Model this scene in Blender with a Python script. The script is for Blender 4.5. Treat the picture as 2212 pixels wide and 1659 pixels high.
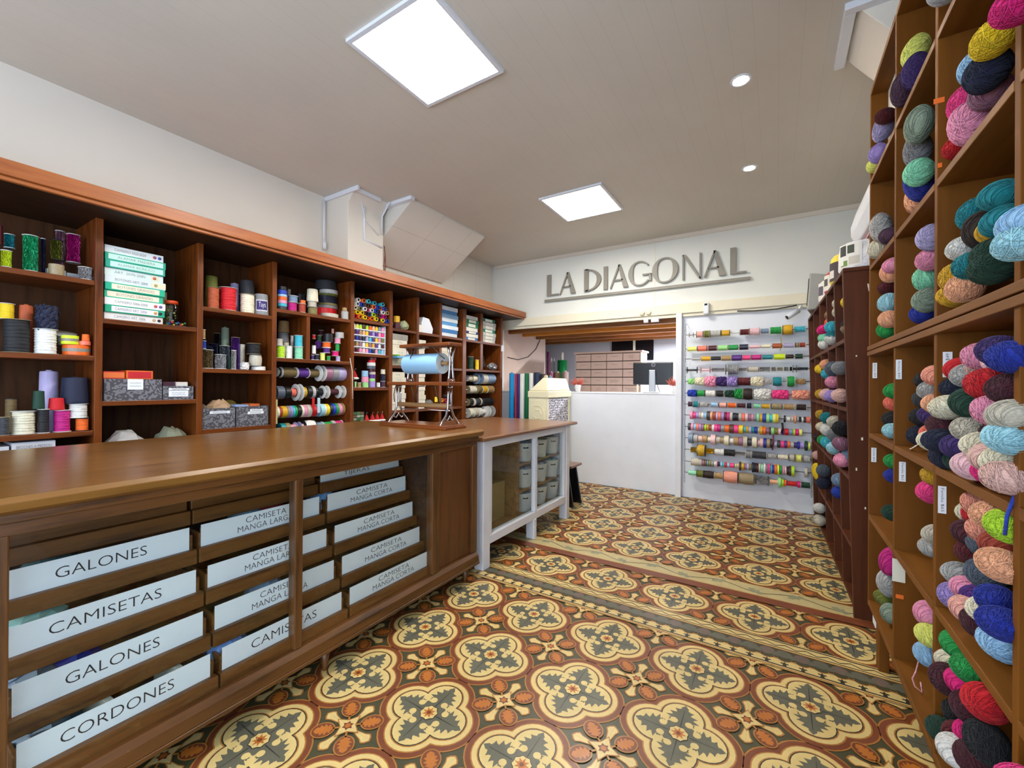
import bpy, math, random
from mathutils import Vector, Matrix, Euler
for o in list(bpy.data.objects): bpy.data.objects.remove(o)
SC=bpy.context.scene
COL=SC.collection
PI=math.pi
rnd=random.Random(7)
# ---------------------------------------------------------------- camera
cam_d=bpy.data.cameras.new('camera'); cam=bpy.data.objects.new('camera',cam_d); COL.objects.link(cam)
cam_d.sensor_width=36; cam_d.lens=912.0*36/2212; cam_d.clip_start=.02
cam.matrix_world=(Matrix.Translation((0,0,1.22))@Matrix.Rotation(math.radians(32.095),4,'Z')@Matrix.Rotation(math.radians(90.121),4,'X')@Matrix.Rotation(math.radians(.397),4,'Z'))
SC.camera=cam
# ---------------------------------------------------------------- light and exposure
SC.view_settings.view_transform='Standard'; SC.view_settings.look='None'; SC.view_settings.gamma=1
SC.view_settings.use_curve_mapping=False
SC.view_settings.exposure=1.28
W=bpy.data.worlds.new('world'); SC.world=W; W.use_nodes=True
W.node_tree.nodes['Background'].inputs[0].default_value=(.75,.87,1,1)
W.node_tree.nodes['Background'].inputs[1].default_value=.35
PANEL_E=22.0; SPOT_E=190.0
def area(name,loc,rot,sx,sy,power,col):
    l=bpy.data.lights.new(name,'AREA'); l.shape='RECTANGLE'; l.size=sx; l.size_y=sy; l.energy=power; l.color=col
    o=bpy.data.objects.new(name,l); o.location=loc; o.rotation_euler=rot; COL.objects.link(o); return o
# daylight coming in through the shop window in the front wall
area('daylight',(-1.3,-1.62,1.45),(math.radians(90),0,0),3.4,2.2,42,(.70,.83,1))
# added daylight fill for the counter labels, from an unseen side window
area('added_side_fill',(.66,-.55,1.5),(0,math.radians(90),0),2.0,1.5,20,(.62,.77,1))
# fluorescent tube light of the back room
area('tube_light',(-1.0,6.35,1.93),(0,0,0),1.2,.06,70,(.86,.90,1))
# ---------------------------------------------------------------- materials
def lin(h):
    h=h.lstrip('#'); c=[int(h[i:i+2],16)/255 for i in (0,2,4)]
    return tuple(((x+.055)/1.055)**2.4 if x>.04045 else x/12.92 for x in c)+(1,)
class NT:
    def __init__(s,name):
        s.m=bpy.data.materials.new(name); s.m.use_nodes=True; s.t=s.m.node_tree; s.n=s.t.nodes
        s.b=s.n['Principled BSDF']
    def a(s,typ,**k):
        n=s.n.new(typ)
        for q,v in k.items():
            if q.startswith('i_'): n.inputs[q[2:].replace('_',' ')].default_value=v
            else: setattr(n,q,v)
        return n
    def l(s,a,b): s.t.links.new(a,b)
    def coord(s,scale=(1,1,1),out='Object',rot=(0,0,0)):
        tc=s.a('ShaderNodeTexCoord'); mp=s.a('ShaderNodeMapping'); mp.inputs['Scale'].default_value=scale; mp.inputs['Rotation'].default_value=rot
        s.l(tc.outputs[out],mp.inputs[0]); return mp.outputs[0]
    def noise(s,vec,scale,detail=3,rough=.5):
        n=s.a('ShaderNodeTexNoise'); n.inputs['Scale'].default_value=scale; n.inputs['Detail'].default_value=detail; n.inputs['Roughness'].default_value=rough
        s.l(vec,n.inputs['Vector']); return n.outputs['Fac']
    def ramp(s,fac,stops):
        r=s.a('ShaderNodeValToRGB'); e=r.color_ramp.elements
        while len(e)<len(stops): e.new(.5)
        for i,(p,c) in enumerate(stops): e[i].position=p; e[i].color=c
        s.l(fac,r.inputs[0]); return r.outputs[0]
    def bump(s,h,strength=.3,dist=.002):
        b=s.a('ShaderNodeBump'); b.inputs['Strength'].default_value=strength; b.inputs['Distance'].default_value=dist
        s.l(h,b.inputs['Height']); s.l(b.outputs[0],s.b.inputs['Normal'])
    def mixc(s,a,b,fac,mode='MULTIPLY'):
        m=s.a('ShaderNodeMix'); m.data_type='RGBA'; m.blend_type=mode; m.clamp_factor=True
        for sock,v in ((m.inputs[0],fac),(m.inputs[6],a),(m.inputs[7],b)):
            if hasattr(v,'is_output') or hasattr(v,'links'): s.l(v,sock)
            else: sock.default_value=v
        return m.outputs[2]
    def set(s,**k):
        for q,v in k.items(): s.b.inputs[q.replace('_',' ')].default_value=v
        return s
def mul(c,k): return (c[0]*k,c[1]*k,c[2]*k,1)
def plain(name,hx,rough=.6,metal=0,var=.12,scale=14,bump=0,**k):
    t=NT(name); v=t.coord(); c=lin(hx)
    t.l(t.ramp(t.noise(v,scale,4),[(.25,mul(c,1-var)),(.75,mul(c,1+var*.6))]),t.b.inputs['Base Color'])
    t.set(Roughness=rough,Metallic=metal)
    if bump: t.bump(t.noise(v,scale*9,3),bump,.001)
    for q,x in k.items(): t.b.inputs[q.replace('_',' ')].default_value=x
    return t.m
def wood(name,hx,hx2,grain='y',rough=.35,scale=1.0,coat=.0,spec=.5):
    t=NT(name); sc={'x':(1.2,14,14),'y':(14,1.2,14),'z':(14,14,1.2)}[grain]
    v=t.coord(tuple(q*scale for q in sc)); a,b=lin(hx),lin(hx2)
    n1=t.noise(v,2.2,6,.62)
    base=t.ramp(n1,[(.30,b),(.5,mul(a,.85)),(.72,a)])
    v2=t.coord((.9,.9,.9)); n2=t.noise(v2,1.7,3)
    col=t.mixc(base,t.ramp(n2,[(.3,(.78,.76,.74,1)),(.7,(1.06,1.04,1.02,1))]),1.0)
    t.l(col,t.b.inputs['Base Color']); t.set(Roughness=rough); t.b.inputs['Coat Weight'].default_value=coat; t.b.inputs['Coat Roughness'].default_value=.2
    t.bump(n1,.12,.001); t.b.inputs['Specular IOR Level'].default_value=spec; return t.m
def objcol(name,rough=.7,metal=0,kind='plain',sheen=0):
    t=NT(name); oi=t.a('ShaderNodeObjectInfo'); v=t.coord()
    if kind=='yarn':
        ge=t.a('ShaderNodeNewGeometry'); ad=t.a('ShaderNodeMath',operation='MULTIPLY_ADD'); t.l(ge.outputs['Random Per Island'],ad.inputs[0]); ad.inputs[1].default_value=.6; t.l(t.noise(v,9,3,.6),ad.inputs[2])
        r=t.ramp(ad.outputs[0],[(.35,(.50,.50,.50,1)),(1.0,(1.25,1.25,1.25,1))])
        col=t.mixc(oi.outputs['Color'],r,1.0); t.bump(t.noise(v,60,2),.5,.02)
    elif kind=='sequin':
        vo=t.a('ShaderNodeTexVoronoi'); vo.inputs['Scale'].default_value=9; t.l(v,vo.inputs['Vector'])
        r=t.ramp(vo.outputs['Color'],[(.15,(.45,.45,.45,1)),(.9,(1.5,1.5,1.5,1))]); col=t.mixc(oi.outputs['Color'],r,1.0)
        t.bump(vo.outputs['Distance'],.8,.05)
    else:
        f=t.noise(v,4,3); r=t.ramp(f,[(.3,(.86,.86,.86,1)),(.7,(1.05,1.05,1.05,1))]); col=t.mixc(oi.outputs['Color'],r,1.0)
    t.l(col,t.b.inputs['Base Color']); t.set(Roughness=rough,Metallic=metal)
    if sheen: t.b.inputs['Sheen Weight'].default_value=sheen
    return t.m
def emit(name,col,strength):
    t=NT(name); t.b.inputs['Base Color'].default_value=col; t.b.inputs['Emission Color'].default_value=col; t.b.inputs['Emission Strength'].default_value=strength; return t.m
def glass(name,tint=(.93,.96,.95,1),gl=.07):
    t=NT(name); t.n.remove(t.b); o=t.n['Material Output']
    tr=t.a('ShaderNodeBsdfTransparent'); tr.inputs[0].default_value=tint
    g=t.a('ShaderNodeBsdfGlossy'); g.inputs['Roughness'].default_value=.02
    fr=t.a('ShaderNodeFresnel'); fr.inputs[0].default_value=1.4
    ge=t.a('ShaderNodeNewGeometry'); iv=t.a('ShaderNodeMath',operation='SUBTRACT'); iv.inputs[0].default_value=1; t.l(ge.outputs['Backfacing'],iv.inputs[1])
    mu=t.a('ShaderNodeMath',operation='MULTIPLY'); t.l(fr.outputs[0],mu.inputs[0]); t.l(iv.outputs[0],mu.inputs[1])
    m=t.a('ShaderNodeMixShader'); t.l(mu.outputs[0],m.inputs[0]); t.l(tr.outputs[0],m.inputs[1]); t.l(g.outputs[0],m.inputs[2]); t.l(m.outputs[0],o.inputs[0]); return t.m
M={}
M['mahog']=wood('mahogany_wood','7e4014','451e0a','z',.36,1,.12,.35)
M['mahogy']=wood('mahogany_board','7a3e14','451e0a','y',.36,1,.12,.35)
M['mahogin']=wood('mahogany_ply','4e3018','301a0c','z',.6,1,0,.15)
M['crown']=wood('cornice_wood','b4662f','8a4018','y',.4,1,.15)
M['ctop']=wood('counter_top_wood','8a5e28','603a12','y',.28,1,.3)
M['cfront']=wood('counter_wood','6a421c','38200c','y',.36,1,.2)
M['cfrontz']=wood('counter_wood_upright','6a421c','38200c','z',.36,1,.2)
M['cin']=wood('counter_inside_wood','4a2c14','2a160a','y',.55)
M['drawer']=wood('drawer_wood','7a4c20','4a2a0e','y',.42)
M['panelw']=wood('counter_panel_wood','6a3e18','4a2a10','z',.45)
M['bcase']=wood('bookcase_laminate','7a4a14','643a0c','z',.6,.6,0,.15)
M['bcasey']=wood('bookcase_board','80501a','683e10','y',.55,.6,0,.2)
M['bedge']=wood('bookcase_edge','8a6a48','6e4e30','z',.5)
M['dcase']=wood('dark_painted_wood','5c3019','42200e','z',.5,.5,0,.18)
M['standw']=wood('stand_wood','8a4a20','52260e','x',.28,1,.3)
M['dowel']=wood('dowel_wood','b08858','8a6238','x',.5)
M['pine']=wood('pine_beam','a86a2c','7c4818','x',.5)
M['pinelit']=wood('lit_pine_beam','f09a34','d07c20','x',.45)  # orange light on the second beam is put into its wood colour
M['wtop']=wood('white_cabinet_top_wood','8a5a30','5c3516','y',.3,1,.3)
M['wshelf']=wood('cabinet_shelf_wood','a07848','7c5730','y',.5)
M['wall']=plain('white_wall_paint','e0d9cd',.75,var=.03,scale=3,bump=.08)
M['bwall']=plain('back_wall_paint','e0e2dc',.75,var=.03,scale=3,bump=.08)
M['ivory']=plain('ivory_paint','e6dfc8',.55,var=.04,scale=6)
M['white']=plain('white_paint','e0e4ec',.45,var=.04,scale=5)
M['bluewhite']=plain('white_gloss_paint','e2e4ea',.35,var=.06,scale=9)
M['pinkwall']=plain('pinkish_plaster','d8bfae',.8,var=.06,scale=3)
M['greywall']=plain('back_room_plaster','c4c4c8',.8,var=.06,scale=2)
M['paper']=plain('white_paper','eceef2',.7,var=.03,scale=8)
M['ink']=plain('dark_ink','2a2228',.6,var=.0)
M['greyink']=plain('grey_ink','6e6a6a',.6,var=.0)
M['chrome']=plain('polished_metal','c8c4c8',.16,1,var=.05,scale=20)
M['steel']=plain('steel_rod','a8a8aa',.3,1,var=.05)
M['blackw']=plain('black_wire','1c1a1a',.5)
M['signm']=plain('sign_grey','8c877c',.5,var=.03)
M['kraft']=plain('kraft_card','8f8060',.8,var=.12)
M['cardw']=plain('ivory_card','e2dcc8',.75,var=.06)
M['cream']=plain('cream_plastic','e8e0be',.4,var=.03,scale=5)
M['creamlid']=plain('white_lid','eeece4',.35,var=.02)
M['black']=plain('black_plastic','141416',.28,var=.1)
M['silverp']=plain('silver_plastic','b4b6ba',.3,.6,var=.04)
M['basket']=plain('white_basket','d6d8d4',.5,var=.05,scale=20)
M['greypl']=plain('grey_plastic','9a9a94',.45,var=.05)
M['screen']=plain('screen_glass','1a2430',.08)
M['dwin']=plain('dark_pane','16181c',.12)
M['drawfront']=plain('drawer_card_front','d8b8a4',.7,var=.05)
M['pcol']=objcol('coloured_plastic',.4)
M['thread']=objcol('thread',.68)
M['satin']=objcol('satin_thread',.28)
M['ribbon']=objcol('ribbon',.42)
M['sequin']=objcol('sequin',.22,.55,'sequin')
M['yarn']=objcol('yarn',.95,0,'yarn',.06)
M['card']=objcol('coloured_card',.65)
M['glass']=glass('window_glass')
M['tint']=glass('jar_glass',(.80,.82,.78,1))
M['panel']=emit('light_panel',(1,.955,.875,1),PANEL_E)
M['spot']=emit('downlight_glow',(1,.93,.82,1),SPOT_E)
M['tube']=emit('tube_glow',(.92,.94,1,1),9)
# damask cloth of the storage boxes
def _damask():
    t=NT('damask_cloth'); v=t.coord((1,1,1)); n=t.noise(v,30,2,.4)
    w=t.a('ShaderNodeTexWave'); w.inputs['Scale'].default_value=30; w.inputs['Distortion'].default_value=12; w.inputs['Detail'].default_value=1; t.l(v,w.inputs['Vector'])
    t.l(t.ramp(w.outputs['Fac'],[(.42,lin('48464a')),(.55,lin('76747a'))]),t.b.inputs['Base Color']); t.set(Roughness=.8); return t.m
M['damask']=_damask()
def _ceil():
    t=NT('plank_ceiling'); tc=t.coord((1,1,1)); s=t.a('ShaderNodeSeparateXYZ'); t.l(tc,s.inputs[0])
    m=t.a('ShaderNodeMath',operation='MULTIPLY'); m.inputs[1].default_value=10; t.l(s.outputs[0],m.inputs[0])
    fr=t.a('ShaderNodeMath',operation='FRACT'); t.l(m.outputs[0],fr.inputs[0])
    r=t.ramp(fr.outputs[0],[(0,(.80,.80,.80,1)),(.025,(1,1,1,1))]); r.node.color_ramp.interpolation='LINEAR'
    n=t.noise(tc,2,3); c=lin('cfc9be'); base=t.ramp(n,[(.3,mul(c,.97)),(.7,mul(c,1.02))])
    t.l(t.mixc(base,r,1.0),t.b.inputs['Base Color']); t.set(Roughness=.55); return t.m
M['ceil']=_ceil()
def _clad():
    t=NT('wall_cladding'); tc=t.coord((1,1,1)); s=t.a('ShaderNodeSeparateXYZ'); t.l(tc,s.inputs[0])
    outs=[]
    for i,(k,off) in ((1,(1/.46,.1)),(2,(1/.27,.0))):
        m=t.a('ShaderNodeMath',operation='MULTIPLY_ADD'); m.inputs[1].default_value=k; m.inputs[2].default_value=off; t.l(s.outputs[i],m.inputs[0])
        fr=t.a('ShaderNodeMath',operation='FRACT'); t.l(m.outputs[0],fr.inputs[0]); outs.append(t.ramp(fr.outputs[0],[(0,(.55,.52,.48,1)),(.012,(1,1,1,1))]))
    c=lin('dad6cc'); base=t.ramp(t.noise(tc,3,2),[(.3,mul(c,.97)),(.7,c)])
    t.l(t.mixc(t.mixc(base,outs[0],1.0),outs[1],1.0),t.b.inputs['Base Color']); t.set(Roughness=.5); return t.m
M['clad']=_clad()
def tile(name,hx,var=.16):
    t=NT(name); tc=t.coord((1,1,1)); c=lin(hx)
    n=t.noise(tc,26,5,.65); n2=t.noise(tc,2.3,3)
    base=t.ramp(n,[(.25,mul(c,1-var)),(.75,mul(c,1+var*.5))])
    base=t.mixc(base,t.ramp(n2,[(.3,(.86,.85,.84,1)),(.7,(1.04,1.04,1.03,1))]),1.0)
    s=t.a('ShaderNodeSeparateXYZ'); t.l(tc,s.inputs[0])
    for i,off in ((0,.428),(1,.15)):
        m=t.a('ShaderNodeMath',operation='MULTIPLY_ADD'); m.inputs[1].default_value=5; m.inputs[2].default_value=off; t.l(s.outputs[i],m.inputs[0])
        fr=t.a('ShaderNodeMath',operation='FRACT'); t.l(m.outputs[0],fr.inputs[0])
        base=t.mixc(base,t.ramp(fr.outputs[0],[(0,(.72,.68,.64,1)),(.008,(1,1,1,1))]),1.0)
    t.l(base,t.b.inputs['Base Color'])
    t.l(t.ramp(t.noise(tc,7,4),[(.3,(.30,.30,.30,1)),(.7,(.46,.46,.46,1))]),t.b.inputs['Roughness']); return t.m
TM=[tile('tile_green','46432c'),tile('tile_tan','a87032'),tile('tile_red','763e24'),tile('tile_cream','d2b878',.10),tile('tile_dark','36332a'),tile('tile_grey','605e4e'),tile('tile_orange','b46a28'),tile('tile_pale','b8a878',.12),tile('tile_sage','8e8e70'),tile('tile_mauve','6e5c52')]
T_GREEN,T_TAN,T_RED,T_CREAM,T_DARK,T_GREY,T_ORANGE,T_PALE,T_SAGE,T_MAUVE=range(10)
# ---------------------------------------------------------------- mesh building
class MB:
    def __init__(s): s.v=[];s.f=[];s.m=[];s.sm=[]
    def add(s,vs,fs,mi=0,smooth=False):
        o=len(s.v); s.v+=[tuple(q) for q in vs]
        for f in fs: s.f.append([i+o for i in f]); s.m.append(mi); s.sm.append(smooth)
        return s
    def box(s,x0,x1,y0,y1,z0,z1,mi=0):
        return s.add([(x0,y0,z0),(x1,y0,z0),(x1,y1,z0),(x0,y1,z0),(x0,y0,z1),(x1,y0,z1),(x1,y1,z1),(x0,y1,z1)],[(0,3,2,1),(4,5,6,7),(0,1,5,4),(1,2,6,5),(2,3,7,6),(3,0,4,7)],mi)
    def frustum(s,z0,z1,a0,b0,a1,b1,mi=0,cx=0,cy=0):
        return s.add([(cx-a0,cy-b0,z0),(cx+a0,cy-b0,z0),(cx+a0,cy+b0,z0),(cx-a0,cy+b0,z0),(cx-a1,cy-b1,z1),(cx+a1,cy-b1,z1),(cx+a1,cy+b1,z1),(cx-a1,cy+b1,z1)],[(0,3,2,1),(4,5,6,7),(0,1,5,4),(1,2,6,5),(2,3,7,6),(3,0,4,7)],mi)
    def lathe(s,prof,seg=24,mi=0,smooth=True,fn=None,closed=False,axis='z',c=(0,0,0)):
        vs=[];n=len(prof)
        for i,(r,z) in enumerate(prof):
            for k in range(seg):
                a=2*PI*k/seg; rr=r*(fn(i,k) if fn else 1); p=(rr*math.cos(a),rr*math.sin(a),z)
                if axis=='x': p=(p[2],p[0],p[1])
                elif axis=='y': p=(p[1],p[2],p[0])
                vs.append((p[0]+c[0],p[1]+c[1],p[2]+c[2]))
        fs=[]
        for i in range(n if closed else n-1):
            j=(i+1)%n
            for k in range(seg): fs.append((i*seg+k,i*seg+(k+1)%seg,j*seg+(k+1)%seg,j*seg+k))
        s.add(vs,fs,mi,smooth)
        if not closed:
            o=len(s.v)-len(vs)
            if prof[0][0]>1e-5: s.f.append([o+k for k in range(seg)][::-1]); s.m.append(mi); s.sm.append(False)
            if prof[-1][0]>1e-5: s.f.append([o+(n-1)*seg+k for k in range(seg)]); s.m.append(mi); s.sm.append(False)
        return s
    def tube(s,pts,r,seg=6,mi=0,closed=False):
        pts=[Vector(p) for p in pts]; n=len(pts); vs=[]; up=None
        for i,p in enumerate(pts):
            a=pts[(i-1)%n] if (i or closed) else p; b=pts[(i+1)%n] if (i<n-1 or closed) else p
            t=(b-a).normalized() if (b-a).length>1e-9 else Vector((0,0,1))
            if up is None: up=Vector((0,0,1)) if abs(t.z)<.9 else Vector((1,0,0))
            u=(up-t*up.dot(t)).normalized(); w=t.cross(u); up=u
            rr=r[i] if isinstance(r,(list,tuple)) else r
            for k in range(seg):
                q=2*PI*k/seg; vs.append(p+u*(rr*math.cos(q))+w*(rr*math.sin(q)))
        fs=[]
        for i in range(n if closed else n-1):
            j=(i+1)%n
            for k in range(seg): fs.append((i*seg+k,i*seg+(k+1)%seg,j*seg+(k+1)%seg,j*seg+k))
        if not closed: fs+=[tuple(range(seg))[::-1],tuple((n-1)*seg+k for k in range(seg))]
        return s.add(vs,fs,mi,True)
    def flat(s,pts,z,mi=0): return s.add([(x,y,z) for x,y in pts],[tuple(range(len(pts)))],mi)
    def prism(s,pts,h0,h1,plane='xy',mi=0):
        n=len(pts); mp={'xy':lambda p,h:(p[0],p[1],h),'xz':lambda p,h:(p[0],h,p[1]),'yz':lambda p,h:(h,p[0],p[1])}[plane]
        vs=[mp(p,h0) for p in pts]+[mp(p,h1) for p in pts]
        return s.add(vs,[tuple(range(n))[::-1],tuple(range(n,2*n))]+[(i,(i+1)%n,n+(i+1)%n,n+i) for i in range(n)],mi)
    def mesh(s,name,mats):
        me=bpy.data.meshes.new(name); me.from_pydata(s.v,[],s.f)
        for m in mats: me.materials.append(m)
        me.polygons.foreach_set('material_index',s.m); me.polygons.foreach_set('use_smooth',s.sm); me.update(); return me
def mats(m): return [M[q] if isinstance(q,str) else q for q in (m if isinstance(m,(list,tuple)) else [m])]
def link(name,data,parent=None,loc=(0,0,0),rot=(0,0,0),scale=(1,1,1),color=None):
    o=bpy.data.objects.new(name,data); COL.objects.link(o); o.location=loc; o.rotation_euler=rot; o.scale=scale
    if parent: o.parent=parent
    if color: o.color=color
    return o
def obj(name,mb,m,parent=None,bevel=0,**k):
    o=link(name,mb.mesh(name,mats(m)),parent,**k)
    if bevel:
        b=o.modifiers.new('bevel','BEVEL'); b.width=bevel; b.segments=2; b.limit_method='ANGLE'; b.angle_limit=math.radians(50)
    return o
def tag(o,label,cat,group=None):
    o['label']=label; o['category']=cat
    if group: o['group']=group
    return o
def thing(name,label,cat,loc=(0,0,0),rot=(0,0,0),group=None):
    return tag(link(name,None,None,loc,rot),label,cat,group)
def struct(name,mb,m,bevel=0,**k):
    o=obj(name,mb,m,None,bevel,**k); o['kind']='structure'; return o
_tx={}
def text_mesh(s,w=None,h=None,thin=-.012):
    k=(s,w,h)
    if k in _tx: return _tx[k]
    cu=bpy.data.curves.new('lettering','FONT'); cu.body=s; cu.align_x='CENTER'; cu.align_y='CENTER'; cu.offset=thin; cu.space_line=.82; cu.resolution_u=3
    o=bpy.data.objects.new('lettering',cu); COL.objects.link(o)
    dg=bpy.context.evaluated_depsgraph_get(); me=bpy.data.meshes.new_from_object(o.evaluated_get(dg)); bpy.data.objects.remove(o)
    xs=[v.co.x for v in me.vertices];ys=[v.co.y for v in me.vertices]
    if xs:
        cx=(min(xs)+max(xs))/2;cy=(min(ys)+max(ys))/2;ww=max(xs)-min(xs);hh=max(ys)-min(ys)
        fx=w/ww if w else h/hh; fy=h/hh if h else fx
        for v in me.vertices: v.co=((v.co.x-cx)*fx,(v.co.y-cy)*fy,0)
    me.name='lettering'; me.materials.clear(); _tx[k]=me; return me
def lettering(s,parent,loc,rot,w=None,h=None,m='ink'):
    me=text_mesh(s,w,h)
    if len(me.materials)==0: me.materials.append(M[m])
    elif me.materials[0]!=M[m]: me=me.copy(); me.materials[0]=M[m]
    return link('lettering',me,parent,loc,rot)
RX=(PI/2,0,0); RPX=(PI/2,0,PI/2)       # facing -y / facing +x
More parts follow.
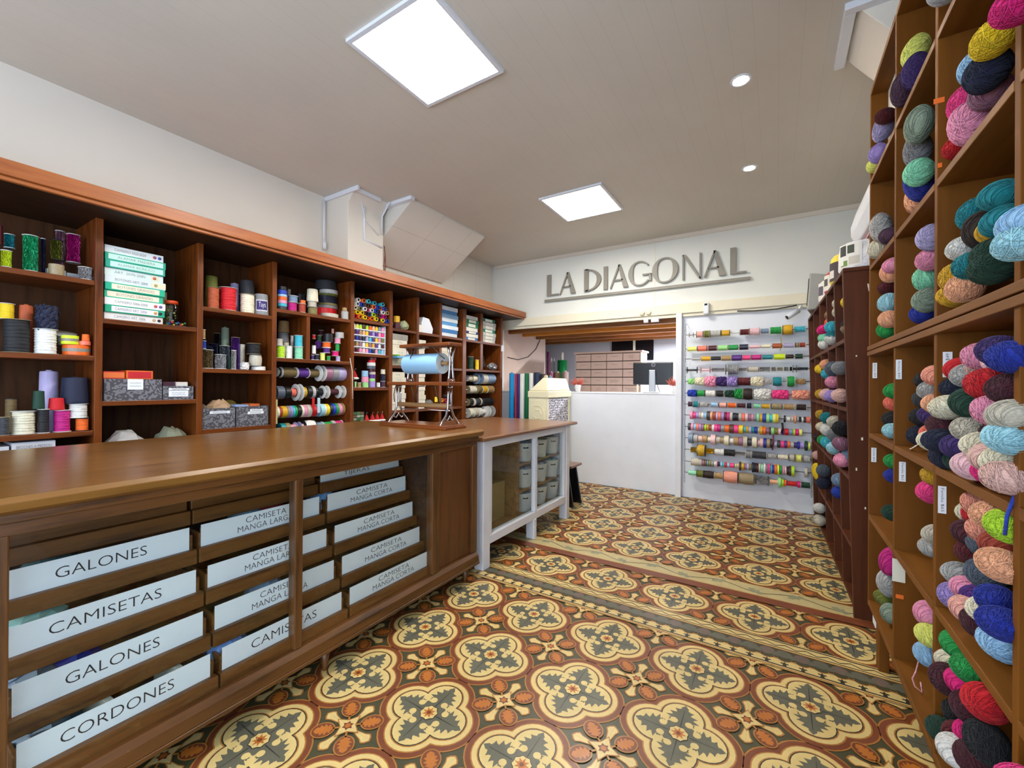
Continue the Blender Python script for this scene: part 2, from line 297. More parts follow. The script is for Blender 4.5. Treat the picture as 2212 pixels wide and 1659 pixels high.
LEFT=[
('sq', '12868f', -3.241, 0.448, 1.882, 1.953, 0.0192, 'teal sequin trim spool on top shelf of first wall bay', 'top shelf of first wall bay'),
('sq', 'd8f21e', -3.131, 0.423, 1.765, 1.8477, 0.0191, 'lime sequin trim spool with tilted grey flange on top shelf of first wall bay', 'top shelf of first wall bay'),
('sq', '0f9a60', -3.141, 0.502, 1.765, 1.9443, 0.0293, 'tall emerald sequin trim spool on top shelf of first wall bay', 'top shelf of first wall bay'),
('sq', '161c38', -3.232, 0.56, 1.765, 1.964, 0.0102, 'dark navy sequin trim spool on top shelf of first wall bay', 'top shelf of first wall bay'),
('sq', '6f7426', -3.247, 0.611, 1.8645, 1.9721, 0.0249, 'olive green sequin trim spool on top shelf of first wall bay', 'top shelf of first wall bay'),
('sq', '9c6a80', -3.333, 0.641, 1.765, 2.0465, 0.0207, 'purple iridescent sequin trim spool on top shelf of first wall bay', 'top shelf of first wall bay'),
('sq', 'c2187e', -3.252, 0.676, 1.8667, 2.0222, 0.0296, 'tall magenta sequin trim spool on top shelf of first wall bay', 'top shelf of first wall bay'),
('rl', '9c8a68', -3.141, 0.591, 1.765, 1.8218, 0.0289, 'grey beige woven tape roll on top shelf of first wall bay', 'top shelf of first wall bay'),
('sq', 'b4b4b8', -3.141, 0.698, 1.765, 1.8334, 0.0295, 'short silver sequin trim roll on top shelf of first wall bay', 'top shelf of first wall bay'),
('co', '5c0f18', -3.321, 0.428, 1.9082, 2.0079, 0.0091, 'dark red thread cone on top shelf of first wall bay', 'top shelf of first wall bay'),
('sp', '17171a', -3.163, 0.462, 1.36, 1.524, 0.0506, 'large black cord spool on second shelf of first wall bay', 'second shelf of first wall bay'),
('sp', 'f2cf1e', -3.25, 0.442, 1.5281, 1.6087, 0.0285, 'yellow cord spool with tilted white flange on second shelf of first wall bay', 'second shelf of first wall bay'),
('co', 'b4552f', -3.249, 0.506, 1.36, 1.6106, 0.0271, 'brown satin cord spool on second shelf of first wall bay', 'second shelf of first wall bay'),
('sp', 'e8e6e0', -3.156, 0.558, 1.36, 1.488, 0.0442, 'white cord spool under navy trim on second shelf of first wall bay', 'second shelf of first wall bay'),
('fz', '161c38', -3.153, 0.563, 1.488, 1.608, 0.0411, 'fuzzy navy trim bundle on second shelf of first wall bay', 'second shelf of first wall bay'),
('rl', 'f06a1e', -3.166, 0.673, 1.36, 1.4159, 0.0544, 'orange reflective tape roll with grey stripe on second shelf of first wall bay', 'second shelf of first wall bay'),
('rl', 'd8f21e', -3.145, 0.644, 1.4159, 1.4622, 0.0334, 'lime reflective tape roll with grey stripe on second shelf of first wall bay', 'second shelf of first wall bay'),
('rl', 'f27a62', -3.136, 0.697, 1.4159, 1.4373, 0.0241, 'small orange tape roll on second shelf of first wall bay', 'second shelf of first wall bay'),
('co', 'f06a1e', -3.128, 0.699, 1.4373, 1.4746, 0.0157, 'small bright orange cone on second shelf of first wall bay', 'second shelf of first wall bay'),
('co', 'b9aed6', -3.261, 0.59, 0.96, 1.2772, 0.0392, 'tall pale lavender thread cone on third shelf of first wall bay', 'third shelf of first wall bay'),
('sp', 'f06a1e', -3.14, 0.691, 0.96, 1.0287, 0.028, 'orange cord spool with white flanges on third shelf of first wall bay', 'third shelf of first wall bay'),
('sp', 'e8e6e0', -3.151, 0.678, 1.0287, 1.1051, 0.0394, 'white twisted cord spool on third shelf of first wall bay', 'third shelf of first wall bay'),
('co', '161c38', -3.168, 0.669, 1.1051, 1.2441, 0.0558, 'large navy thread cone on third shelf of first wall bay', 'third shelf of first wall bay'),
('sp', '17171a', -3.135, 0.55, 0.96, 1.0828, 0.0226, 'black cord spool under dark green cone on third shelf of first wall bay', 'third shelf of first wall bay'),
('co', '123d2c', -3.133, 0.533, 1.0828, 1.1743, 0.0214, 'dark green thread cone on third shelf of first wall bay', 'third shelf of first wall bay'),
('sp', 'c2187e', -3.146, 0.617, 0.96, 1.0748, 0.0341, 'magenta cord spool with dark flanges on third shelf of first wall bay', 'third shelf of first wall bay'),
('co', 'cf1420', -3.142, 0.596, 1.0748, 1.1368, 0.0303, 'red satin ribbon spool on third shelf of first wall bay', 'third shelf of first wall bay'),
('sp', 'e9e0c4', -3.155, 0.487, 0.96, 1.075, 0.0433, 'large cream cord spool on third shelf of first wall bay', 'third shelf of first wall bay'),
('sp', '6e5a34', -3.244, 0.458, 0.96, 1.136, 0.0225, 'gold brown cord spool on third shelf of first wall bay', 'third shelf of first wall bay'),
('sp', '3a3a3e', -3.131, 0.421, 0.96, 1.0513, 0.0188, 'charcoal cord spool with white flange on third shelf of first wall bay', 'third shelf of first wall bay'),
('jar', '5e3a20', -3.144, 1.061, 1.567, 1.8259, 0.0316, 'glass button jar with orange lid on top shelf of second wall bay', 'top shelf of second wall bay'),
('co', '6f7426', -3.26, 1.343, 1.708, 1.945, 0.0382, 'olive green satin spool on top shelf of third wall bay', 'top shelf of third wall bay'),
('sp', 'b4552f', -3.149, 1.307, 1.708, 1.8466, 0.0374, 'terracotta cord spool on top shelf of third wall bay', 'top shelf of third wall bay'),
('sp', 'cf1420', -3.166, 1.405, 1.708, 1.8658, 0.0538, 'large red cord spool on top shelf of third wall bay', 'top shelf of third wall bay'),
('co', 'b9aed6', -3.342, 1.525, 1.708, 1.9431, 0.0297, 'grey violet satin cone on top shelf of third wall bay', 'top shelf of third wall bay'),
('co', '3a3a3e', -3.271, 1.578, 1.708, 1.9656, 0.049, 'charcoal satin spool on top shelf of third wall bay', 'top shelf of third wall bay'),
('sp', '123d2c', -3.348, 1.631, 1.708, 1.9397, 0.036, 'dark green ribbon spool with pale flange on top shelf of third wall bay', 'top shelf of third wall bay'),
('sp', 'e9e0c4', -3.16, 1.525, 1.708, 1.8434, 0.0478, 'cream cord spool on top shelf of third wall bay', 'top shelf of third wall bay'),
('co', '8c8c8e', -3.16, 1.619, 1.708, 1.8615, 0.0478, 'grey plastic reel with violet label on top shelf of third wall bay', 'top shelf of third wall bay'),
('sp', 'b08e5c', -3.233, 1.289, 1.5106, 1.5758, 0.0105, 'tan ribbon spool above blue one on second shelf of third wall bay', 'second shelf of third wall bay'),
('sp', '1d3fae', -3.234, 1.292, 1.4457, 1.5009, 0.0122, 'bright blue ribbon spool on second shelf of third wall bay', 'second shelf of third wall bay'),
('sq', '17171a', -3.334, 1.409, 1.312, 1.5696, 0.0217, 'black sequin spool on second shelf of third wall bay', 'second shelf of third wall bay'),
('co', '8a9a86', -3.339, 1.464, 1.312, 1.6162, 0.0271, 'tall sage green thread cone on second shelf of third wall bay', 'second shelf of third wall bay'),
('sq', '161c38', -3.256, 1.349, 1.312, 1.4867, 0.0341, 'navy sequin spool on second shelf of third wall bay', 'second shelf of third wall bay'),
('sq', '56606e', -3.255, 1.425, 1.312, 1.4785, 0.0331, 'steel blue sequin spool on second shelf of third wall bay', 'second shelf of third wall bay'),
('sq', '6e5a34', -3.142, 1.279, 1.312, 1.436, 0.0299, 'black and gold disc trim spool on second shelf of third wall bay', 'second shelf of third wall bay'),
('sq', 'b4b4b8', -3.148, 1.353, 1.312, 1.4096, 0.0356, 'silver cord hank spool on second shelf of third wall bay', 'second shelf of third wall bay'),
('co', '123d2c', -3.232, 1.443, 1.312, 1.404, 0.0105, 'small dark green spool on second shelf of third wall bay', 'second shelf of third wall bay'),
('sq', 'b8b6b2', -3.128, 1.426, 1.312, 1.4434, 0.0156, 'narrow silver sequin spool on second shelf of third wall bay', 'second shelf of third wall bay'),
('sp', 'c8c0ae', -3.241, 1.533, 1.312, 1.496, 0.0186, 'pale braid spool stacked behind lace on second shelf of third wall bay', 'second shelf of third wall bay'),
('rl', 'e8e6e0', -3.158, 1.601, 1.312, 1.3393, 0.0457, 'flat white lace roll on second shelf of third wall bay', 'second shelf of third wall bay'),
('bl', 'c8c0ae', -3.153, 1.579, 1.3393, 1.4234, 0.0414, 'gold cream lace spool on second shelf of third wall bay', 'second shelf of third wall bay'),
('sp', '17171a', -3.157, 1.569, 1.4234, 1.5022, 0.0446, 'black cord spool with white flanges on second shelf of third wall bay', 'second shelf of third wall bay'),
('fz', 'e8e6e0', -3.139, 1.5, 1.312, 1.3643, 0.0272, 'white braid bundle on second shelf of third wall bay', 'second shelf of third wall bay'),
('sq', '5a2a86', -3.25, 1.491, 1.312, 1.5441, 0.0281, 'purple sequin spool on second shelf of third wall bay', 'second shelf of third wall bay'),
('rl', '3a3a3e', -3.143, 1.761, 1.77, 1.7938, 0.031, 'dark ribbon roll at stack bottom on top shelf of fourth wall bay', 'top shelf of fourth wall bay'),
('rl', '3fb6c8', -3.144, 1.763, 1.7938, 1.8168, 0.0322, 'turquoise ribbon roll on top shelf of fourth wall bay', 'top shelf of fourth wall bay'),
('rl', 'ef9ab8', -3.144, 1.763, 1.8168, 1.8411, 0.0322, 'pale pink ribbon roll on top shelf of fourth wall bay', 'top shelf of fourth wall bay'),
('rl', 'f06a1e', -3.144, 1.763, 1.8411, 1.8665, 0.0322, 'orange ribbon roll on top shelf of fourth wall bay', 'top shelf of fourth wall bay'),
('rl', '9cc6e6', -3.144, 1.763, 1.8665, 1.8845, 0.0322, 'light blue ribbon roll on top shelf of fourth wall bay', 'top shelf of fourth wall bay'),
('rl', '1d3fae', -3.144, 1.762, 1.8845, 1.9156, 0.0322, 'bright blue ribbon roll on top shelf of fourth wall bay', 'top shelf of fourth wall bay'),
('rl', '17171a', -3.14, 1.761, 1.9156, 1.9432, 0.0285, 'black ribbon roll topping a stack on top shelf of fourth wall bay', 'top shelf of fourth wall bay'),
('fz', 'c8c0ae', -3.325, 1.919, 1.77, 1.9753, 0.0128, 'white lace scrap bundle on top shelf of fourth wall bay', 'top shelf of fourth wall bay'),
('sp', 'c2187e', -3.149, 1.842, 1.77, 1.8373, 0.0366, 'magenta ribbon spool under blue floral tape on top shelf of fourth wall bay', 'top shelf of fourth wall bay'),
('sp', '7d93ad', -3.147, 1.848, 1.8373, 1.8909, 0.0354, 'blue and white floral tape spool on top shelf of fourth wall bay', 'top shelf of fourth wall bay'),
('rl', '17171a', -3.357, 2.03, 1.77, 1.9599, 0.0447, 'wide black tape roll on top shelf of fourth wall bay', 'top shelf of fourth wall bay'),
('sp', 'a5412c', -3.141, 1.917, 1.77, 1.8421, 0.0292, 'dark red thread spool with cream flanges on top shelf of fourth wall bay', 'top shelf of fourth wall bay'),
('rl', 'f06a1e', -3.131, 1.917, 1.8421, 1.8664, 0.0189, 'small orange tape roll on top shelf of fourth wall bay', 'top shelf of fourth wall bay'),
('sp', '8a8050', -3.153, 2.012, 1.77, 1.829, 0.0414, 'camouflage tape spool on top shelf of fourth wall bay', 'top shelf of fourth wall bay'),
('sp', 'c8c0ae', -3.15, 2.006, 1.829, 1.8759, 0.0381, 'printed cream tape spool on top shelf of fourth wall bay', 'top shelf of fourth wall bay'),
('co', 'e9e0c4', -3.156, 2.013, 1.8759, 1.9744, 0.0439, 'cream lace cone on top shelf of fourth wall bay', 'top shelf of fourth wall bay'),
('rl', 'cf1420', -3.325, 2.23, 1.77, 1.8639, 0.1027, 'large red tape roll on top shelf of fourth wall bay', 'top shelf of fourth wall bay'),
('rl', '8c8c8e', -3.312, 2.243, 1.8639, 1.8887, 0.0897, 'wide grey tape roll on top shelf of fourth wall bay', 'top shelf of fourth wall bay'),
('rl', '8a8050', -3.308, 2.247, 1.8887, 1.9104, 0.0861, 'khaki tape roll on top shelf of fourth wall bay', 'top shelf of fourth wall bay'),
('rl', '161c38', -3.317, 2.238, 1.9104, 1.9694, 0.0948, 'wide navy tape roll on top shelf of fourth wall bay', 'top shelf of fourth wall bay'),
('rl', '6f7426', -3.308, 2.247, 1.9694, 1.9906, 0.0861, 'olive tape roll on top shelf of fourth wall bay', 'top shelf of fourth wall bay'),
('rl', 'e8e6e0', -3.297, 2.253, 1.9906, 2.0255, 0.0749, 'wide white tape roll on top shelf of fourth wall bay', 'top shelf of fourth wall bay'),
('co', '3a3a3e', -3.315, 2.24, 2.0255, 2.1064, 0.0926, 'wide black tape cone on top shelf of fourth wall bay', 'top shelf of fourth wall bay'),
('rl', '1d3fae', -3.267, 2.288, 2.1064, 2.1348, 0.0448, 'blue tape roll topping the tall stack on top shelf of fourth wall bay', 'top shelf of fourth wall bay'),
('rl', 'c8c0ae', -3.183, 2.182, 1.77, 1.803, 0.071, 'flat cream tape roll on top shelf of fourth wall bay', 'top shelf of fourth wall bay'),
('rl', 'b8b6b2', -3.142, 2.303, 1.77, 1.8395, 0.0296, 'white and grey tape roll on top shelf of fourth wall bay', 'top shelf of fourth wall bay'),
('rl', 'b08e5c', -3.132, 2.294, 1.8395, 1.8687, 0.0203, 'small tan tape roll on top shelf of fourth wall bay', 'top shelf of fourth wall bay'),
('co', '8c8c8e', -3.355, 1.893, 1.408, 1.6266, 0.0431, 'grey knit tape spool in small cubby of fourth wall bay', 'small cubby of fourth wall bay'),
('co', 'b08e5c', -3.354, 1.894, 1.6266, 1.7194, 0.0416, 'tan thread cone in small cubby of fourth wall bay', 'small cubby of fourth wall bay'),
('sp', 'e9e0c4', -3.245, 1.853, 1.408, 1.5415, 0.0233, 'cream ribbon spool in small cubby of fourth wall bay', 'small cubby of fourth wall bay'),
('sp', 'b6e02a', -3.143, 1.754, 1.408, 1.5007, 0.0311, 'lime cord spool in small cubby of fourth wall bay', 'small cubby of fourth wall bay'),
('sp', 'c8c0ae', -3.135, 1.741, 1.5007, 1.5498, 0.0228, 'small off white ribbon spool in small cubby of fourth wall bay', 'small cubby of fourth wall bay'),
('sp', 'e8e6e0', -3.137, 1.814, 1.408, 1.5042, 0.0245, 'white cord spool in small cubby of fourth wall bay', 'small cubby of fourth wall bay'),
('sp', '8fdcb4', -3.146, 1.895, 1.408, 1.5025, 0.0339, 'mint green cord spool in small cubby of fourth wall bay', 'small cubby of fourth wall bay'),
('sp', '3fb6c8', -3.144, 1.893, 1.5025, 1.5929, 0.0318, 'turquoise cord spool in small cubby of fourth wall bay', 'small cubby of fourth wall bay'),
('sp', 'b8b6b2', -3.235, 1.894, 1.408, 1.5951, 0.0126, 'narrow pale grey spool in small cubby of fourth wall bay', 'small cubby of fourth wall bay'),
('sp', '161c38', -3.13, 2.038, 1.408, 1.4546, 0.0181, 'navy cord spool in jumbled cubby of fourth wall bay', 'jumbled cubby of fourth wall bay'),
('sp', '3d2566', -3.124, 1.999, 1.408, 1.447, 0.0119, 'violet cord spool in jumbled cubby of fourth wall bay', 'jumbled cubby of fourth wall bay'),
('sp', 'eef07a', -3.133, 2.09, 1.408, 1.4703, 0.0213, 'pale yellow cord spool in jumbled cubby of fourth wall bay', 'jumbled cubby of fourth wall bay'),
('sp', '1f9a45', -3.128, 2.141, 1.408, 1.4488, 0.0159, 'green cord spool in bottom row in jumbled cubby of fourth wall bay', 'jumbled cubby of fourth wall bay'),
('sp', 'b9aed6', -3.131, 2.232, 1.408, 1.4494, 0.0194, 'pale lavender cord spool in jumbled cubby of fourth wall bay', 'jumbled cubby of fourth wall bay'),
('sp', 'e8e6e0', -3.129, 2.012, 1.4546, 1.525, 0.0169, 'white cord spool with black flange in jumbled cubby of fourth wall bay', 'jumbled cubby of fourth wall bay'),
('fz', '5a2a86', -3.249, 2.126, 1.5095, 1.5724, 0.0269, 'purple cord tangle in jumbled cubby of fourth wall bay', 'jumbled cubby of fourth wall bay'),
('sp', '5a2a86', -3.141, 2.131, 1.4703, 1.5149, 0.0287, 'deep purple cord spool in jumbled cubby of fourth wall bay', 'jumbled cubby of fourth wall bay'),
('sp', 'f06a1e', -3.147, 2.135, 1.5149, 1.5621, 0.035, 'orange cord spool with black flanges in jumbled cubby of fourth wall bay', 'jumbled cubby of fourth wall bay'),
('sp', 'e0147a', -3.141, 2.213, 1.4494, 1.4929, 0.0292, 'fuchsia cord spool in jumbled cubby of fourth wall bay', 'jumbled cubby of fourth wall bay'),
('sp', '1f9a45', -3.131, 2.225, 1.4929, 1.5567, 0.0187, 'green cord spool in middle row in jumbled cubby of fourth wall bay', 'jumbled cubby of fourth wall bay'),
('rl', '17171a', -3.149, 2.15, 1.5621, 1.6309, 0.0372, 'black and white checked ribbon roll in jumbled cubby of fourth wall bay', 'jumbled cubby of fourth wall bay'),
('sp', 'ef9ab8', -3.139, 2.231, 1.5567, 1.6052, 0.027, 'pink cord spool in jumbled cubby of fourth wall bay', 'jumbled cubby of fourth wall bay'),
('rl', 'b8b6b2', -3.146, 2.256, 1.6052, 1.6548, 0.0343, 'pale blue ribbon roll in jumbled cubby of fourth wall bay', 'jumbled cubby of fourth wall bay'),
('sp', '123d2c', -3.241, 2.131, 1.5724, 1.6217, 0.0195, 'dark green cord spool in jumbled cubby of fourth wall bay', 'jumbled cubby of fourth wall bay'),
('sp', 'cf1420', -3.235, 2.079, 1.5862, 1.6223, 0.0135, 'small red cord spool in jumbled cubby of fourth wall bay', 'jumbled cubby of fourth wall bay'),
('sp', '4a1220', -3.334, 2.207, 1.636, 1.6802, 0.0222, 'maroon cord spool in jumbled cubby of fourth wall bay', 'jumbled cubby of fourth wall bay'),
('sp', 'f0b0a0', -3.235, 2.253, 1.6482, 1.6947, 0.0125, 'narrow beige thread cone in jumbled cubby of fourth wall bay', 'jumbled cubby of fourth wall bay'),
('sp', '9fe08a', -3.121, 2.4, 1.188, 1.2387, 0.009, 'green ribbon spool beside tan one on third shelf of fifth wall bay', 'third shelf of fifth wall bay'),
('sp', 'b08e5c', -3.132, 2.448, 1.188, 1.2323, 0.0199, 'tan cord spool on third shelf of fifth wall bay', 'third shelf of fifth wall bay'),
('rl', '9fe08a', -3.14, 2.518, 1.188, 1.2342, 0.0279, 'green ribbon roll under pink one on third shelf of fifth wall bay', 'third shelf of fifth wall bay'),
('rl', 'ef9ab8', -3.143, 2.518, 1.2342, 1.2849, 0.0306, 'pink ribbon roll under blue one on third shelf of fifth wall bay', 'third shelf of fifth wall bay'),
('rl', '9cc6e6', -3.141, 2.515, 1.2849, 1.3384, 0.0286, 'sky blue ribbon roll on third shelf of fifth wall bay', 'third shelf of fifth wall bay'),
('rl', 'a58fd0', -3.142, 2.596, 1.188, 1.2435, 0.0296, 'lilac print ribbon roll on third shelf of fifth wall bay', 'third shelf of fifth wall bay'),
('rl', '9fe08a', -3.14, 2.594, 1.2435, 1.2707, 0.0279, 'green and white print ribbon roll on third shelf of fifth wall bay', 'third shelf of fifth wall bay'),
('rl', '5a2a86', -3.142, 2.597, 1.2707, 1.3052, 0.0299, 'purple floral ribbon roll on third shelf of fifth wall bay', 'third shelf of fifth wall bay'),
('rl', 'c8c0ae', -3.141, 2.597, 1.3052, 1.3295, 0.0289, 'white print ribbon roll in middle of stack on third shelf of fifth wall bay', 'third shelf of fifth wall bay'),
('rl', '4a1220', -3.145, 2.593, 1.3295, 1.3567, 0.0326, 'maroon ribbon roll on third shelf of fifth wall bay', 'third shelf of fifth wall bay'),
('rl', '56606e', -3.149, 2.591, 1.3567, 1.3839, 0.0367, 'grey teal ribbon roll on third shelf of fifth wall bay', 'third shelf of fifth wall bay'),
('rl', 'e8e6e0', -3.15, 2.592, 1.3839, 1.4155, 0.0381, 'white print ribbon roll under red ones on third shelf of fifth wall bay', 'third shelf of fifth wall bay'),
('rl', 'cf1420', -3.145, 2.592, 1.4155, 1.4369, 0.0333, 'red ribbon roll on third shelf of fifth wall bay', 'third shelf of fifth wall bay'),
('rl', '5c0f18', -3.148, 2.601, 1.4369, 1.4612, 0.0361, 'dark red ribbon roll topping the stack on third shelf of fifth wall bay', 'third shelf of fifth wall bay'),
('sp', 'e8e6e0', -3.131, 2.658, 1.188, 1.237, 0.0187, 'white thread spool on third shelf of fifth wall bay', 'third shelf of fifth wall bay'),
('sp', '4c2c44', -3.137, 2.717, 1.188, 1.2471, 0.025, 'dark plum cord spool on third shelf of fifth wall bay', 'third shelf of fifth wall bay'),
('sp', '161c38', -3.139, 2.719, 1.2471, 1.3096, 0.0267, 'navy cord spool on third shelf of fifth wall bay', 'third shelf of fifth wall bay'),
('sp', 'e9e0c4', -3.137, 2.717, 1.3096, 1.361, 0.0246, 'cream cord spool on third shelf of fifth wall bay', 'third shelf of fifth wall bay'),
('sp', '123d2c', -3.149, 4.075, 1.405, 1.5592, 0.0369, 'dark green cord spool with white flange in cubby of last wall bay', 'cubby of last wall bay'),
('sp', 'f2cf1e', -3.139, 4.187, 1.405, 1.5285, 0.0268, 'yellow cord spool with white flange in cubby of last wall bay', 'cubby of last wall bay'),
('rl', 'd9a81e', -3.142, 2.886, 1.8196, 1.8807, 0.0303, 'yellow tape roll on top shelf of sixth wall bay', 'top shelf of sixth wall bay'),
('rl', '4a1220', -3.144, 2.889, 1.757, 1.8363, 0.0315, 'maroon lace roll on top shelf of sixth wall bay', 'top shelf of sixth wall bay'),
]
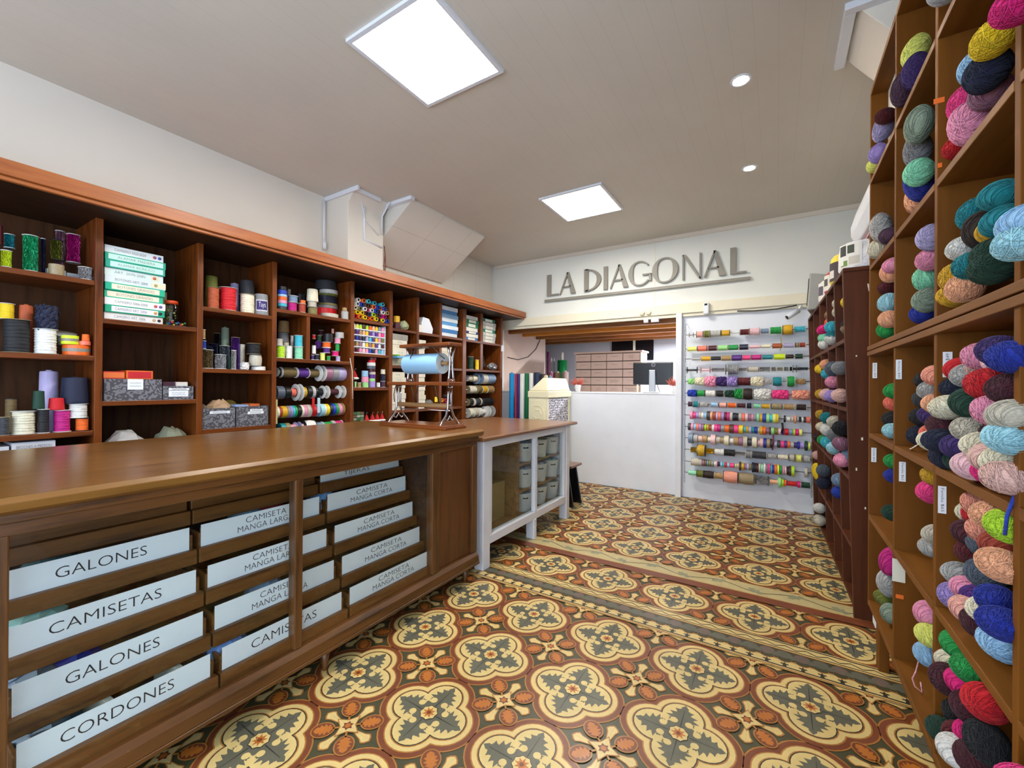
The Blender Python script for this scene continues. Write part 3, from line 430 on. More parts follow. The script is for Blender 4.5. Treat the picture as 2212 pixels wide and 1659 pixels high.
RODS=[
('3', 1.304, -3.2, [['bl', '17171a', 1.756, 1.784, 0.0331, 'black cord spool, first along the first rod of fourth bay'], ['bl', '6e5a34', 1.784, 1.902, 0.0407, 'tan brown cord spool, second along the first rod of fourth bay'], ['sp', '5a2a86', 1.906, 2.003, 0.0407, 'purple cord spool, third along the first rod of fourth bay'], ['bl', '6e5a34', 2.004, 2.095, 0.0356, 'dark bronze cord spool, fourth along the first rod of fourth bay'], ['fl', 'e8e6e0', 2.095, 2.136, 0.0655, 'bare white flange spool, fifth along the first rod of fourth bay'], ['rl', '9c6a80', 2.138, 2.199, 0.0619, 'dusty mauve ribbon roll, sixth along the first rod of fourth bay'], ['rl', '8c8c8e', 2.2, 2.256, 0.0628, 'grey ribbon roll, seventh along the first rod of fourth bay'], ['rl', 'b9aed6', 2.258, 2.33, 0.0598, 'grey lavender ribbon roll, eighth along the first rod of fourth bay']]),
('3', 1.149, -3.2, [['rl', '56606e', 1.743, 1.8, 0.0503, 'teal and pink printed ribbon roll, first along the second rod of fourth bay'], ['rl', '17171a', 1.808, 1.851, 0.0452, 'black printed ribbon roll, second along the second rod of fourth bay'], ['sp', 'f27a62', 1.854, 1.901, 0.0352, 'red and pink striped ribbon spool, third along the second rod of fourth bay'], ['fl', 'e8e6e0', 1.901, 1.941, 0.0665, 'wide white flange spool, fourth along the second rod of fourth bay'], ['rl', 'c9a128', 1.942, 1.98, 0.0432, 'gold ribbon roll, fifth along the second rod of fourth bay'], ['rl', '17171a', 1.985, 2.024, 0.0497, 'black ribbon roll, sixth along the second rod of fourth bay'], ['rl', 'b8b6b2', 2.024, 2.051, 0.0501, 'white ribbon roll, seventh along the second rod of fourth bay'], ['rl', '17171a', 2.054, 2.07, 0.0461, 'narrow black ribbon roll, eighth along the second rod of fourth bay'], ['fz', '17171a', 2.071, 2.131, 0.0323, 'fuzzy black trim spool, ninth along the second rod of fourth bay'], ['fl', 'e8e6e0', 2.131, 2.176, 0.0541, 'white flange spool, tenth along the second rod of fourth bay'], ['sp', '4a1220', 2.179, 2.28, 0.0295, 'maroon cord spool, eleventh along the second rod of fourth bay'], ['fl', 'e8e6e0', 2.281, 2.33, 0.0548, 'bare white flange spool, twelfth along the second rod of fourth bay']]),
('3', 1.0, -3.2, [['rl', 'e9e0c4', 1.741, 1.761, 0.0466, 'cream ribbon roll, first along the third rod of fourth bay'], ['rl', 'a5412c', 1.761, 1.78, 0.0457, 'rust ribbon roll, second along the third rod of fourth bay'], ['rl', 'd9a81e', 1.781, 1.821, 0.0461, 'gold yellow ribbon roll, third along the third rod of fourth bay'], ['rl', '8c8c8e', 1.822, 1.845, 0.0464, 'grey ribbon roll, fourth along the third rod of fourth bay'], ['rl', 'a58fd0', 1.846, 1.863, 0.0467, 'lilac ribbon roll, fifth along the third rod of fourth bay'], ['rl', '3fb6c8', 1.864, 1.881, 0.0469, 'sky blue ribbon roll, sixth along the third rod of fourth bay'], ['rl', '1f9a45', 1.882, 1.9, 0.0471, 'green ribbon roll, seventh along the third rod of fourth bay'], ['rl', '17171a', 1.903, 1.934, 0.0487, 'black ribbon roll, eighth along the third rod of fourth bay'], ['rl', 'e9e0c4', 1.935, 1.954, 0.049, 'pale cream ribbon roll, ninth along the third rod of fourth bay'], ['rl', 'ef9ab8', 1.955, 1.981, 0.0493, 'pink ribbon roll, tenth along the third rod of fourth bay'], ['rl', 'c8c0ae', 1.983, 2.02, 0.0497, 'beige ribbon roll, eleventh along the third rod of fourth bay'], ['rl', 'cf1420', 2.023, 2.062, 0.049, 'red ribbon roll, twelfth along the third rod of fourth bay'], ['rl', '7d93ad', 2.065, 2.095, 0.0494, 'blue grey ribbon roll, thirteenth along the third rod of fourth bay'], ['rl', 'a8dbe6', 2.097, 2.129, 0.0523, 'pale blue organza roll, fourteenth along the third rod of fourth bay'], ['rl', 'e8e6e0', 2.131, 2.147, 0.0514, 'white ribbon roll, fifteenth along the third rod of fourth bay'], ['rl', 'f2cf1e', 2.149, 2.179, 0.0504, 'yellow ribbon roll, sixteenth along the third rod of fourth bay'], ['rl', '161c38', 2.182, 2.207, 0.0521, 'navy ribbon roll, seventeenth along the third rod of fourth bay'], ['rl', '1d3fae', 2.209, 2.236, 0.0524, 'royal blue ribbon roll, eighteenth along the third rod of fourth bay'], ['rl', '1f9a45', 2.237, 2.264, 0.0528, 'deep green ribbon roll, nineteenth along the third rod of fourth bay'], ['rl', 'ef9ab8', 2.265, 2.297, 0.0519, 'coral pink ribbon roll, twentieth along the third rod of fourth bay'], ['rl', 'b08e5c', 2.299, 2.324, 0.0522, 'tan ribbon roll, twenty-first along the third rod of fourth bay']]),
('3', 0.873, -3.2, [['rl', '12868f', 1.776, 1.815, 0.0414, 'teal ribbon roll, first along the fourth rod of fourth bay'], ['rl', '8a8050', 1.816, 1.852, 0.0418, 'tan and white ribbon roll, second along the fourth rod of fourth bay'], ['sp', 'ef9ab8', 1.855, 1.9, 0.0305, 'pink cord spool, third along the fourth rod of fourth bay'], ['fl', 'b9aed6', 1.9, 1.938, 0.0439, 'pale lilac flange spool, fourth along the fourth rod of fourth bay'], ['sp', 'e8bcb0', 1.94, 1.966, 0.0263, 'blush cord spool, fifth along the fourth rod of fourth bay'], ['bl', 'e8e6e0', 1.968, 2.063, 0.0511, 'fat white floral lace roll, sixth along the fourth rod of fourth bay'], ['sp', '7d93ad', 2.067, 2.133, 0.031, 'light blue cord spool, seventh along the fourth rod of fourth bay'], ['sp', '1f9a45', 2.136, 2.223, 0.0291, 'green cord spool, eighth along the fourth rod of fourth bay'], ['fl', 'e8e6e0', 2.224, 2.236, 0.0333, 'thin white flange, ninth along the fourth rod of fourth bay'], ['sp', 'f03f8a', 2.239, 2.319, 0.0324, 'pink cord spool with white flange, tenth along the fourth rod of fourth bay']]),
('8', 1.296, -3.2, [['sp', 'c8c0ae', 4.07, 4.138, 0.037, 'beige cord spool, first along the first rod of last bay'], ['sp', 'e9e0c4', 4.145, 4.244, 0.0417, 'cream cord spool, second along the first rod of last bay'], ['fl', '7d93ad', 4.247, 4.332, 0.0698, 'blue white flange spool, third along the first rod of last bay'], ['rl', 'c8c0ae', 4.335, 4.441, 0.0666, 'white ribbon roll, fourth along the first rod of last bay'], ['rl', '7d93ad', 4.448, 4.612, 0.0659, 'grey blue ribbon roll, fifth along the first rod of last bay']]),
('8', 1.158, -3.2, [['bl', 'c8c0ae', 4.071, 4.225, 0.0496, 'white lace roll, first along the second rod of last bay'], ['bl', '6e5a34', 4.242, 4.333, 0.0529, 'gold brown lace roll, second along the second rod of last bay'], ['bl', 'd9a81e', 4.344, 4.457, 0.0495, 'yellow lace roll, third along the second rod of last bay'], ['bl', 'b08e5c', 4.465, 4.594, 0.0505, 'beige lace roll with hanging end, fourth along the second rod of last bay']]),
('8', 1.004, -3.2, [['sp', '17171a', 4.073, 4.161, 0.0453, 'black ribbon spool, first along the third rod of last bay'], ['fl', 'e8e6e0', 4.165, 4.199, 0.0478, 'white flange spool, second along the third rod of last bay'], ['sp', '3a3a3e', 4.202, 4.3, 0.0462, 'charcoal ribbon spool, third along the third rod of last bay'], ['rl', 'c8c0ae', 4.303, 4.335, 0.0468, 'thin white ribbon roll, fourth along the third rod of last bay'], ['sp', '17171a', 4.342, 4.577, 0.05, 'wide black ribbon spool, fifth along the third rod of last bay']]),
('8', 0.871, -3.2, [['bl', 'e9e0c4', 4.074, 4.163, 0.0597, 'cream lace roll, first along the fourth rod of last bay'], ['bl', 'c8c0ae', 4.166, 4.266, 0.0606, 'off white lace roll, second along the fourth rod of last bay'], ['rl', 'e8e6e0', 4.273, 4.337, 0.0572, 'white ribbon roll, third along the fourth rod of last bay'], ['sp', 'e8e6e0', 4.344, 4.428, 0.0365, 'narrow white cord spool, fourth along the fourth rod of last bay'], ['fl', 'e8e6e0', 4.431, 4.491, 0.0717, 'wide white flange spool, fifth along the fourth rod of last bay'], ['fl', 'b8b6b2', 4.498, 4.588, 0.0748, 'white flange spool with hanging ribbon, sixth along the fourth rod of last bay']]),
]
CONES=[
('e8e6e0', 2.424, 4, 'white thread cone end, first in top row of the piled cones'),
('f06a1e', 2.474, 4, 'orange thread cone end, second in top row of the piled cones'),
('3fb6c8', 2.516, 4, 'turquoise thread cone end, third in top row of the piled cones'),
('3fb6c8', 2.599, 4, 'turquoise thread cone end, fourth in top row of the piled cones'),
('3fb6c8', 2.684, 4, 'turquoise thread cone end, fifth in top row of the piled cones'),
('e8e6e0', 2.404, 3, 'white thread cone end, first in second row of the piled cones'),
('1d3fae', 2.453, 3, 'blue thread cone end, second in second row of the piled cones'),
('5e3a20', 2.508, 3, 'brown thread cone end, third in second row of the piled cones'),
('5e3a20', 2.545, 3, 'brown thread cone end, fourth in second row of the piled cones'),
('f06a1e', 2.581, 3, 'orange thread cone end, fifth in second row of the piled cones'),
('1d3fae', 2.626, 3, 'blue thread cone end, sixth in second row of the piled cones'),
('f06a1e', 2.664, 3, 'orange thread cone end, seventh in second row of the piled cones'),
('1d3fae', 2.711, 3, 'blue thread cone end, eighth in second row of the piled cones'),
('e9e0c4', 2.391, 2, 'cream yellow thread cone end, first in third row of the piled cones'),
('8a8050', 2.425, 2, 'olive thread cone end, second in third row of the piled cones'),
('e8e6e0', 2.474, 2, 'white thread cone end, third in third row of the piled cones'),
('f03f8a', 2.521, 2, 'pink thread cone end, fourth in third row of the piled cones'),
('e8e6e0', 2.566, 2, 'white thread cone end, fifth in third row of the piled cones'),
('1d3fae', 2.61, 2, 'blue thread cone end, sixth in third row of the piled cones'),
('5e3a20', 2.649, 2, 'brown thread cone end, seventh in third row of the piled cones'),
('e8e6e0', 2.688, 2, 'white thread cone end, eighth in third row of the piled cones'),
('b08e5c', 2.731, 2, 'tan thread cone end, ninth in third row of the piled cones'),
('f2cf1e', 2.405, 1, 'yellow thread cone end, first in fourth row of the piled cones'),
('f2cf1e', 2.446, 1, 'yellow thread cone end, second in fourth row of the piled cones'),
('4a1220', 2.497, 1, 'maroon thread cone end, third in fourth row of the piled cones'),
('1d3fae', 2.545, 1, 'blue thread cone end, fourth in fourth row of the piled cones'),
('b6e02a', 2.586, 1, 'yellow green thread cone end, fifth in fourth row of the piled cones'),
('5e3a20', 2.628, 1, 'brown thread cone end, sixth in fourth row of the piled cones'),
('c2187e', 2.67, 1, 'magenta thread cone end, seventh in fourth row of the piled cones'),
('c2187e', 2.708, 1, 'magenta thread cone end, eighth in fourth row of the piled cones'),
('cf1420', 2.395, 0, 'red thread cone end, first in bottom row of the piled cones'),
('f06a1e', 2.428, 0, 'orange thread cone end, second in bottom row of the piled cones'),
('f2cf1e', 2.467, 0, 'yellow thread cone end, third in bottom row of the piled cones'),
('f06a1e', 2.522, 0, 'orange thread cone end, fourth in bottom row of the piled cones'),
('f06a1e', 2.565, 0, 'orange thread cone end, fifth in bottom row of the piled cones'),
('f2cf1e', 2.607, 0, 'yellow thread cone end, sixth in bottom row of the piled cones'),
('5e3a20', 2.649, 0, 'brown thread cone end, seventh in bottom row of the piled cones'),
('f2cf1e', 2.688, 0, 'yellow thread cone end, eighth in bottom row of the piled cones'),
('1d3fae', 2.729, 0, 'blue thread cone end, ninth in bottom row of the piled cones'),
]
THREAD=[
('e9e0c4', 0, 0, 'cream sewing thread spool, first in top row of the white thread holder'),
('eef07a', 0, 1, 'pale yellow sewing thread spool, second in top row of the white thread holder'),
('b6e02a', 0, 2, 'lime sewing thread spool, third in top row of the white thread holder'),
('5e3a20', 0, 3, 'brown sewing thread spool, fourth in top row of the white thread holder'),
('b6e02a', 0, 4, 'lime sewing thread spool, fifth in top row of the white thread holder'),
('f06a1e', 0, 5, 'orange sewing thread spool, sixth in top row of the white thread holder'),
('f5b48a', 0, 6, 'peach sewing thread spool, seventh in top row of the white thread holder'),
('f2cf1e', 0, 7, 'yellow sewing thread spool, eighth in top row of the white thread holder'),
('7d93ad', 0, 8, 'blue grey sewing thread spool, ninth in top row of the white thread holder'),
('ef9ab8', 0, 9, 'pink sewing thread spool, tenth in top row of the white thread holder'),
('5e3a20', 1, 0, 'brown sewing thread spool, first in second row of the white thread holder'),
('5a2a86', 1, 1, 'purple sewing thread spool, second in second row of the white thread holder'),
('b08e5c', 1, 2, 'tan sewing thread spool, third in second row of the white thread holder'),
('f5b48a', 1, 3, 'peach sewing thread spool, fourth in second row of the white thread holder'),
('f2cf1e', 1, 4, 'yellow sewing thread spool, fifth in second row of the white thread holder'),
('5a2a86', 1, 5, 'purple sewing thread spool, sixth in second row of the white thread holder'),
('a58fd0', 1, 6, 'lilac sewing thread spool, seventh in second row of the white thread holder'),
('5a2a86', 1, 7, 'purple sewing thread spool, eighth in second row of the white thread holder'),
('ef9ab8', 1, 8, 'pink sewing thread spool, ninth in second row of the white thread holder'),
('f03f8a', 1, 9, 'bright pink sewing thread spool, tenth in second row of the white thread holder'),
('4a1220', 2, 0, 'maroon sewing thread spool, first in third row of the white thread holder'),
('1b2f9c', 2, 1, 'royal blue sewing thread spool, second in third row of the white thread holder'),
('4c2c44', 2, 2, 'plum sewing thread spool, third in third row of the white thread holder'),
('161c38', 2, 3, 'navy sewing thread spool, fourth in third row of the white thread holder'),
('b9aed6', 2, 4, 'lavender sewing thread spool, fifth in third row of the white thread holder'),
('3fb6c8', 2, 5, 'turquoise sewing thread spool, sixth in third row of the white thread holder'),
('5a2a86', 2, 6, 'purple sewing thread spool, seventh in third row of the white thread holder'),
('f2cf1e', 2, 7, 'yellow sewing thread spool, eighth in third row of the white thread holder'),
('ef9ab8', 2, 8, 'pink sewing thread spool, ninth in third row of the white thread holder'),
('6f7426', 2, 9, 'olive sewing thread spool, tenth in third row of the white thread holder'),
('5e3a20', 3, 0, 'brown sewing thread spool, first in fourth row of the white thread holder'),
('b08e5c', 3, 1, 'tan sewing thread spool, second in fourth row of the white thread holder'),
('9c6a80', 3, 2, 'mauve sewing thread spool, third in fourth row of the white thread holder'),
('e8e6e0', 3, 3, 'white sewing thread spool, fourth in fourth row of the white thread holder'),
('f2cf1e', 3, 4, 'yellow sewing thread spool, fifth in fourth row of the white thread holder'),
('9c6a80', 3, 5, 'mauve sewing thread spool, sixth in fourth row of the white thread holder'),
('d9a81e', 3, 6, 'mustard sewing thread spool, seventh in fourth row of the white thread holder'),
('5a2a86', 3, 7, 'purple sewing thread spool, eighth in fourth row of the white thread holder'),
('e8e6e0', 3, 8, 'white sewing thread spool, ninth in fourth row of the white thread holder'),
('4a1220', 3, 9, 'maroon sewing thread spool, tenth in fourth row of the white thread holder'),
('4a1220', 4, 0, 'maroon sewing thread spool, first in bottom row of the white thread holder'),
('5c0f18', 4, 1, 'dark red sewing thread spool, second in bottom row of the white thread holder'),
('ef9ab8', 4, 2, 'pink sewing thread spool, third in bottom row of the white thread holder'),
('f2c6cc', 4, 3, 'pale pink sewing thread spool, fourth in bottom row of the white thread holder'),
('ef9ab8', 4, 4, 'pink sewing thread spool, fifth in bottom row of the white thread holder'),
('1d3fae', 4, 5, 'blue sewing thread spool, sixth in bottom row of the white thread holder'),
('161c38', 4, 6, 'navy sewing thread spool, seventh in bottom row of the white thread holder'),
('ef9ab8', 4, 7, 'pink sewing thread spool, eighth in bottom row of the white thread holder'),
('3fb6c8', 4, 8, 'turquoise sewing thread spool, ninth in bottom row of the white thread holder'),
('9cc6e6', 4, 9, 'light blue sewing thread spool, tenth in bottom row of the white thread holder'),
]
RACK=[
(1.773, [['fl', 'b8b6b2', -0.808, -0.761, 0.0253, "pale grey empty flanged spool, first from the white post on the rack's first rod"], ['sp', 'f0b0a0', -0.732, -0.663, 0.0358, "dusty pink cord spool, second from the white post on the rack's first rod"], ['sp', '6f7426', -0.656, -0.601, 0.0412, "olive cord spool, third from the white post on the rack's first rod"], ['sp', 'b8b6b2', -0.597, -0.496, 0.0365, "pale grey cord spool, fourth from the white post on the rack's first rod"], ['sa', 'd9a81e', -0.491, -0.412, 0.0333, "mustard satin cord spool, fifth from the white post on the rack's first rod"], ['fl', 'e8e6e0', -0.403, -0.325, 0.0261, "white empty flanged spool, sixth from the white post on the rack's first rod"], ['sp', '5c0f18', -0.319, -0.239, 0.0326, "dark red cord spool, seventh from the white post on the rack's first rod"], ['sp', 'f2c6cc', -0.237, -0.147, 0.039, "light pink cord spool, eighth from the white post on the rack's first rod"], ['sp', '7d93ad', -0.142, -0.065, 0.0279, "blue grey cord spool, ninth from the white post on the rack's first rod"], ['sp', '1f9a45', -0.059, 0.039, 0.0381, "green cord spool, tenth from the white post on the rack's first rod"], ['bl', 'd9a81e', 0.043, 0.128, 0.0487, "mustard fat trim spool, eleventh from the white post on the rack's first rod"], ['sp', '3fb6c8', 0.14, 0.231, 0.0295, "turquoise cord spool, twelfth from the white post on the rack's first rod"]]),
(1.621, [['sa', 'eef07a', -0.821, -0.725, 0.026, "pale yellow satin cord spool, first from the white post on the rack's second rod"], ['sa', 'f27a62', -0.72, -0.625, 0.0314, "coral satin cord spool, second from the white post on the rack's second rod"], ['sa', '4a1220', -0.618, -0.53, 0.031, "maroon satin cord spool, third from the white post on the rack's second rod"], ['sa', '9fe08a', -0.525, -0.432, 0.0307, "light green satin cord spool, fourth from the white post on the rack's second rod"], ['sa', '1f9a45', -0.427, -0.334, 0.0289, "green satin cord spool, fifth from the white post on the rack's second rod"], ['sa', '161c38', -0.328, -0.242, 0.0313, "navy satin cord spool, sixth from the white post on the rack's second rod"], ['sa', 'f2c6cc', -0.235, -0.143, 0.0188, "light pink satin cord spool, seventh from the white post on the rack's second rod"], ['sa', 'e9e0c4', -0.138, -0.052, 0.0186, "cream satin cord spool, eighth from the white post on the rack's second rod"], ['sa', 'b4552f', -0.041, 0.044, 0.0263, "terracotta satin cord spool, ninth from the white post on the rack's second rod"], ['sa', 'b9aed6', 0.051, 0.141, 0.0246, "lavender satin cord spool, tenth from the white post on the rack's second rod"], ['sp', 'b08e5c', 0.146, 0.178, 0.0244, "tan cord spool, eleventh from the white post on the rack's second rod"], ['sp', 'a5412c', 0.18, 0.232, 0.0243, "rust cord spool, twelfth from the white post on the rack's second rod"]]),
(1.513, [['sa', 'b4b4b8', -0.776, -0.688, 0.0172, "silver satin cord spool, first from the white post on the rack's third rod"], ['sa', 'd9a81e', -0.683, -0.589, 0.0256, "mustard satin cord spool, second from the white post on the rack's third rod"], ['sa', '17171a', -0.584, -0.496, 0.0225, "black satin cord spool, third from the white post on the rack's third rod"], ['sa', 'b08e5c', -0.491, -0.396, 0.0291, "tan satin cord spool, fourth from the white post on the rack's third rod"], ['sa', '5a2a86', -0.391, -0.303, 0.0329, "purple satin cord spool, fifth from the white post on the rack's third rod"], ['sa', 'f03f8a', -0.299, -0.224, 0.0271, "hot pink satin cord spool, sixth from the white post on the rack's third rod"], ['sa', 'c2187e', -0.219, -0.131, 0.0282, "magenta satin cord spool, seventh from the white post on the rack's third rod"], ['sa', '12868f', -0.125, -0.034, 0.0252, "teal satin cord spool, eighth from the white post on the rack's third rod"], ['sa', 'd8f21e', -0.027, 0.069, 0.0301, "neon yellow satin cord spool, ninth from the white post on the rack's third rod"], ['sa', '2c1c12', 0.072, 0.136, 0.022, "dark brown satin cord spool, tenth from the white post on the rack's third rod"], ['sa', '123d2c', 0.146, 0.21, 0.0257, "dark green satin cord spool, eleventh from the white post on the rack's third rod"]]),
(1.393, [['fl', '3a3a3e', -0.826, -0.721, 0.0375, "charcoal empty flanged spool, first from the white post on the rack's fourth rod"], ['fl', 'f2c6cc', -0.689, -0.596, 0.037, "light pink empty flanged spool, second from the white post on the rack's fourth rod"], ['sq', 'b4b4b8', -0.585, -0.455, 0.0196, "silver metallic trim spool, third from the white post on the rack's fourth rod"], ['fl', 'b8b6b2', -0.452, -0.421, 0.0589, "pale grey empty flanged spool, fourth from the white post on the rack's fourth rod"], ['sp', '8c8c8e', -0.42, -0.34, 0.0523, "grey cord spool, fifth from the white post on the rack's fourth rod"], ['sq', 'b8b6b2', -0.335, -0.254, 0.0177, "pale grey metallic trim spool, sixth from the white post on the rack's fourth rod"], ['sp', 'c8c0ae', -0.25, -0.153, 0.0269, "off white cord spool, seventh from the white post on the rack's fourth rod"], ['sq', 'b4b4b8', -0.151, -0.054, 0.0239, "silver metallic trim spool, eighth from the white post on the rack's fourth rod"], ['sq', 'b8b6b2', -0.049, -0.005, 0.0224, "pale grey metallic trim spool, ninth from the white post on the rack's fourth rod"], ['sq', 'c8c0ae', -0.002, 0.052, 0.0183, "off white metallic trim spool, tenth from the white post on the rack's fourth rod"], ['sq', 'b4b4b8', 0.055, 0.1, 0.0208, "silver metallic trim spool, eleventh from the white post on the rack's fourth rod"], ['sq', '3a3a3e', 0.101, 0.128, 0.022, "charcoal metallic trim spool, twelfth from the white post on the rack's fourth rod"], ['fl', '3a3a3e', 0.129, 0.161, 0.0374, "charcoal empty flanged spool, thirteenth from the white post on the rack's fourth rod"], ['sq', '56606e', 0.163, 0.251, 0.0153, "slate metallic trim spool, fourteenth from the white post on the rack's fourth rod"]]),
(1.271, [['fz', '9fe08a', -0.815, -0.747, 0.0318, "light green pompom trim spool, first from the white post on the rack's fifth rod"], ['fz', 'e9e0c4', -0.744, -0.648, 0.0429, "cream pompom trim spool, second from the white post on the rack's fifth rod"], ['fz', 'ef9ab8', -0.645, -0.538, 0.0565, "pink pompom trim spool, third from the white post on the rack's fifth rod"], ['fz', '3d2566', -0.537, -0.438, 0.0502, "violet pompom trim spool, fourth from the white post on the rack's fifth rod"], ['fz', 'a58fd0', -0.436, -0.34, 0.0524, "lilac pompom trim spool, fifth from the white post on the rack's fifth rod"], ['sp', '5c0f18', -0.336, -0.227, 0.0449, "dark red cord spool, sixth from the white post on the rack's fifth rod"], ['fz', 'e9e0c4', -0.225, -0.111, 0.0469, "cream pompom trim spool, seventh from the white post on the rack's fifth rod"], ['fz', 'b8b6b2', -0.102, -0.043, 0.0265, "pale grey pompom trim spool, eighth from the white post on the rack's fifth rod"], ['bl', '12868f', -0.036, 0.046, 0.0459, "teal fat trim spool, ninth from the white post on the rack's fifth rod"], ['bl', '1f9a45', 0.082, 0.149, 0.0517, "green fat trim spool, tenth from the white post on the rack's fifth rod"], ['fz', 'b08e5c', 0.16, 0.232, 0.0256, "tan pompom trim spool, eleventh from the white post on the rack's fifth rod"]]),
(1.144, [['fz', '1d3fae', -0.817, -0.726, 0.0375, "blue pompom trim spool, first from the white post on the rack's sixth rod"], ['sp', '1f9a45', -0.722, -0.644, 0.0357, "green cord spool, second from the white post on the rack's sixth rod"], ['sp', 'e8e6e0', -0.639, -0.545, 0.0381, "white cord spool, third from the white post on the rack's sixth rod"], ['bl', '17171a', -0.541, -0.462, 0.0335, "black fat trim spool, fourth from the white post on the rack's sixth rod"], ['fz', '123d2c', -0.453, -0.368, 0.0373, "dark green pompom trim spool, fifth from the white post on the rack's sixth rod"], ['fz', '1f9a45', -0.366, -0.293, 0.052, "green pompom trim spool, sixth from the white post on the rack's sixth rod"], ['bl', '2c1c12', -0.291, -0.2, 0.0596, "dark brown fat trim spool, seventh from the white post on the rack's sixth rod"], ['fz', 'e8e6e0', -0.197, -0.047, 0.056, "white pompom trim spool, eighth from the white post on the rack's sixth rod"], ['fz', 'f03f8a', -0.039, 0.099, 0.0445, "hot pink pompom trim spool, ninth from the white post on the rack's sixth rod"], ['fz', 'f0a088', 0.124, 0.263, 0.0461, "salmon pompom trim spool, tenth from the white post on the rack's sixth rod"]]),
(1.026, [['sp', '4c2c44', -0.81, -0.763, 0.0286, "plum cord spool, first from the white post on the rack's seventh rod"], ['sp', '12868f', -0.761, -0.704, 0.0359, "teal cord spool, second from the white post on the rack's seventh rod"], ['fz', 'b8b6b2', -0.694, -0.616, 0.0252, "pale grey pompom trim spool, third from the white post on the rack's seventh rod"], ['sp', '9cc6e6', -0.589, -0.518, 0.0264, "light blue cord spool, fourth from the white post on the rack's seventh rod"], ['sp', 'f0b0a0', -0.51, -0.437, 0.029, "dusty pink cord spool, fifth from the white post on the rack's seventh rod"], ['sp', 'f06a1e', -0.43, -0.349, 0.0273, "orange cord spool, sixth from the white post on the rack's seventh rod"], ['sp', '4a1220', -0.342, -0.268, 0.0242, "maroon cord spool, seventh from the white post on the rack's seventh rod"], ['sp', '161c38', -0.259, -0.208, 0.0296, "navy cord spool, eighth from the white post on the rack's seventh rod"], ['sp', '8fdcb4', -0.198, -0.134, 0.0237, "mint cord spool, ninth from the white post on the rack's seventh rod"], ['sp', 'd9a81e', -0.128, -0.055, 0.0249, "mustard cord spool, tenth from the white post on the rack's seventh rod"], ['sp', '9c8a68', -0.047, 0.045, 0.0314, "kraft cord spool, eleventh from the white post on the rack's seventh rod"], ['sp', 'b08e5c', 0.054, 0.146, 0.0283, "tan cord spool, twelfth from the white post on the rack's seventh rod"], ['sp', '2c1c12', 0.155, 0.241, 0.0306, "dark brown cord spool, thirteenth from the white post on the rack's seventh rod"]]),
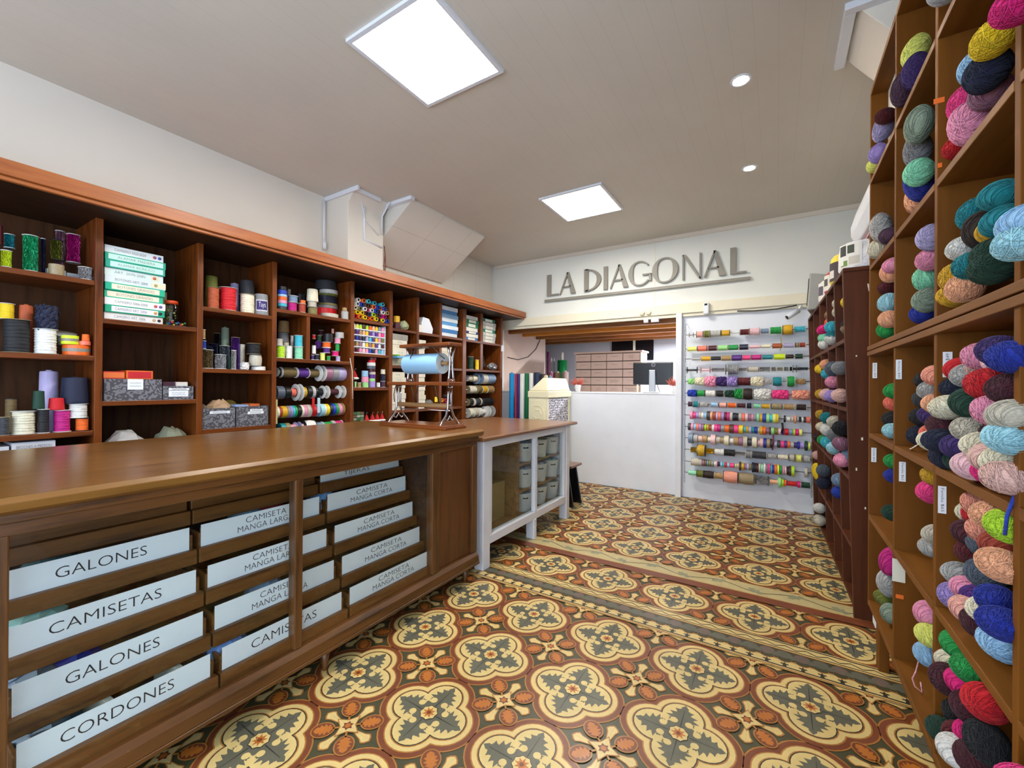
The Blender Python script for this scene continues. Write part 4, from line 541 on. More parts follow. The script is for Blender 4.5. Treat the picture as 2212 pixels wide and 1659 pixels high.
(0.908, [['rl', 'ef9ab8', -0.791, -0.76, 0.0436, "pink ribbon roll, first from the white post on the rack's eighth rod"], ['rl', 'f03f8a', -0.758, -0.732, 0.0345, "hot pink ribbon roll, second from the white post on the rack's eighth rod"], ['rl', 'a58fd0', -0.731, -0.704, 0.0314, "lilac ribbon roll, third from the white post on the rack's eighth rod"], ['rl', 'c8c0ae', -0.703, -0.681, 0.0342, "off white ribbon roll, fourth from the white post on the rack's eighth rod"], ['rl', 'e8e6e0', -0.68, -0.654, 0.0327, "white ribbon roll, fifth from the white post on the rack's eighth rod"], ['rl', '9cc6e6', -0.652, -0.625, 0.037, "light blue ribbon roll, sixth from the white post on the rack's eighth rod"], ['rl', '3a3a3e', -0.624, -0.594, 0.0486, "charcoal ribbon roll, seventh from the white post on the rack's eighth rod"], ['rl', 'f5b48a', -0.593, -0.569, 0.0411, "peach ribbon roll, eighth from the white post on the rack's eighth rod"], ['rl', 'a5412c', -0.567, -0.538, 0.0469, "rust ribbon roll, ninth from the white post on the rack's eighth rod"], ['rl', 'b9aed6', -0.537, -0.518, 0.0438, "lavender ribbon roll, tenth from the white post on the rack's eighth rod"], ['rl', 'f27a62', -0.517, -0.488, 0.0466, "coral ribbon roll, eleventh from the white post on the rack's eighth rod"], ['rl', 'a58fd0', -0.487, -0.459, 0.0435, "lilac ribbon roll, twelfth from the white post on the rack's eighth rod"], ['rl', '5c0f18', -0.458, -0.437, 0.0448, "dark red ribbon roll, thirteenth from the white post on the rack's eighth rod"], ['rl', 'c2187e', -0.436, -0.409, 0.0447, "magenta ribbon roll, fourteenth from the white post on the rack's eighth rod"], ['rl', 'c8c0ae', -0.408, -0.381, 0.0445, "off white ribbon roll, fifteenth from the white post on the rack's eighth rod"], ['rl', '161c38', -0.38, -0.351, 0.0415, "navy ribbon roll, sixteenth from the white post on the rack's eighth rod"], ['rl', '17171a', -0.349, -0.329, 0.0399, "black ribbon roll, seventeenth from the white post on the rack's eighth rod"], ['rl', 'b8b6b2', -0.328, -0.3, 0.0398, "pale grey ribbon roll, eighteenth from the white post on the rack's eighth rod"], ['rl', 'f27a62', -0.299, -0.272, 0.0411, "coral ribbon roll, nineteenth from the white post on the rack's eighth rod"], ['rl', 'f2c6cc', -0.27, -0.244, 0.0395, "light pink ribbon roll, twentieth from the white post on the rack's eighth rod"], ['rl', '9c6a80', -0.243, -0.217, 0.038, "mauve ribbon roll, twenty-first from the white post on the rack's eighth rod"], ['rl', 'ef9ab8', -0.216, -0.198, 0.0323, "pink ribbon roll, twenty-second from the white post on the rack's eighth rod"], ['rl', '8c8c8e', -0.197, -0.17, 0.0364, "grey ribbon roll, twenty-third from the white post on the rack's eighth rod"], ['rl', '8fdcb4', -0.169, -0.145, 0.0432, "mint ribbon roll, twenty-fourth from the white post on the rack's eighth rod"], ['rl', 'd9a81e', -0.143, -0.119, 0.0403, "mustard ribbon roll, twenty-fifth from the white post on the rack's eighth rod"], ['rl', '1d3fae', -0.118, -0.088, 0.0457, "blue ribbon roll, twenty-sixth from the white post on the rack's eighth rod"], ['rl', '9fe08a', -0.087, -0.06, 0.0455, "light green ribbon roll, twenty-seventh from the white post on the rack's eighth rod"], ['rl', '3fb6c8', -0.059, -0.034, 0.0399, "turquoise ribbon roll, twenty-eighth from the white post on the rack's eighth rod"], ['rl', 'eef07a', -0.033, -0.005, 0.0452, "pale yellow ribbon roll, twenty-ninth from the white post on the rack's eighth rod"], ['rl', 'f2cf1e', -0.004, 0.016, 0.0437, "yellow ribbon roll, thirtieth from the white post on the rack's eighth rod"], ['rl', '17171a', 0.058, 0.075, 0.0339, "black ribbon roll, thirty-first from the white post on the rack's eighth rod"], ['rl', 'e8e6e0', 0.078, 0.112, 0.0216, "white ribbon roll, thirty-second from the white post on the rack's eighth rod"], ['rl', 'c8c0ae', 0.118, 0.137, 0.0269, "off white ribbon roll, thirty-third from the white post on the rack's eighth rod"], ['rl', 'f0a088', 0.14, 0.159, 0.0389, "salmon ribbon roll, thirty-fourth from the white post on the rack's eighth rod"], ['rl', 'b8b6b2', 0.161, 0.179, 0.0254, "pale grey ribbon roll, thirty-fifth from the white post on the rack's eighth rod"], ['rl', '17171a', 0.181, 0.199, 0.0267, "black ribbon roll, thirty-sixth from the white post on the rack's eighth rod"], ['rl', 'e8e6e0', 0.201, 0.217, 0.0226, "white ribbon roll, thirty-seventh from the white post on the rack's eighth rod"], ['rl', '3a3a3e', 0.218, 0.236, 0.0292, "charcoal ribbon roll, thirty-eighth from the white post on the rack's eighth rod"], ['rl', 'f27a62', 0.238, 0.268, 0.0304, "coral ribbon roll, thirty-ninth from the white post on the rack's eighth rod"]]),
(0.783, [['rl', '3a3a3e', -0.809, -0.781, 0.0392, "charcoal ribbon roll, first from the white post on the rack's ninth rod"], ['rl', 'ef9ab8', -0.78, -0.754, 0.0375, "pink ribbon roll, second from the white post on the rack's ninth rod"], ['rl', '9cc6e6', -0.752, -0.726, 0.0374, "light blue ribbon roll, third from the white post on the rack's ninth rod"], ['rl', 'f27a62', -0.725, -0.7, 0.0403, "coral ribbon roll, fourth from the white post on the rack's ninth rod"], ['rl', 'a58fd0', -0.699, -0.676, 0.0402, "lilac ribbon roll, fifth from the white post on the rack's ninth rod"], ['rl', '9c6a80', -0.675, -0.649, 0.04, "mauve ribbon roll, sixth from the white post on the rack's ninth rod"], ['rl', 'b6e02a', -0.648, -0.627, 0.0325, "lime ribbon roll, seventh from the white post on the rack's ninth rod"], ['rl', 'c9a128', -0.625, -0.603, 0.0339, "gold ribbon roll, eighth from the white post on the rack's ninth rod"], ['rl', 'a5412c', -0.601, -0.578, 0.0338, "rust ribbon roll, ninth from the white post on the rack's ninth rod"], ['rl', 'e8e6e0', -0.576, -0.551, 0.0352, "white ribbon roll, tenth from the white post on the rack's ninth rod"], ['rl', 'f03f8a', -0.55, -0.521, 0.0395, "hot pink ribbon roll, eleventh from the white post on the rack's ninth rod"], ['rl', 'c2187e', -0.52, -0.493, 0.0393, "magenta ribbon roll, twelfth from the white post on the rack's ninth rod"], ['rl', '8c8c8e', -0.491, -0.454, 0.0363, "grey ribbon roll, thirteenth from the white post on the rack's ninth rod"], ['rl', 'f06a1e', -0.453, -0.412, 0.039, "orange ribbon roll, fourteenth from the white post on the rack's ninth rod"], ['rl', '5e3a20', -0.411, -0.371, 0.0459, "brown ribbon roll, fifteenth from the white post on the rack's ninth rod"], ['rl', 'f03f8a', -0.37, -0.327, 0.0428, "hot pink ribbon roll, sixteenth from the white post on the rack's ninth rod"], ['rl', 'f2cf1e', -0.326, -0.287, 0.044, "yellow ribbon roll, seventeenth from the white post on the rack's ninth rod"], ['rl', '3fb6c8', -0.285, -0.264, 0.0297, "turquoise ribbon roll, eighteenth from the white post on the rack's ninth rod"], ['rl', 'c9a128', -0.263, -0.239, 0.0325, "gold ribbon roll, nineteenth from the white post on the rack's ninth rod"], ['rl', 'b9aed6', -0.238, -0.215, 0.0309, "lavender ribbon roll, twentieth from the white post on the rack's ninth rod"], ['rl', '12868f', -0.214, -0.188, 0.0323, "teal ribbon roll, twenty-first from the white post on the rack's ninth rod"], ['rl', '1b2f9c', -0.187, -0.161, 0.0349, "royal blue ribbon roll, twenty-second from the white post on the rack's ninth rod"], ['rl', 'c8c0ae', -0.16, -0.144, 0.0265, "off white ribbon roll, twenty-third from the white post on the rack's ninth rod"], ['rl', 'd9a81e', -0.143, -0.117, 0.0417, "mustard ribbon roll, twenty-fourth from the white post on the rack's ninth rod"], ['rl', 'f06a1e', -0.116, -0.09, 0.0402, "orange ribbon roll, twenty-fifth from the white post on the rack's ninth rod"], ['rl', '9c6a80', -0.089, -0.063, 0.0276, "mauve ribbon roll, twenty-sixth from the white post on the rack's ninth rod"], ['rl', '4c2c44', -0.062, -0.047, 0.0385, "plum ribbon roll, twenty-seventh from the white post on the rack's ninth rod"], ['rl', '9fe08a', -0.046, -0.02, 0.0343, "light green ribbon roll, twenty-eighth from the white post on the rack's ninth rod"], ['rl', '6f7426', -0.018, 0.012, 0.0328, "olive ribbon roll, twenty-ninth from the white post on the rack's ninth rod"], ['rl', 'f2c6cc', 0.014, 0.041, 0.03, "light pink ribbon roll, thirtieth from the white post on the rack's ninth rod"], ['rl', '5a2a86', 0.042, 0.064, 0.0312, "purple ribbon roll, thirty-first from the white post on the rack's ninth rod"], ['rl', 'cf1420', 0.065, 0.099, 0.0325, "red ribbon roll, thirty-second from the white post on the rack's ninth rod"], ['rl', '7d93ad', 0.1, 0.133, 0.0296, "blue grey ribbon roll, thirty-third from the white post on the rack's ninth rod"], ['rl', 'b6e02a', 0.134, 0.152, 0.0335, "lime ribbon roll, thirty-fourth from the white post on the rack's ninth rod"], ['rl', 'e0147a', 0.153, 0.18, 0.0321, "fuchsia ribbon roll, thirty-fifth from the white post on the rack's ninth rod"], ['rl', 'eef07a', 0.182, 0.206, 0.032, "pale yellow ribbon roll, thirty-sixth from the white post on the rack's ninth rod"]]),
(0.66, [['rl', '7d93ad', -0.803, -0.756, 0.0556, "blue grey ribbon roll, first from the white post on the rack's tenth rod"], ['rl', 'b8b6b2', -0.754, -0.71, 0.0419, "pale grey ribbon roll, second from the white post on the rack's tenth rod"], ['rl', 'e8bcb0', -0.708, -0.665, 0.0327, "blush ribbon roll, third from the white post on the rack's tenth rod"], ['rl', 'b08e5c', -0.663, -0.618, 0.0385, "tan ribbon roll, fourth from the white post on the rack's tenth rod"], ['rl', 'e9e0c4', -0.617, -0.585, 0.025, "cream ribbon roll, fifth from the white post on the rack's tenth rod"], ['rl', 'f2c6cc', -0.583, -0.538, 0.0528, "light pink ribbon roll, sixth from the white post on the rack's tenth rod"], ['rl', 'c8c0ae', -0.537, -0.497, 0.0335, "off white ribbon roll, seventh from the white post on the rack's tenth rod"], ['rl', '9c8a68', -0.496, -0.459, 0.0334, "kraft ribbon roll, eighth from the white post on the rack's tenth rod"], ['rl', 'e9e0c4', -0.458, -0.413, 0.052, "cream ribbon roll, ninth from the white post on the rack's tenth rod"], ['rl', 'e8e6e0', -0.412, -0.373, 0.0287, "white ribbon roll, tenth from the white post on the rack's tenth rod"], ['rl', 'b08e5c', -0.372, -0.329, 0.0429, "tan ribbon roll, eleventh from the white post on the rack's tenth rod"], ['rl', '9c6a80', -0.328, -0.288, 0.0441, "mauve ribbon roll, twelfth from the white post on the rack's tenth rod"], ['rl', 'c8c0ae', -0.286, -0.247, 0.0566, "off white ribbon roll, thirteenth from the white post on the rack's tenth rod"], ['rl', '3a3a3e', -0.246, -0.209, 0.0366, "charcoal ribbon roll, fourteenth from the white post on the rack's tenth rod"], ['rl', 'e9e0c4', -0.208, -0.165, 0.0546, "cream ribbon roll, fifteenth from the white post on the rack's tenth rod"], ['rl', 'f2c6cc', -0.164, -0.14, 0.0237, "light pink ribbon roll, sixteenth from the white post on the rack's tenth rod"], ['rl', 'e8bcb0', -0.139, -0.111, 0.0431, "blush ribbon roll, seventeenth from the white post on the rack's tenth rod"], ['rl', '1b2f9c', -0.11, -0.084, 0.0484, "royal blue ribbon roll, eighteenth from the white post on the rack's tenth rod"], ['rl', '9c8a68', -0.083, -0.054, 0.0455, "kraft ribbon roll, nineteenth from the white post on the rack's tenth rod"], ['rl', '2c1c12', -0.053, -0.031, 0.0454, "dark brown ribbon roll, twentieth from the white post on the rack's tenth rod"], ['rl', 'b9aed6', -0.03, 0.004, 0.0301, "lavender ribbon roll, twenty-first from the white post on the rack's tenth rod"], ['rl', '3a3a3e', 0.005, 0.034, 0.0368, "charcoal ribbon roll, twenty-second from the white post on the rack's tenth rod"], ['rl', 'f03f8a', 0.035, 0.063, 0.0353, "hot pink ribbon roll, twenty-third from the white post on the rack's tenth rod"], ['rl', '5a2a86', 0.064, 0.088, 0.0366, "purple ribbon roll, twenty-fourth from the white post on the rack's tenth rod"], ['rl', 'f06a1e', 0.089, 0.112, 0.0337, "orange ribbon roll, twenty-fifth from the white post on the rack's tenth rod"], ['rl', 'b8b6b2', 0.114, 0.142, 0.0282, "pale grey ribbon roll, twenty-sixth from the white post on the rack's tenth rod"], ['rl', '3d2566', 0.143, 0.168, 0.0281, "violet ribbon roll, twenty-seventh from the white post on the rack's tenth rod"], ['rl', '1b2f9c', 0.169, 0.188, 0.0374, "royal blue ribbon roll, twenty-eighth from the white post on the rack's tenth rod"], ['rl', 'a58fd0', 0.189, 0.224, 0.0293, "lilac ribbon roll, twenty-ninth from the white post on the rack's tenth rod"], ['rl', '123d2c', 0.226, 0.25, 0.0464, "dark green ribbon roll, thirtieth from the white post on the rack's tenth rod"], ['rl', 'eef07a', 0.251, 0.271, 0.037, "pale yellow ribbon roll, thirty-first from the white post on the rack's tenth rod"]]),
(0.536, [['sq', 'c9a128', -0.784, -0.719, 0.0315, "gold metallic trim spool, first from the white post on the rack's eleventh rod"], ['bl', 'c9a128', -0.717, -0.637, 0.0624, "gold fat trim spool, second from the white post on the rack's eleventh rod"], ['sq', 'd9a81e', -0.635, -0.553, 0.0309, "mustard metallic trim spool, third from the white post on the rack's eleventh rod"], ['sp', 'e8e6e0', -0.549, -0.458, 0.0364, "white cord spool, fourth from the white post on the rack's eleventh rod"], ['sp', '17171a', -0.456, -0.361, 0.0374, "black cord spool, fifth from the white post on the rack's eleventh rod"], ['sq', 'b4b4b8', -0.358, -0.268, 0.0199, "silver metallic trim spool, sixth from the white post on the rack's eleventh rod"], ['sp', '8c8c8e', -0.263, -0.211, 0.0437, "grey cord spool, seventh from the white post on the rack's eleventh rod"], ['sp', '3a3a3e', -0.209, -0.079, 0.039, "charcoal cord spool, eighth from the white post on the rack's eleventh rod"], ['fz', 'b8b6b2', -0.075, -0.001, 0.0234, "pale grey pompom trim spool, ninth from the white post on the rack's eleventh rod"], ['sp', 'e9e0c4', 0.006, 0.098, 0.0244, "cream cord spool, tenth from the white post on the rack's eleventh rod"], ['sp', 'c8c0ae', 0.101, 0.148, 0.0377, "off white cord spool, eleventh from the white post on the rack's eleventh rod"], ['sp', 'eef07a', 0.154, 0.203, 0.0387, "pale yellow cord spool, twelfth from the white post on the rack's eleventh rod"], ['sp', 'b8b6b2', 0.215, 0.269, 0.0371, "pale grey cord spool, thirteenth from the white post on the rack's eleventh rod"]]),
(0.408, [['bl', 'c8c0ae', -0.777, -0.668, 0.0418, "off white fat trim spool, first from the white post on the rack's twelfth rod"], ['rl', '9c6a80', -0.667, -0.646, 0.0341, "mauve ribbon roll, second from the white post on the rack's twelfth rod"], ['rl', '6e5a34', -0.645, -0.626, 0.034, "bronze ribbon roll, third from the white post on the rack's twelfth rod"], ['rl', '7d93ad', -0.624, -0.606, 0.0324, "blue grey ribbon roll, fourth from the white post on the rack's twelfth rod"], ['rl', '8a8050', -0.604, -0.582, 0.0324, "khaki ribbon roll, fifth from the white post on the rack's twelfth rod"], ['rl', '8a9a86', -0.58, -0.555, 0.0308, "sage ribbon roll, sixth from the white post on the rack's twelfth rod"], ['rl', 'e8e6e0', -0.553, -0.532, 0.0249, "white ribbon roll, seventh from the white post on the rack's twelfth rod"], ['rl', 'ef9ab8', -0.53, -0.519, 0.0365, "pink ribbon roll, eighth from the white post on the rack's twelfth rod"], ['rl', '161c38', -0.518, -0.498, 0.0218, "navy ribbon roll, ninth from the white post on the rack's twelfth rod"], ['rl', '9cc6e6', -0.494, -0.474, 0.0276, "light blue ribbon roll, tenth from the white post on the rack's twelfth rod"], ['rl', '3fb6c8', -0.472, -0.455, 0.0246, "turquoise ribbon roll, eleventh from the white post on the rack's twelfth rod"], ['rl', 'cf1420', -0.454, -0.433, 0.0274, "red ribbon roll, twelfth from the white post on the rack's twelfth rod"], ['rl', '9cc6e6', -0.43, -0.407, 0.023, "light blue ribbon roll, thirteenth from the white post on the rack's twelfth rod"], ['rl', 'f03f8a', -0.405, -0.363, 0.0229, "hot pink ribbon roll, fourteenth from the white post on the rack's twelfth rod"], ['rl', '9fe08a', -0.36, -0.342, 0.0186, "light green ribbon roll, fifteenth from the white post on the rack's twelfth rod"], ['rl', 'f5b48a', -0.338, -0.322, 0.0256, "peach ribbon roll, sixteenth from the white post on the rack's twelfth rod"], ['rl', '3a3a3e', -0.32, -0.304, 0.0455, "charcoal ribbon roll, seventeenth from the white post on the rack's twelfth rod"], ['rl', 'd9a81e', -0.302, -0.276, 0.034, "mustard ribbon roll, eighteenth from the white post on the rack's twelfth rod"], ['rl', '9c6a80', -0.273, -0.257, 0.0325, "mauve ribbon roll, nineteenth from the white post on the rack's twelfth rod"], ['rl', 'b9aed6', -0.255, -0.233, 0.0324, "lavender ribbon roll, twentieth from the white post on the rack's twelfth rod"], ['rl', '8a8050', -0.231, -0.214, 0.0323, "khaki ribbon roll, twenty-first from the white post on the rack's twelfth rod"], ['rl', '161c38', -0.208, -0.189, 0.0505, "navy ribbon roll, twenty-second from the white post on the rack's twelfth rod"], ['rl', '17171a', -0.187, -0.172, 0.0461, "black ribbon roll, twenty-third from the white post on the rack's twelfth rod"], ['rl', '4a1220', -0.17, -0.151, 0.046, "maroon ribbon roll, twenty-fourth from the white post on the rack's twelfth rod"], ['rl', 'c8c0ae', -0.149, -0.132, 0.0431, "off white ribbon roll, twenty-fifth from the white post on the rack's twelfth rod"], ['rl', '8fdcb4', -0.13, -0.11, 0.043, "mint ribbon roll, twenty-sixth from the white post on the rack's twelfth rod"], ['rl', 'e8e6e0', -0.108, -0.089, 0.0484, "white ribbon roll, twenty-seventh from the white post on the rack's twelfth rod"], ['rl', '9c6a80', -0.088, -0.069, 0.0469, "mauve ribbon roll, twenty-eighth from the white post on the rack's twelfth rod"], ['rl', 'f03f8a', -0.067, -0.051, 0.0523, "hot pink ribbon roll, twenty-ninth from the white post on the rack's twelfth rod"], ['rl', '3fb6c8', -0.049, -0.035, 0.0412, "turquoise ribbon roll, thirtieth from the white post on the rack's twelfth rod"], ['rl', '1b2f9c', -0.034, -0.016, 0.0425, "royal blue ribbon roll, thirty-first from the white post on the rack's twelfth rod"], ['rl', 'f06a1e', -0.015, 0.007, 0.0492, "orange ribbon roll, thirty-second from the white post on the rack's twelfth rod"], ['rl', 'd8f21e', 0.008, 0.024, 0.0518, "neon yellow ribbon roll, thirty-third from the white post on the rack's twelfth rod"], ['rl', '1f9a45', 0.025, 0.047, 0.0422, "green ribbon roll, thirty-fourth from the white post on the rack's twelfth rod"], ['rl', 'ef9ab8', 0.05, 0.064, 0.0421, "pink ribbon roll, thirty-fifth from the white post on the rack's twelfth rod"], ['rl', 'f2c6cc', 0.067, 0.083, 0.0393, "light pink ribbon roll, thirty-sixth from the white post on the rack's twelfth rod"], ['rl', '2c1c12', 0.085, 0.102, 0.0419, "dark brown ribbon roll, thirty-seventh from the white post on the rack's twelfth rod"], ['rl', '4c2c44', 0.103, 0.12, 0.0498, "plum ribbon roll, thirty-eighth from the white post on the rack's twelfth rod"], ['rl', 'b6e02a', 0.121, 0.147, 0.0497, "lime ribbon roll, thirty-ninth from the white post on the rack's twelfth rod"], ['rl', 'c8c0ae', 0.224, 0.25, 0.0424, "off white ribbon roll, fortieth from the white post on the rack's twelfth rod"]]),
(0.287, [['rl', '8fdcb4', -0.805, -0.724, 0.024, "mint ribbon roll, first from the white post on the rack's thirteenth rod"], ['sp', '6f7426', -0.721, -0.652, 0.0387, "olive cord spool, second from the white post on the rack's thirteenth rod"], ['bl', '2c1c12', -0.649, -0.555, 0.0398, "dark brown fat trim spool, third from the white post on the rack's thirteenth rod"], ['sp', 'b08e5c', -0.553, -0.467, 0.0335, "tan cord spool, fourth from the white post on the rack's thirteenth rod"], ['bl', 'f0a088', -0.465, -0.33, 0.0603, "salmon fat trim spool, fifth from the white post on the rack's thirteenth rod"], ['bl', '9c8a68', -0.323, -0.188, 0.0593, "kraft fat trim spool, sixth from the white post on the rack's thirteenth rod"], ['sq', 'b4b4b8', -0.178, -0.062, 0.0486, "silver metallic trim spool, seventh from the white post on the rack's thirteenth rod"], ['sp', 'f5b48a', -0.054, 0.012, 0.0233, "peach cord spool, eighth from the white post on the rack's thirteenth rod"], ['rl', '9fe08a', 0.014, 0.04, 0.0504, "light green ribbon roll, ninth from the white post on the rack's thirteenth rod"], ['rl', 'b6e02a', 0.041, 0.062, 0.0367, "lime ribbon roll, tenth from the white post on the rack's thirteenth rod"], ['rl', 'f06a1e', 0.063, 0.082, 0.0311, "orange ribbon roll, eleventh from the white post on the rack's thirteenth rod"], ['sp', 'cf1420', 0.085, 0.169, 0.0255, "red cord spool, twelfth from the white post on the rack's thirteenth rod"], ['rl', 'e0147a', 0.171, 0.195, 0.0307, "fuchsia ribbon roll, thirteenth from the white post on the rack's thirteenth rod"], ['sp', '123d2c', 0.197, 0.277, 0.0305, "dark green cord spool, fourteenth from the white post on the rack's thirteenth rod"]]),
]
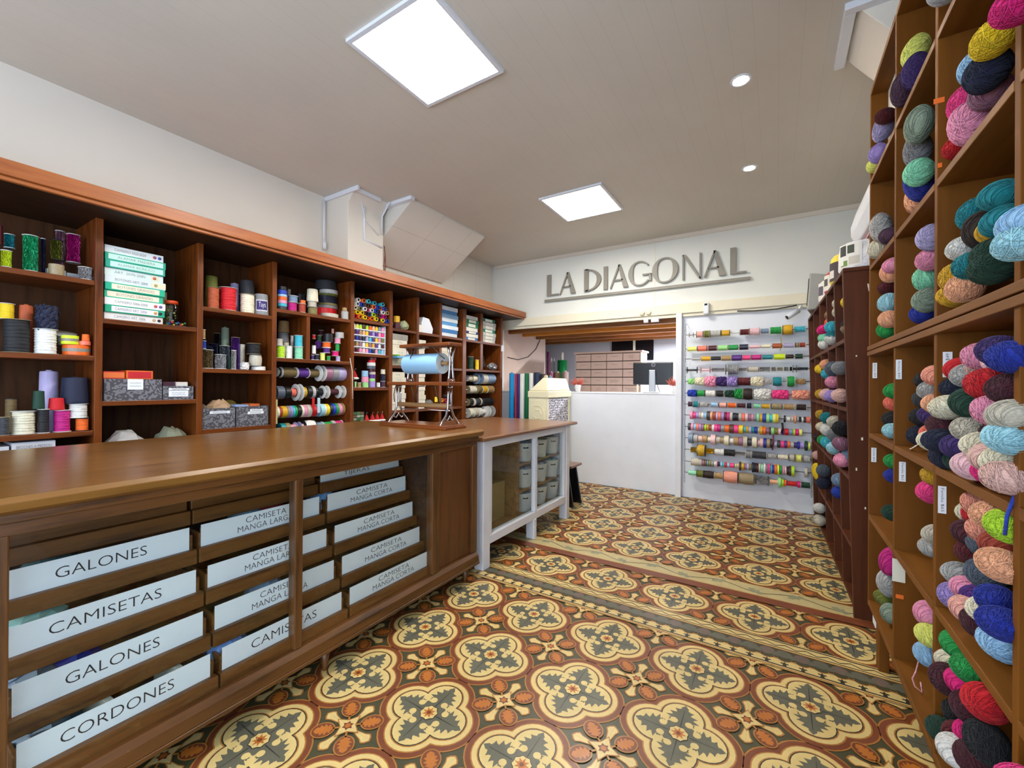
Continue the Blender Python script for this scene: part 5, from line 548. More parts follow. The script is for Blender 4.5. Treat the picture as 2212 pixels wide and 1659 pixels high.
YARN=[
(0.379, 2.316, 2.353, 0.036, 0.042, 0.03, '5c0f18', 'dark red yarn ball in first bay, row one of the brown yarn bookcase', 'first bay row one'),
(0.387, 2.41, 2.351, 0.036, 0.059, 0.059, 'b9aed6', 'lavender yarn ball in first bay, row one of the brown yarn bookcase', 'first bay row one'),
(0.371, 2.397, 2.237, 0.036, 0.042, 0.04, 'a58fd0', 'lilac yarn ball in first bay, row one of the brown yarn bookcase', 'first bay row one'),
(0.375, 2.475, 2.222, 0.036, 0.042, 0.03, 'eef07a', 'pale yellow yarn ball in first bay, row one of the brown yarn bookcase', 'first bay row one'),
(0.39, 1.914, 2.347, 0.036, 0.051, 0.051, 'eef07a', 'pale yellow yarn ball in second bay, row one of the brown yarn bookcase', 'second bay row one'),
(0.376, 1.839, 2.24, 0.036, 0.053, 0.053, '3d2566', 'violet yarn ball in second bay, row one of the brown yarn bookcase', 'second bay row one'),
(0.367, 1.946, 2.252, 0.036, 0.057, 0.057, '4c2c44', 'plum yarn ball in second bay, row one of the brown yarn bookcase', 'second bay row one'),
(0.352, 1.457, 2.212, 0.036, 0.042, 0.03, 'b4b4b8', 'silver yarn ball in third bay, row one of the brown yarn bookcase', 'third bay row one'),
(0.375, 2.366, 1.902, 0.037, 0.07, 0.062, 'b8b6b2', 'light grey yarn ball in first bay, row two of the brown yarn bookcase', 'first bay row two'),
(0.39, 2.292, 1.844, 0.036, 0.042, 0.033, '4c2c44', 'plum yarn ball in first bay, row two of the brown yarn bookcase', 'first bay row two'),
(0.38, 2.462, 1.84, 0.036, 0.044, 0.044, 'e9e0c4', 'cream yarn ball in first bay, row two of the brown yarn bookcase', 'first bay row two'),
(0.379, 1.819, 2.055, 0.036, 0.056, 0.056, '8a9a86', 'sage yarn ball in second bay, row two of the brown yarn bookcase', 'second bay row two'),
(0.4, 1.935, 2.022, 0.036, 0.059, 0.059, '8c8c8e', 'grey yarn ball in second bay, row two of the brown yarn bookcase', 'second bay row two'),
(0.364, 1.748, 1.877, 0.036, 0.042, 0.041, '8fdcb4', 'mint yarn ball in second bay, row two of the brown yarn bookcase', 'second bay row two'),
(0.387, 1.853, 1.885, 0.036, 0.07, 0.061, '1b2f9c', 'royal blue yarn ball in second bay, row two of the brown yarn bookcase', 'second bay row two'),
(0.415, 1.985, 1.889, 0.036, 0.07, 0.061, 'f5b48a', 'peach yarn ball in second bay, row two of the brown yarn bookcase', 'second bay row two'),
(0.358, 1.198, 1.906, 0.036, 0.042, 0.03, 'f2cf1e', 'yellow yarn ball in third bay, row two of the brown yarn bookcase', 'third bay row two'),
(0.403, 1.433, 1.985, 0.036, 0.042, 0.041, '9cc6e6', 'light blue yarn ball in third bay, row two of the brown yarn bookcase', 'third bay row two'),
(0.368, 1.265, 1.879, 0.036, 0.042, 0.041, '161c38', 'navy yarn ball in third bay, row two of the brown yarn bookcase', 'third bay row two'),
(0.399, 1.497, 1.934, 0.036, 0.043, 0.043, 'f03f8a', 'bright pink yarn ball in third bay, row two of the brown yarn bookcase', 'third bay row two'),
(0.395, 1.34, 1.87, 0.036, 0.042, 0.034, '9c6a80', 'mauve yarn ball in third bay, row two of the brown yarn bookcase', 'third bay row two'),
(0.382, 1.414, 1.843, 0.036, 0.05, 0.05, 'ef9ab8', 'pink yarn ball in third bay, row two of the brown yarn bookcase', 'third bay row two'),
(0.401, 1.545, 1.848, 0.036, 0.042, 0.03, 'cf1420', 'second-highest red yarn ball in third bay, row two of brown yarn bookcase', 'third bay row two'),
(0.423, 1.475, 1.872, 0.036, 0.042, 0.03, 'cf1420', 'highest red yarn ball in third bay, row two of brown yarn bookcase', 'third bay row two'),
(0.329, 1.002, 1.838, 0.036, 0.042, 0.03, 'e0147a', 'fuchsia yarn ball in fourth bay, row two of the brown yarn bookcase', 'fourth bay row two'),
(0.388, 2.209, 1.702, 0.036, 0.042, 0.03, 'ef9ab8', 'pink yarn ball in first bay, row three of the brown yarn bookcase', 'first bay row three'),
(0.396, 2.304, 1.694, 0.036, 0.042, 0.041, 'f5b48a', 'highest peach yarn ball in first bay, row three of brown yarn bookcase', 'first bay row three'),
(0.398, 2.364, 1.645, 0.036, 0.042, 0.03, '5c0f18', 'dark red yarn ball in first bay, row three of the brown yarn bookcase', 'first bay row three'),
(0.391, 2.314, 1.572, 0.036, 0.042, 0.04, 'a8dbe6', 'aqua yarn ball in first bay, row three of the brown yarn bookcase', 'first bay row three'),
(0.388, 2.281, 1.499, 0.036, 0.042, 0.036, 'f5b48a', 'second-highest peach yarn ball in first bay, row three of brown yarn bookcase', 'first bay row three'),
(0.393, 2.348, 1.461, 0.036, 0.042, 0.033, '1f9a45', 'green yarn ball in first bay, row three of the brown yarn bookcase', 'first bay row three'),
(0.396, 1.76, 1.676, 0.036, 0.042, 0.04, 'b9aed6', 'lavender yarn ball in second bay, row three of the brown yarn bookcase', 'second bay row three'),
(0.403, 1.803, 1.619, 0.036, 0.042, 0.034, 'ef9ab8', 'pink yarn ball in second bay, row three of the brown yarn bookcase', 'second bay row three'),
(0.41, 1.868, 1.574, 0.036, 0.042, 0.042, '8fdcb4', 'mint yarn ball in second bay, row three of the brown yarn bookcase', 'second bay row three'),
(0.392, 1.782, 1.49, 0.036, 0.042, 0.038, '8a9a86', 'sage yarn ball in second bay, row three of the brown yarn bookcase', 'second bay row three'),
(0.401, 1.859, 1.46, 0.036, 0.042, 0.032, '1b2f9c', 'royal blue yarn ball in second bay, row three of the brown yarn bookcase', 'second bay row three'),
(0.408, 1.464, 1.642, 0.036, 0.042, 0.038, '12868f', 'second-highest teal yarn ball in third bay, row three of brown yarn bookcase', 'third bay row three'),
(0.41, 1.339, 1.639, 0.036, 0.042, 0.032, '12868f', 'highest teal yarn ball in third bay, row three of brown yarn bookcase', 'third bay row three'),
(0.388, 1.25, 1.558, 0.036, 0.042, 0.03, '12868f', 'third-highest teal yarn ball in third bay, row three of brown yarn bookcase', 'third bay row three'),
(0.404, 1.406, 1.586, 0.036, 0.044, 0.044, '2c1c12', 'dark brown yarn ball in third bay, row three of the brown yarn bookcase', 'third bay row three'),
(0.405, 1.33, 1.563, 0.036, 0.042, 0.03, 'd9a81e', 'highest mustard yarn ball in third bay, row three of brown yarn bookcase', 'third bay row three'),
(0.395, 1.486, 1.568, 0.036, 0.042, 0.03, 'e8e6e0', 'white yarn ball in third bay, row three of the brown yarn bookcase', 'third bay row three'),
(0.369, 1.231, 1.486, 0.036, 0.042, 0.035, '0f3a26', 'highest dark green yarn ball in third bay, row three of brown yarn bookcase', 'third bay row three'),
(0.379, 1.377, 1.501, 0.036, 0.042, 0.03, '12868f', 'fourth-highest teal yarn ball in third bay, row three of brown yarn bookcase', 'third bay row three'),
(0.383, 1.488, 1.498, 0.036, 0.042, 0.038, 'd9a81e', 'second-highest mustard yarn ball in third bay, row three of brown yarn bookcase', 'third bay row three'),
(0.379, 1.426, 1.459, 0.036, 0.042, 0.035, 'f5b48a', 'peach yarn ball in third bay, row three of the brown yarn bookcase', 'third bay row three'),
(0.357, 1.196, 1.455, 0.036, 0.042, 0.031, '0f3a26', 'second-highest dark green yarn ball in third bay, row three of brown yarn bookcase', 'third bay row three'),
(0.393, 1.545, 1.46, 0.036, 0.042, 0.03, 'd9a81e', 'third-highest mustard yarn ball in third bay, row three of brown yarn bookcase', 'third bay row three'),
(0.414, 1.302, 1.495, 0.036, 0.042, 0.03, 'e9e0c4', 'cream yarn ball in third bay, row three of the brown yarn bookcase', 'third bay row three'),
(0.332, 1.002, 1.455, 0.036, 0.042, 0.03, 'a8dbe6', 'aqua yarn ball in fourth bay, row three of the brown yarn bookcase', 'fourth bay row three'),
(0.337, 1.002, 1.482, 0.036, 0.042, 0.03, '9cc6e6', 'light blue yarn ball in fourth bay, row three of the brown yarn bookcase', 'fourth bay row three'),
(0.397, 2.228, 1.207, 0.036, 0.042, 0.03, '1f9a45', 'green yarn ball in first bay, row four of the brown yarn bookcase', 'first bay row four'),
(0.405, 2.278, 1.156, 0.036, 0.042, 0.03, 'f27a62', 'coral yarn ball in first bay, row four of the brown yarn bookcase', 'first bay row four'),
(0.403, 2.292, 1.09, 0.036, 0.042, 0.032, '17171a', 'black yarn ball in first bay, row four of the brown yarn bookcase', 'first bay row four'),
(0.395, 2.24, 1.046, 0.036, 0.042, 0.03, 'a8dbe6', 'aqua yarn ball in first bay, row four of the brown yarn bookcase', 'first bay row four'),
(0.413, 1.854, 1.244, 0.036, 0.042, 0.03, '17171a', 'highest black yarn ball in second bay, row four of brown yarn bookcase', 'second bay row four'),
(0.403, 1.778, 1.213, 0.036, 0.042, 0.03, 'b8b6b2', 'light grey yarn ball in second bay, row four of the brown yarn bookcase', 'second bay row four'),
(0.403, 1.728, 1.258, 0.036, 0.042, 0.03, 'f0a088', 'salmon yarn ball in second bay, row four of the brown yarn bookcase', 'second bay row four'),
(0.405, 1.843, 1.181, 0.036, 0.042, 0.03, '3a3a3e', 'charcoal yarn ball in second bay, row four of the brown yarn bookcase', 'second bay row four'),
(0.404, 1.775, 1.134, 0.036, 0.042, 0.03, '3d2566', 'violet yarn ball in second bay, row four of the brown yarn bookcase', 'second bay row four'),
(0.404, 1.872, 1.126, 0.036, 0.042, 0.03, '17171a', 'second-highest black yarn ball in second bay, row four of brown yarn bookcase', 'second bay row four'),
(0.417, 1.814, 1.077, 0.036, 0.042, 0.03, 'f27a62', 'coral yarn ball in second bay, row four of the brown yarn bookcase', 'second bay row four'),
(0.396, 1.739, 1.061, 0.036, 0.042, 0.03, 'e9e0c4', 'cream yarn ball in second bay, row four of the brown yarn bookcase', 'second bay row four'),
(0.4, 1.887, 1.064, 0.036, 0.042, 0.033, '161c38', 'navy yarn ball in second bay, row four of the brown yarn bookcase', 'second bay row four'),
(0.401, 1.716, 1.173, 0.036, 0.042, 0.03, 'f5b48a', 'peach yarn ball in second bay, row four of the brown yarn bookcase', 'second bay row four'),
(0.39, 1.359, 1.291, 0.036, 0.042, 0.031, 'ef9ab8', 'highest pink yarn ball in third bay, row four of brown yarn bookcase', 'third bay row four'),
(0.37, 1.204, 1.293, 0.036, 0.042, 0.03, '3d2566', 'highest violet yarn ball in third bay, row four of brown yarn bookcase', 'third bay row four'),
(0.428, 1.401, 1.287, 0.036, 0.042, 0.03, '6f7426', 'highest olive yarn ball in third bay, row four of brown yarn bookcase', 'third bay row four'),
(0.404, 1.287, 1.276, 0.036, 0.042, 0.03, 'f2c6cc', 'highest light pink yarn ball in third bay, row four of brown yarn bookcase', 'third bay row four'),
(0.362, 1.13, 1.277, 0.036, 0.042, 0.03, '1b2f9c', 'royal blue yarn ball in third bay, row four of the brown yarn bookcase', 'third bay row four'),
(0.4, 1.517, 1.268, 0.036, 0.042, 0.03, 'cf1420', 'highest red yarn ball in third bay, row four of brown yarn bookcase', 'third bay row four'),
(0.416, 1.429, 1.271, 0.036, 0.042, 0.03, 'e8bcb0', 'highest blush yarn ball in third bay, row four of brown yarn bookcase', 'third bay row four'),
(0.368, 1.258, 1.229, 0.036, 0.042, 0.032, 'cf1420', 'second-highest red yarn ball in third bay, row four of brown yarn bookcase', 'third bay row four'),
(0.429, 1.374, 1.233, 0.036, 0.042, 0.03, '161c38', 'highest navy yarn ball in third bay, row four of brown yarn bookcase', 'third bay row four'),
(0.374, 1.171, 1.22, 0.036, 0.042, 0.03, '4a1220', 'highest maroon yarn ball in third bay, row four of brown yarn bookcase', 'third bay row four'),
(0.399, 1.468, 1.251, 0.036, 0.042, 0.03, 'b8b6b2', 'light grey yarn ball in third bay, row four of the brown yarn bookcase', 'third bay row four'),
(0.398, 1.545, 1.218, 0.036, 0.042, 0.03, '161c38', 'second-highest navy yarn ball in third bay, row four of brown yarn bookcase', 'third bay row four'),
(0.372, 1.363, 1.187, 0.036, 0.042, 0.034, '123d2c', 'highest bottle green yarn ball in third bay, row four of brown yarn bookcase', 'third bay row four'),
(0.358, 1.457, 1.172, 0.036, 0.042, 0.03, 'e9e0c4', 'highest cream yarn ball in third bay, row four of brown yarn bookcase', 'third bay row four'),
(0.367, 1.216, 1.175, 0.036, 0.042, 0.031, 'ef9ab8', 'second-highest pink yarn ball in third bay, row four of brown yarn bookcase', 'third bay row four'),
(0.405, 1.289, 1.172, 0.036, 0.042, 0.03, '4a1220', 'second-highest maroon yarn ball in third bay, row four of brown yarn bookcase', 'third bay row four'),
(0.363, 1.13, 1.17, 0.036, 0.042, 0.03, 'c8c0ae', 'highest ecru yarn ball in third bay, row four of brown yarn bookcase', 'third bay row four'),
(0.41, 1.417, 1.155, 0.036, 0.042, 0.03, '4a1220', 'third-highest maroon yarn ball in third bay, row four of brown yarn bookcase', 'third bay row four'),
(0.373, 1.357, 1.126, 0.036, 0.042, 0.03, 'c8c0ae', 'second-highest ecru yarn ball in third bay, row four of brown yarn bookcase', 'third bay row four'),
(0.392, 1.533, 1.13, 0.036, 0.042, 0.03, 'f2c6cc', 'second-highest light pink yarn ball in third bay, row four of brown yarn bookcase', 'third bay row four'),
(0.364, 1.505, 1.125, 0.036, 0.042, 0.03, '4a1220', 'fourth-highest maroon yarn ball in third bay, row four of brown yarn bookcase', 'third bay row four'),
(0.387, 1.545, 1.082, 0.036, 0.042, 0.03, '9cc6e6', 'light blue yarn ball in third bay, row four of the brown yarn bookcase', 'third bay row four'),
(0.346, 1.457, 1.088, 0.036, 0.042, 0.03, '161c38', 'third-highest navy yarn ball in third bay, row four of brown yarn bookcase', 'third bay row four'),
(0.362, 1.381, 1.083, 0.036, 0.042, 0.03, '3d2566', 'second-highest violet yarn ball in third bay, row four of brown yarn bookcase', 'third bay row four'),
(0.379, 1.381, 1.084, 0.036, 0.042, 0.03, '6f7426', 'second-highest olive yarn ball in third bay, row four of brown yarn bookcase', 'third bay row four'),
(0.368, 1.276, 1.098, 0.036, 0.042, 0.03, 'e9e0c4', 'second-highest cream yarn ball in third bay, row four of brown yarn bookcase', 'third bay row four'),
(0.404, 1.322, 1.118, 0.036, 0.042, 0.03, '4a1220', 'fifth-highest maroon yarn ball in third bay, row four of brown yarn bookcase', 'third bay row four'),
(0.363, 1.209, 1.082, 0.036, 0.042, 0.03, 'e8bcb0', 'second-highest blush yarn ball in third bay, row four of brown yarn bookcase', 'third bay row four'),
(0.359, 1.13, 1.13, 0.036, 0.042, 0.03, 'a8dbe6', 'aqua yarn ball in third bay, row four of the brown yarn bookcase', 'third bay row four'),
(0.37, 1.179, 1.081, 0.036, 0.042, 0.03, 'e9e0c4', 'third-highest cream yarn ball in third bay, row four of brown yarn bookcase', 'third bay row four'),
(0.372, 1.517, 1.041, 0.036, 0.042, 0.03, '161c38', 'fourth-highest navy yarn ball in third bay, row four of brown yarn bookcase', 'third bay row four'),
(0.383, 1.445, 1.042, 0.036, 0.042, 0.03, '123d2c', 'second-highest bottle green yarn ball in third bay, row four of brown yarn bookcase', 'third bay row four'),
(0.361, 1.304, 1.051, 0.036, 0.042, 0.03, 'f2c6cc', 'third-highest light pink yarn ball in third bay, row four of brown yarn bookcase', 'third bay row four'),
(0.386, 1.337, 1.044, 0.036, 0.042, 0.03, '4a1220', 'sixth-highest maroon yarn ball in third bay, row four of brown yarn bookcase', 'third bay row four'),
(0.374, 1.234, 1.052, 0.036, 0.042, 0.03, 'e0147a', 'fuchsia yarn ball in third bay, row four of the brown yarn bookcase', 'third bay row four'),
(0.356, 1.13, 1.057, 0.036, 0.042, 0.03, 'e8bcb0', 'third-highest blush yarn ball in third bay, row four of brown yarn bookcase', 'third bay row four'),
(0.403, 2.252, 0.923, 0.036, 0.042, 0.03, '1f9a45', 'green yarn ball in first bay, row five of the brown yarn bookcase', 'first bay row five'),
(0.404, 2.252, 0.864, 0.036, 0.042, 0.03, '1b2f9c', 'royal blue yarn ball in first bay, row five of the brown yarn bookcase', 'first bay row five'),
(0.399, 2.262, 0.714, 0.036, 0.042, 0.03, '123d2c', 'bottle green yarn ball in first bay, row five of the brown yarn bookcase', 'first bay row five'),
(0.404, 1.74, 0.957, 0.036, 0.042, 0.03, 'd9a81e', 'mustard yarn ball in second bay, row five of the brown yarn bookcase', 'second bay row five'),
(0.403, 1.779, 0.901, 0.036, 0.042, 0.035, 'f03f8a', 'bright pink yarn ball in second bay, row five of the brown yarn bookcase', 'second bay row five'),
(0.431, 1.845, 0.933, 0.036, 0.042, 0.03, 'ef9ab8', 'pink yarn ball in second bay, row five of the brown yarn bookcase', 'second bay row five'),
(0.413, 1.805, 0.726, 0.036, 0.042, 0.03, 'b8b6b2', 'light grey yarn ball in second bay, row five of the brown yarn bookcase', 'second bay row five'),
(0.41, 1.752, 0.779, 0.036, 0.042, 0.03, 'c8c0ae', 'ecru yarn ball in second bay, row five of the brown yarn bookcase', 'second bay row five'),
(0.407, 1.421, 0.947, 0.036, 0.042, 0.03, 'f0a088', 'highest salmon yarn ball in third bay, row five of brown yarn bookcase', 'third bay row five'),
(0.375, 1.25, 0.96, 0.036, 0.042, 0.03, 'f5b48a', 'highest peach yarn ball in third bay, row five of brown yarn bookcase', 'third bay row five'),
(0.374, 1.172, 0.96, 0.036, 0.042, 0.03, 'b6e02a', 'lime yarn ball in third bay, row five of the brown yarn bookcase', 'third bay row five'),
(0.431, 1.545, 0.9, 0.036, 0.042, 0.03, 'e9e0c4', 'highest cream yarn ball in third bay, row five of brown yarn bookcase', 'third bay row five'),
(0.429, 1.497, 0.904, 0.036, 0.042, 0.03, 'cf1420', 'red yarn ball in third bay, row five of the brown yarn bookcase', 'third bay row five'),
(0.395, 1.439, 0.873, 0.036, 0.042, 0.03, '4a1220', 'highest maroon yarn ball in third bay, row five of brown yarn bookcase', 'third bay row five'),
(0.384, 1.301, 0.917, 0.036, 0.042, 0.03, 'f0a088', 'second-highest salmon yarn ball in third bay, row five of brown yarn bookcase', 'third bay row five'),
(0.383, 1.229, 0.908, 0.036, 0.042, 0.03, 'a5412c', 'rust yarn ball in third bay, row five of the brown yarn bookcase', 'third bay row five'),
(0.41, 1.393, 0.863, 0.036, 0.042, 0.03, '56606e', 'highest slate yarn ball in third bay, row five of brown yarn bookcase', 'third bay row five'),
(0.418, 1.349, 0.92, 0.036, 0.042, 0.03, '17171a', 'black yarn ball in third bay, row five of the brown yarn bookcase', 'third bay row five'),
(0.411, 1.474, 0.819, 0.036, 0.042, 0.03, '5c0f18', 'dark red yarn ball in third bay, row five of the brown yarn bookcase', 'third bay row five'),
(0.358, 1.157, 0.889, 0.036, 0.042, 0.03, 'f5b48a', 'second-highest peach yarn ball in third bay, row five of brown yarn bookcase', 'third bay row five'),
(0.404, 1.545, 0.738, 0.036, 0.042, 0.03, 'b8b6b2', 'light grey yarn ball in third bay, row five of the brown yarn bookcase', 'third bay row five'),
(0.395, 1.348, 0.809, 0.036, 0.042, 0.031, '56606e', 'second-highest slate yarn ball in third bay, row five of brown yarn bookcase', 'third bay row five'),
(0.392, 1.524, 0.686, 0.036, 0.042, 0.034, 'a58fd0', 'lilac yarn ball in third bay, row five of the brown yarn bookcase', 'third bay row five'),
(0.401, 1.467, 0.728, 0.036, 0.042, 0.03, 'ef9ab8', 'pink yarn ball in third bay, row five of the brown yarn bookcase', 'third bay row five'),
(0.406, 1.422, 0.727, 0.036, 0.042, 0.03, '5a2a86', 'purple yarn ball in third bay, row five of the brown yarn bookcase', 'third bay row five'),
(0.379, 1.235, 0.793, 0.036, 0.042, 0.03, '1b2f9c', 'highest royal blue yarn ball in third bay, row five of brown yarn bookcase', 'third bay row five'),
(0.382, 1.397, 0.703, 0.036, 0.042, 0.03, 'f0b0a0', 'dusty pink yarn ball in third bay, row five of the brown yarn bookcase', 'third bay row five'),
(0.381, 1.285, 0.752, 0.036, 0.042, 0.03, 'e9e0c4', 'second-highest cream yarn ball in third bay, row five of brown yarn bookcase', 'third bay row five'),
(0.387, 1.344, 0.7, 0.036, 0.042, 0.033, '4a1220', 'second-highest maroon yarn ball in third bay, row five of brown yarn bookcase', 'third bay row five'),
(0.358, 1.153, 0.782, 0.036, 0.042, 0.03, '1b2f9c', 'second-highest royal blue yarn ball in third bay, row five of brown yarn bookcase', 'third bay row five'),
(0.379, 1.221, 0.717, 0.036, 0.042, 0.03, '9cc6e6', 'light blue yarn ball in third bay, row five of the brown yarn bookcase', 'third bay row five'),
(0.396, 2.284, 0.51, 0.036, 0.056, 0.056, 'c2187e', 'magenta yarn ball in first bay, row six of the brown yarn bookcase', 'first bay row six'),
(0.392, 2.305, 0.412, 0.036, 0.053, 0.053, 'b8b6b2', 'light grey yarn ball in first bay, row six of the brown yarn bookcase', 'first bay row six'),
(0.387, 2.34, 0.335, 0.036, 0.042, 0.03, '6f7426', 'olive yarn ball in first bay, row six of the brown yarn bookcase', 'first bay row six'),
(0.398, 2.271, 0.304, 0.036, 0.042, 0.039, '8a9a86', 'sage yarn ball in first bay, row six of the brown yarn bookcase', 'first bay row six'),
(0.408, 1.829, 0.507, 0.036, 0.042, 0.039, 'ef9ab8', 'pink yarn ball in second bay, row six of the brown yarn bookcase', 'second bay row six'),
(0.399, 1.771, 0.465, 0.036, 0.042, 0.03, 'eef07a', 'pale yellow yarn ball in second bay, row six of the brown yarn bookcase', 'second bay row six'),
(0.403, 1.804, 0.39, 0.036, 0.042, 0.032, '9cc6e6', 'light blue yarn ball in second bay, row six of the brown yarn bookcase', 'second bay row six'),
(0.388, 1.486, 0.58, 0.036, 0.042, 0.03, '1f9a45', 'highest green yarn ball in third bay, row six of brown yarn bookcase', 'third bay row six'),
(0.392, 1.545, 0.508, 0.036, 0.042, 0.03, 'e9e0c4', 'cream yarn ball in third bay, row six of the brown yarn bookcase', 'third bay row six'),
(0.376, 1.363, 0.583, 0.036, 0.042, 0.03, '1f9a45', 'second-highest green yarn ball in third bay, row six of brown yarn bookcase', 'third bay row six'),
(0.364, 1.469, 0.495, 0.036, 0.042, 0.036, '4a1220', 'highest maroon yarn ball in third bay, row six of brown yarn bookcase', 'third bay row six'),
(0.377, 1.403, 0.528, 0.036, 0.042, 0.03, 'e0147a', 'highest fuchsia yarn ball in third bay, row six of brown yarn bookcase', 'third bay row six'),
(0.369, 1.265, 0.569, 0.036, 0.042, 0.036, 'cf1420', 'red yarn ball in third bay, row six of the brown yarn bookcase', 'third bay row six'),
(0.406, 1.545, 0.377, 0.036, 0.042, 0.032, '17171a', 'highest black yarn ball in third bay, row six of brown yarn bookcase', 'third bay row six'),
(0.366, 1.323, 0.516, 0.036, 0.042, 0.031, '4a1220', 'second-highest maroon yarn ball in third bay, row six of brown yarn bookcase', 'third bay row six'),
(0.369, 1.517, 0.335, 0.036, 0.042, 0.03, '123d2c', 'bottle green yarn ball in third bay, row six of the brown yarn bookcase', 'third bay row six'),
(0.357, 1.378, 0.379, 0.036, 0.042, 0.03, 'e8e6e0', 'white yarn ball in third bay, row six of the brown yarn bookcase', 'third bay row six'),
(0.392, 1.401, 0.415, 0.036, 0.042, 0.03, 'e0147a', 'second-highest fuchsia yarn ball in third bay, row six of brown yarn bookcase', 'third bay row six'),
(0.365, 1.241, 0.501, 0.036, 0.042, 0.04, '17171a', 'second-highest black yarn ball in third bay, row six of brown yarn bookcase', 'third bay row six'),
(0.387, 1.463, 0.368, 0.036, 0.042, 0.03, '5c0f18', 'dark red yarn ball in third bay, row six of the brown yarn bookcase', 'third bay row six'),
(0.369, 1.31, 0.416, 0.036, 0.042, 0.03, '4a1220', 'third-highest maroon yarn ball in third bay, row six of brown yarn bookcase', 'third bay row six'),
(0.34, 1.002, 0.58, 0.036, 0.042, 0.03, '12868f', 'teal yarn ball in fourth bay, row six of the brown yarn bookcase', 'fourth bay row six'),
(0.337, 1.002, 0.58, 0.036, 0.042, 0.03, 'f03f8a', 'bright pink yarn ball in fourth bay, row six of the brown yarn bookcase', 'fourth bay row six'),
]
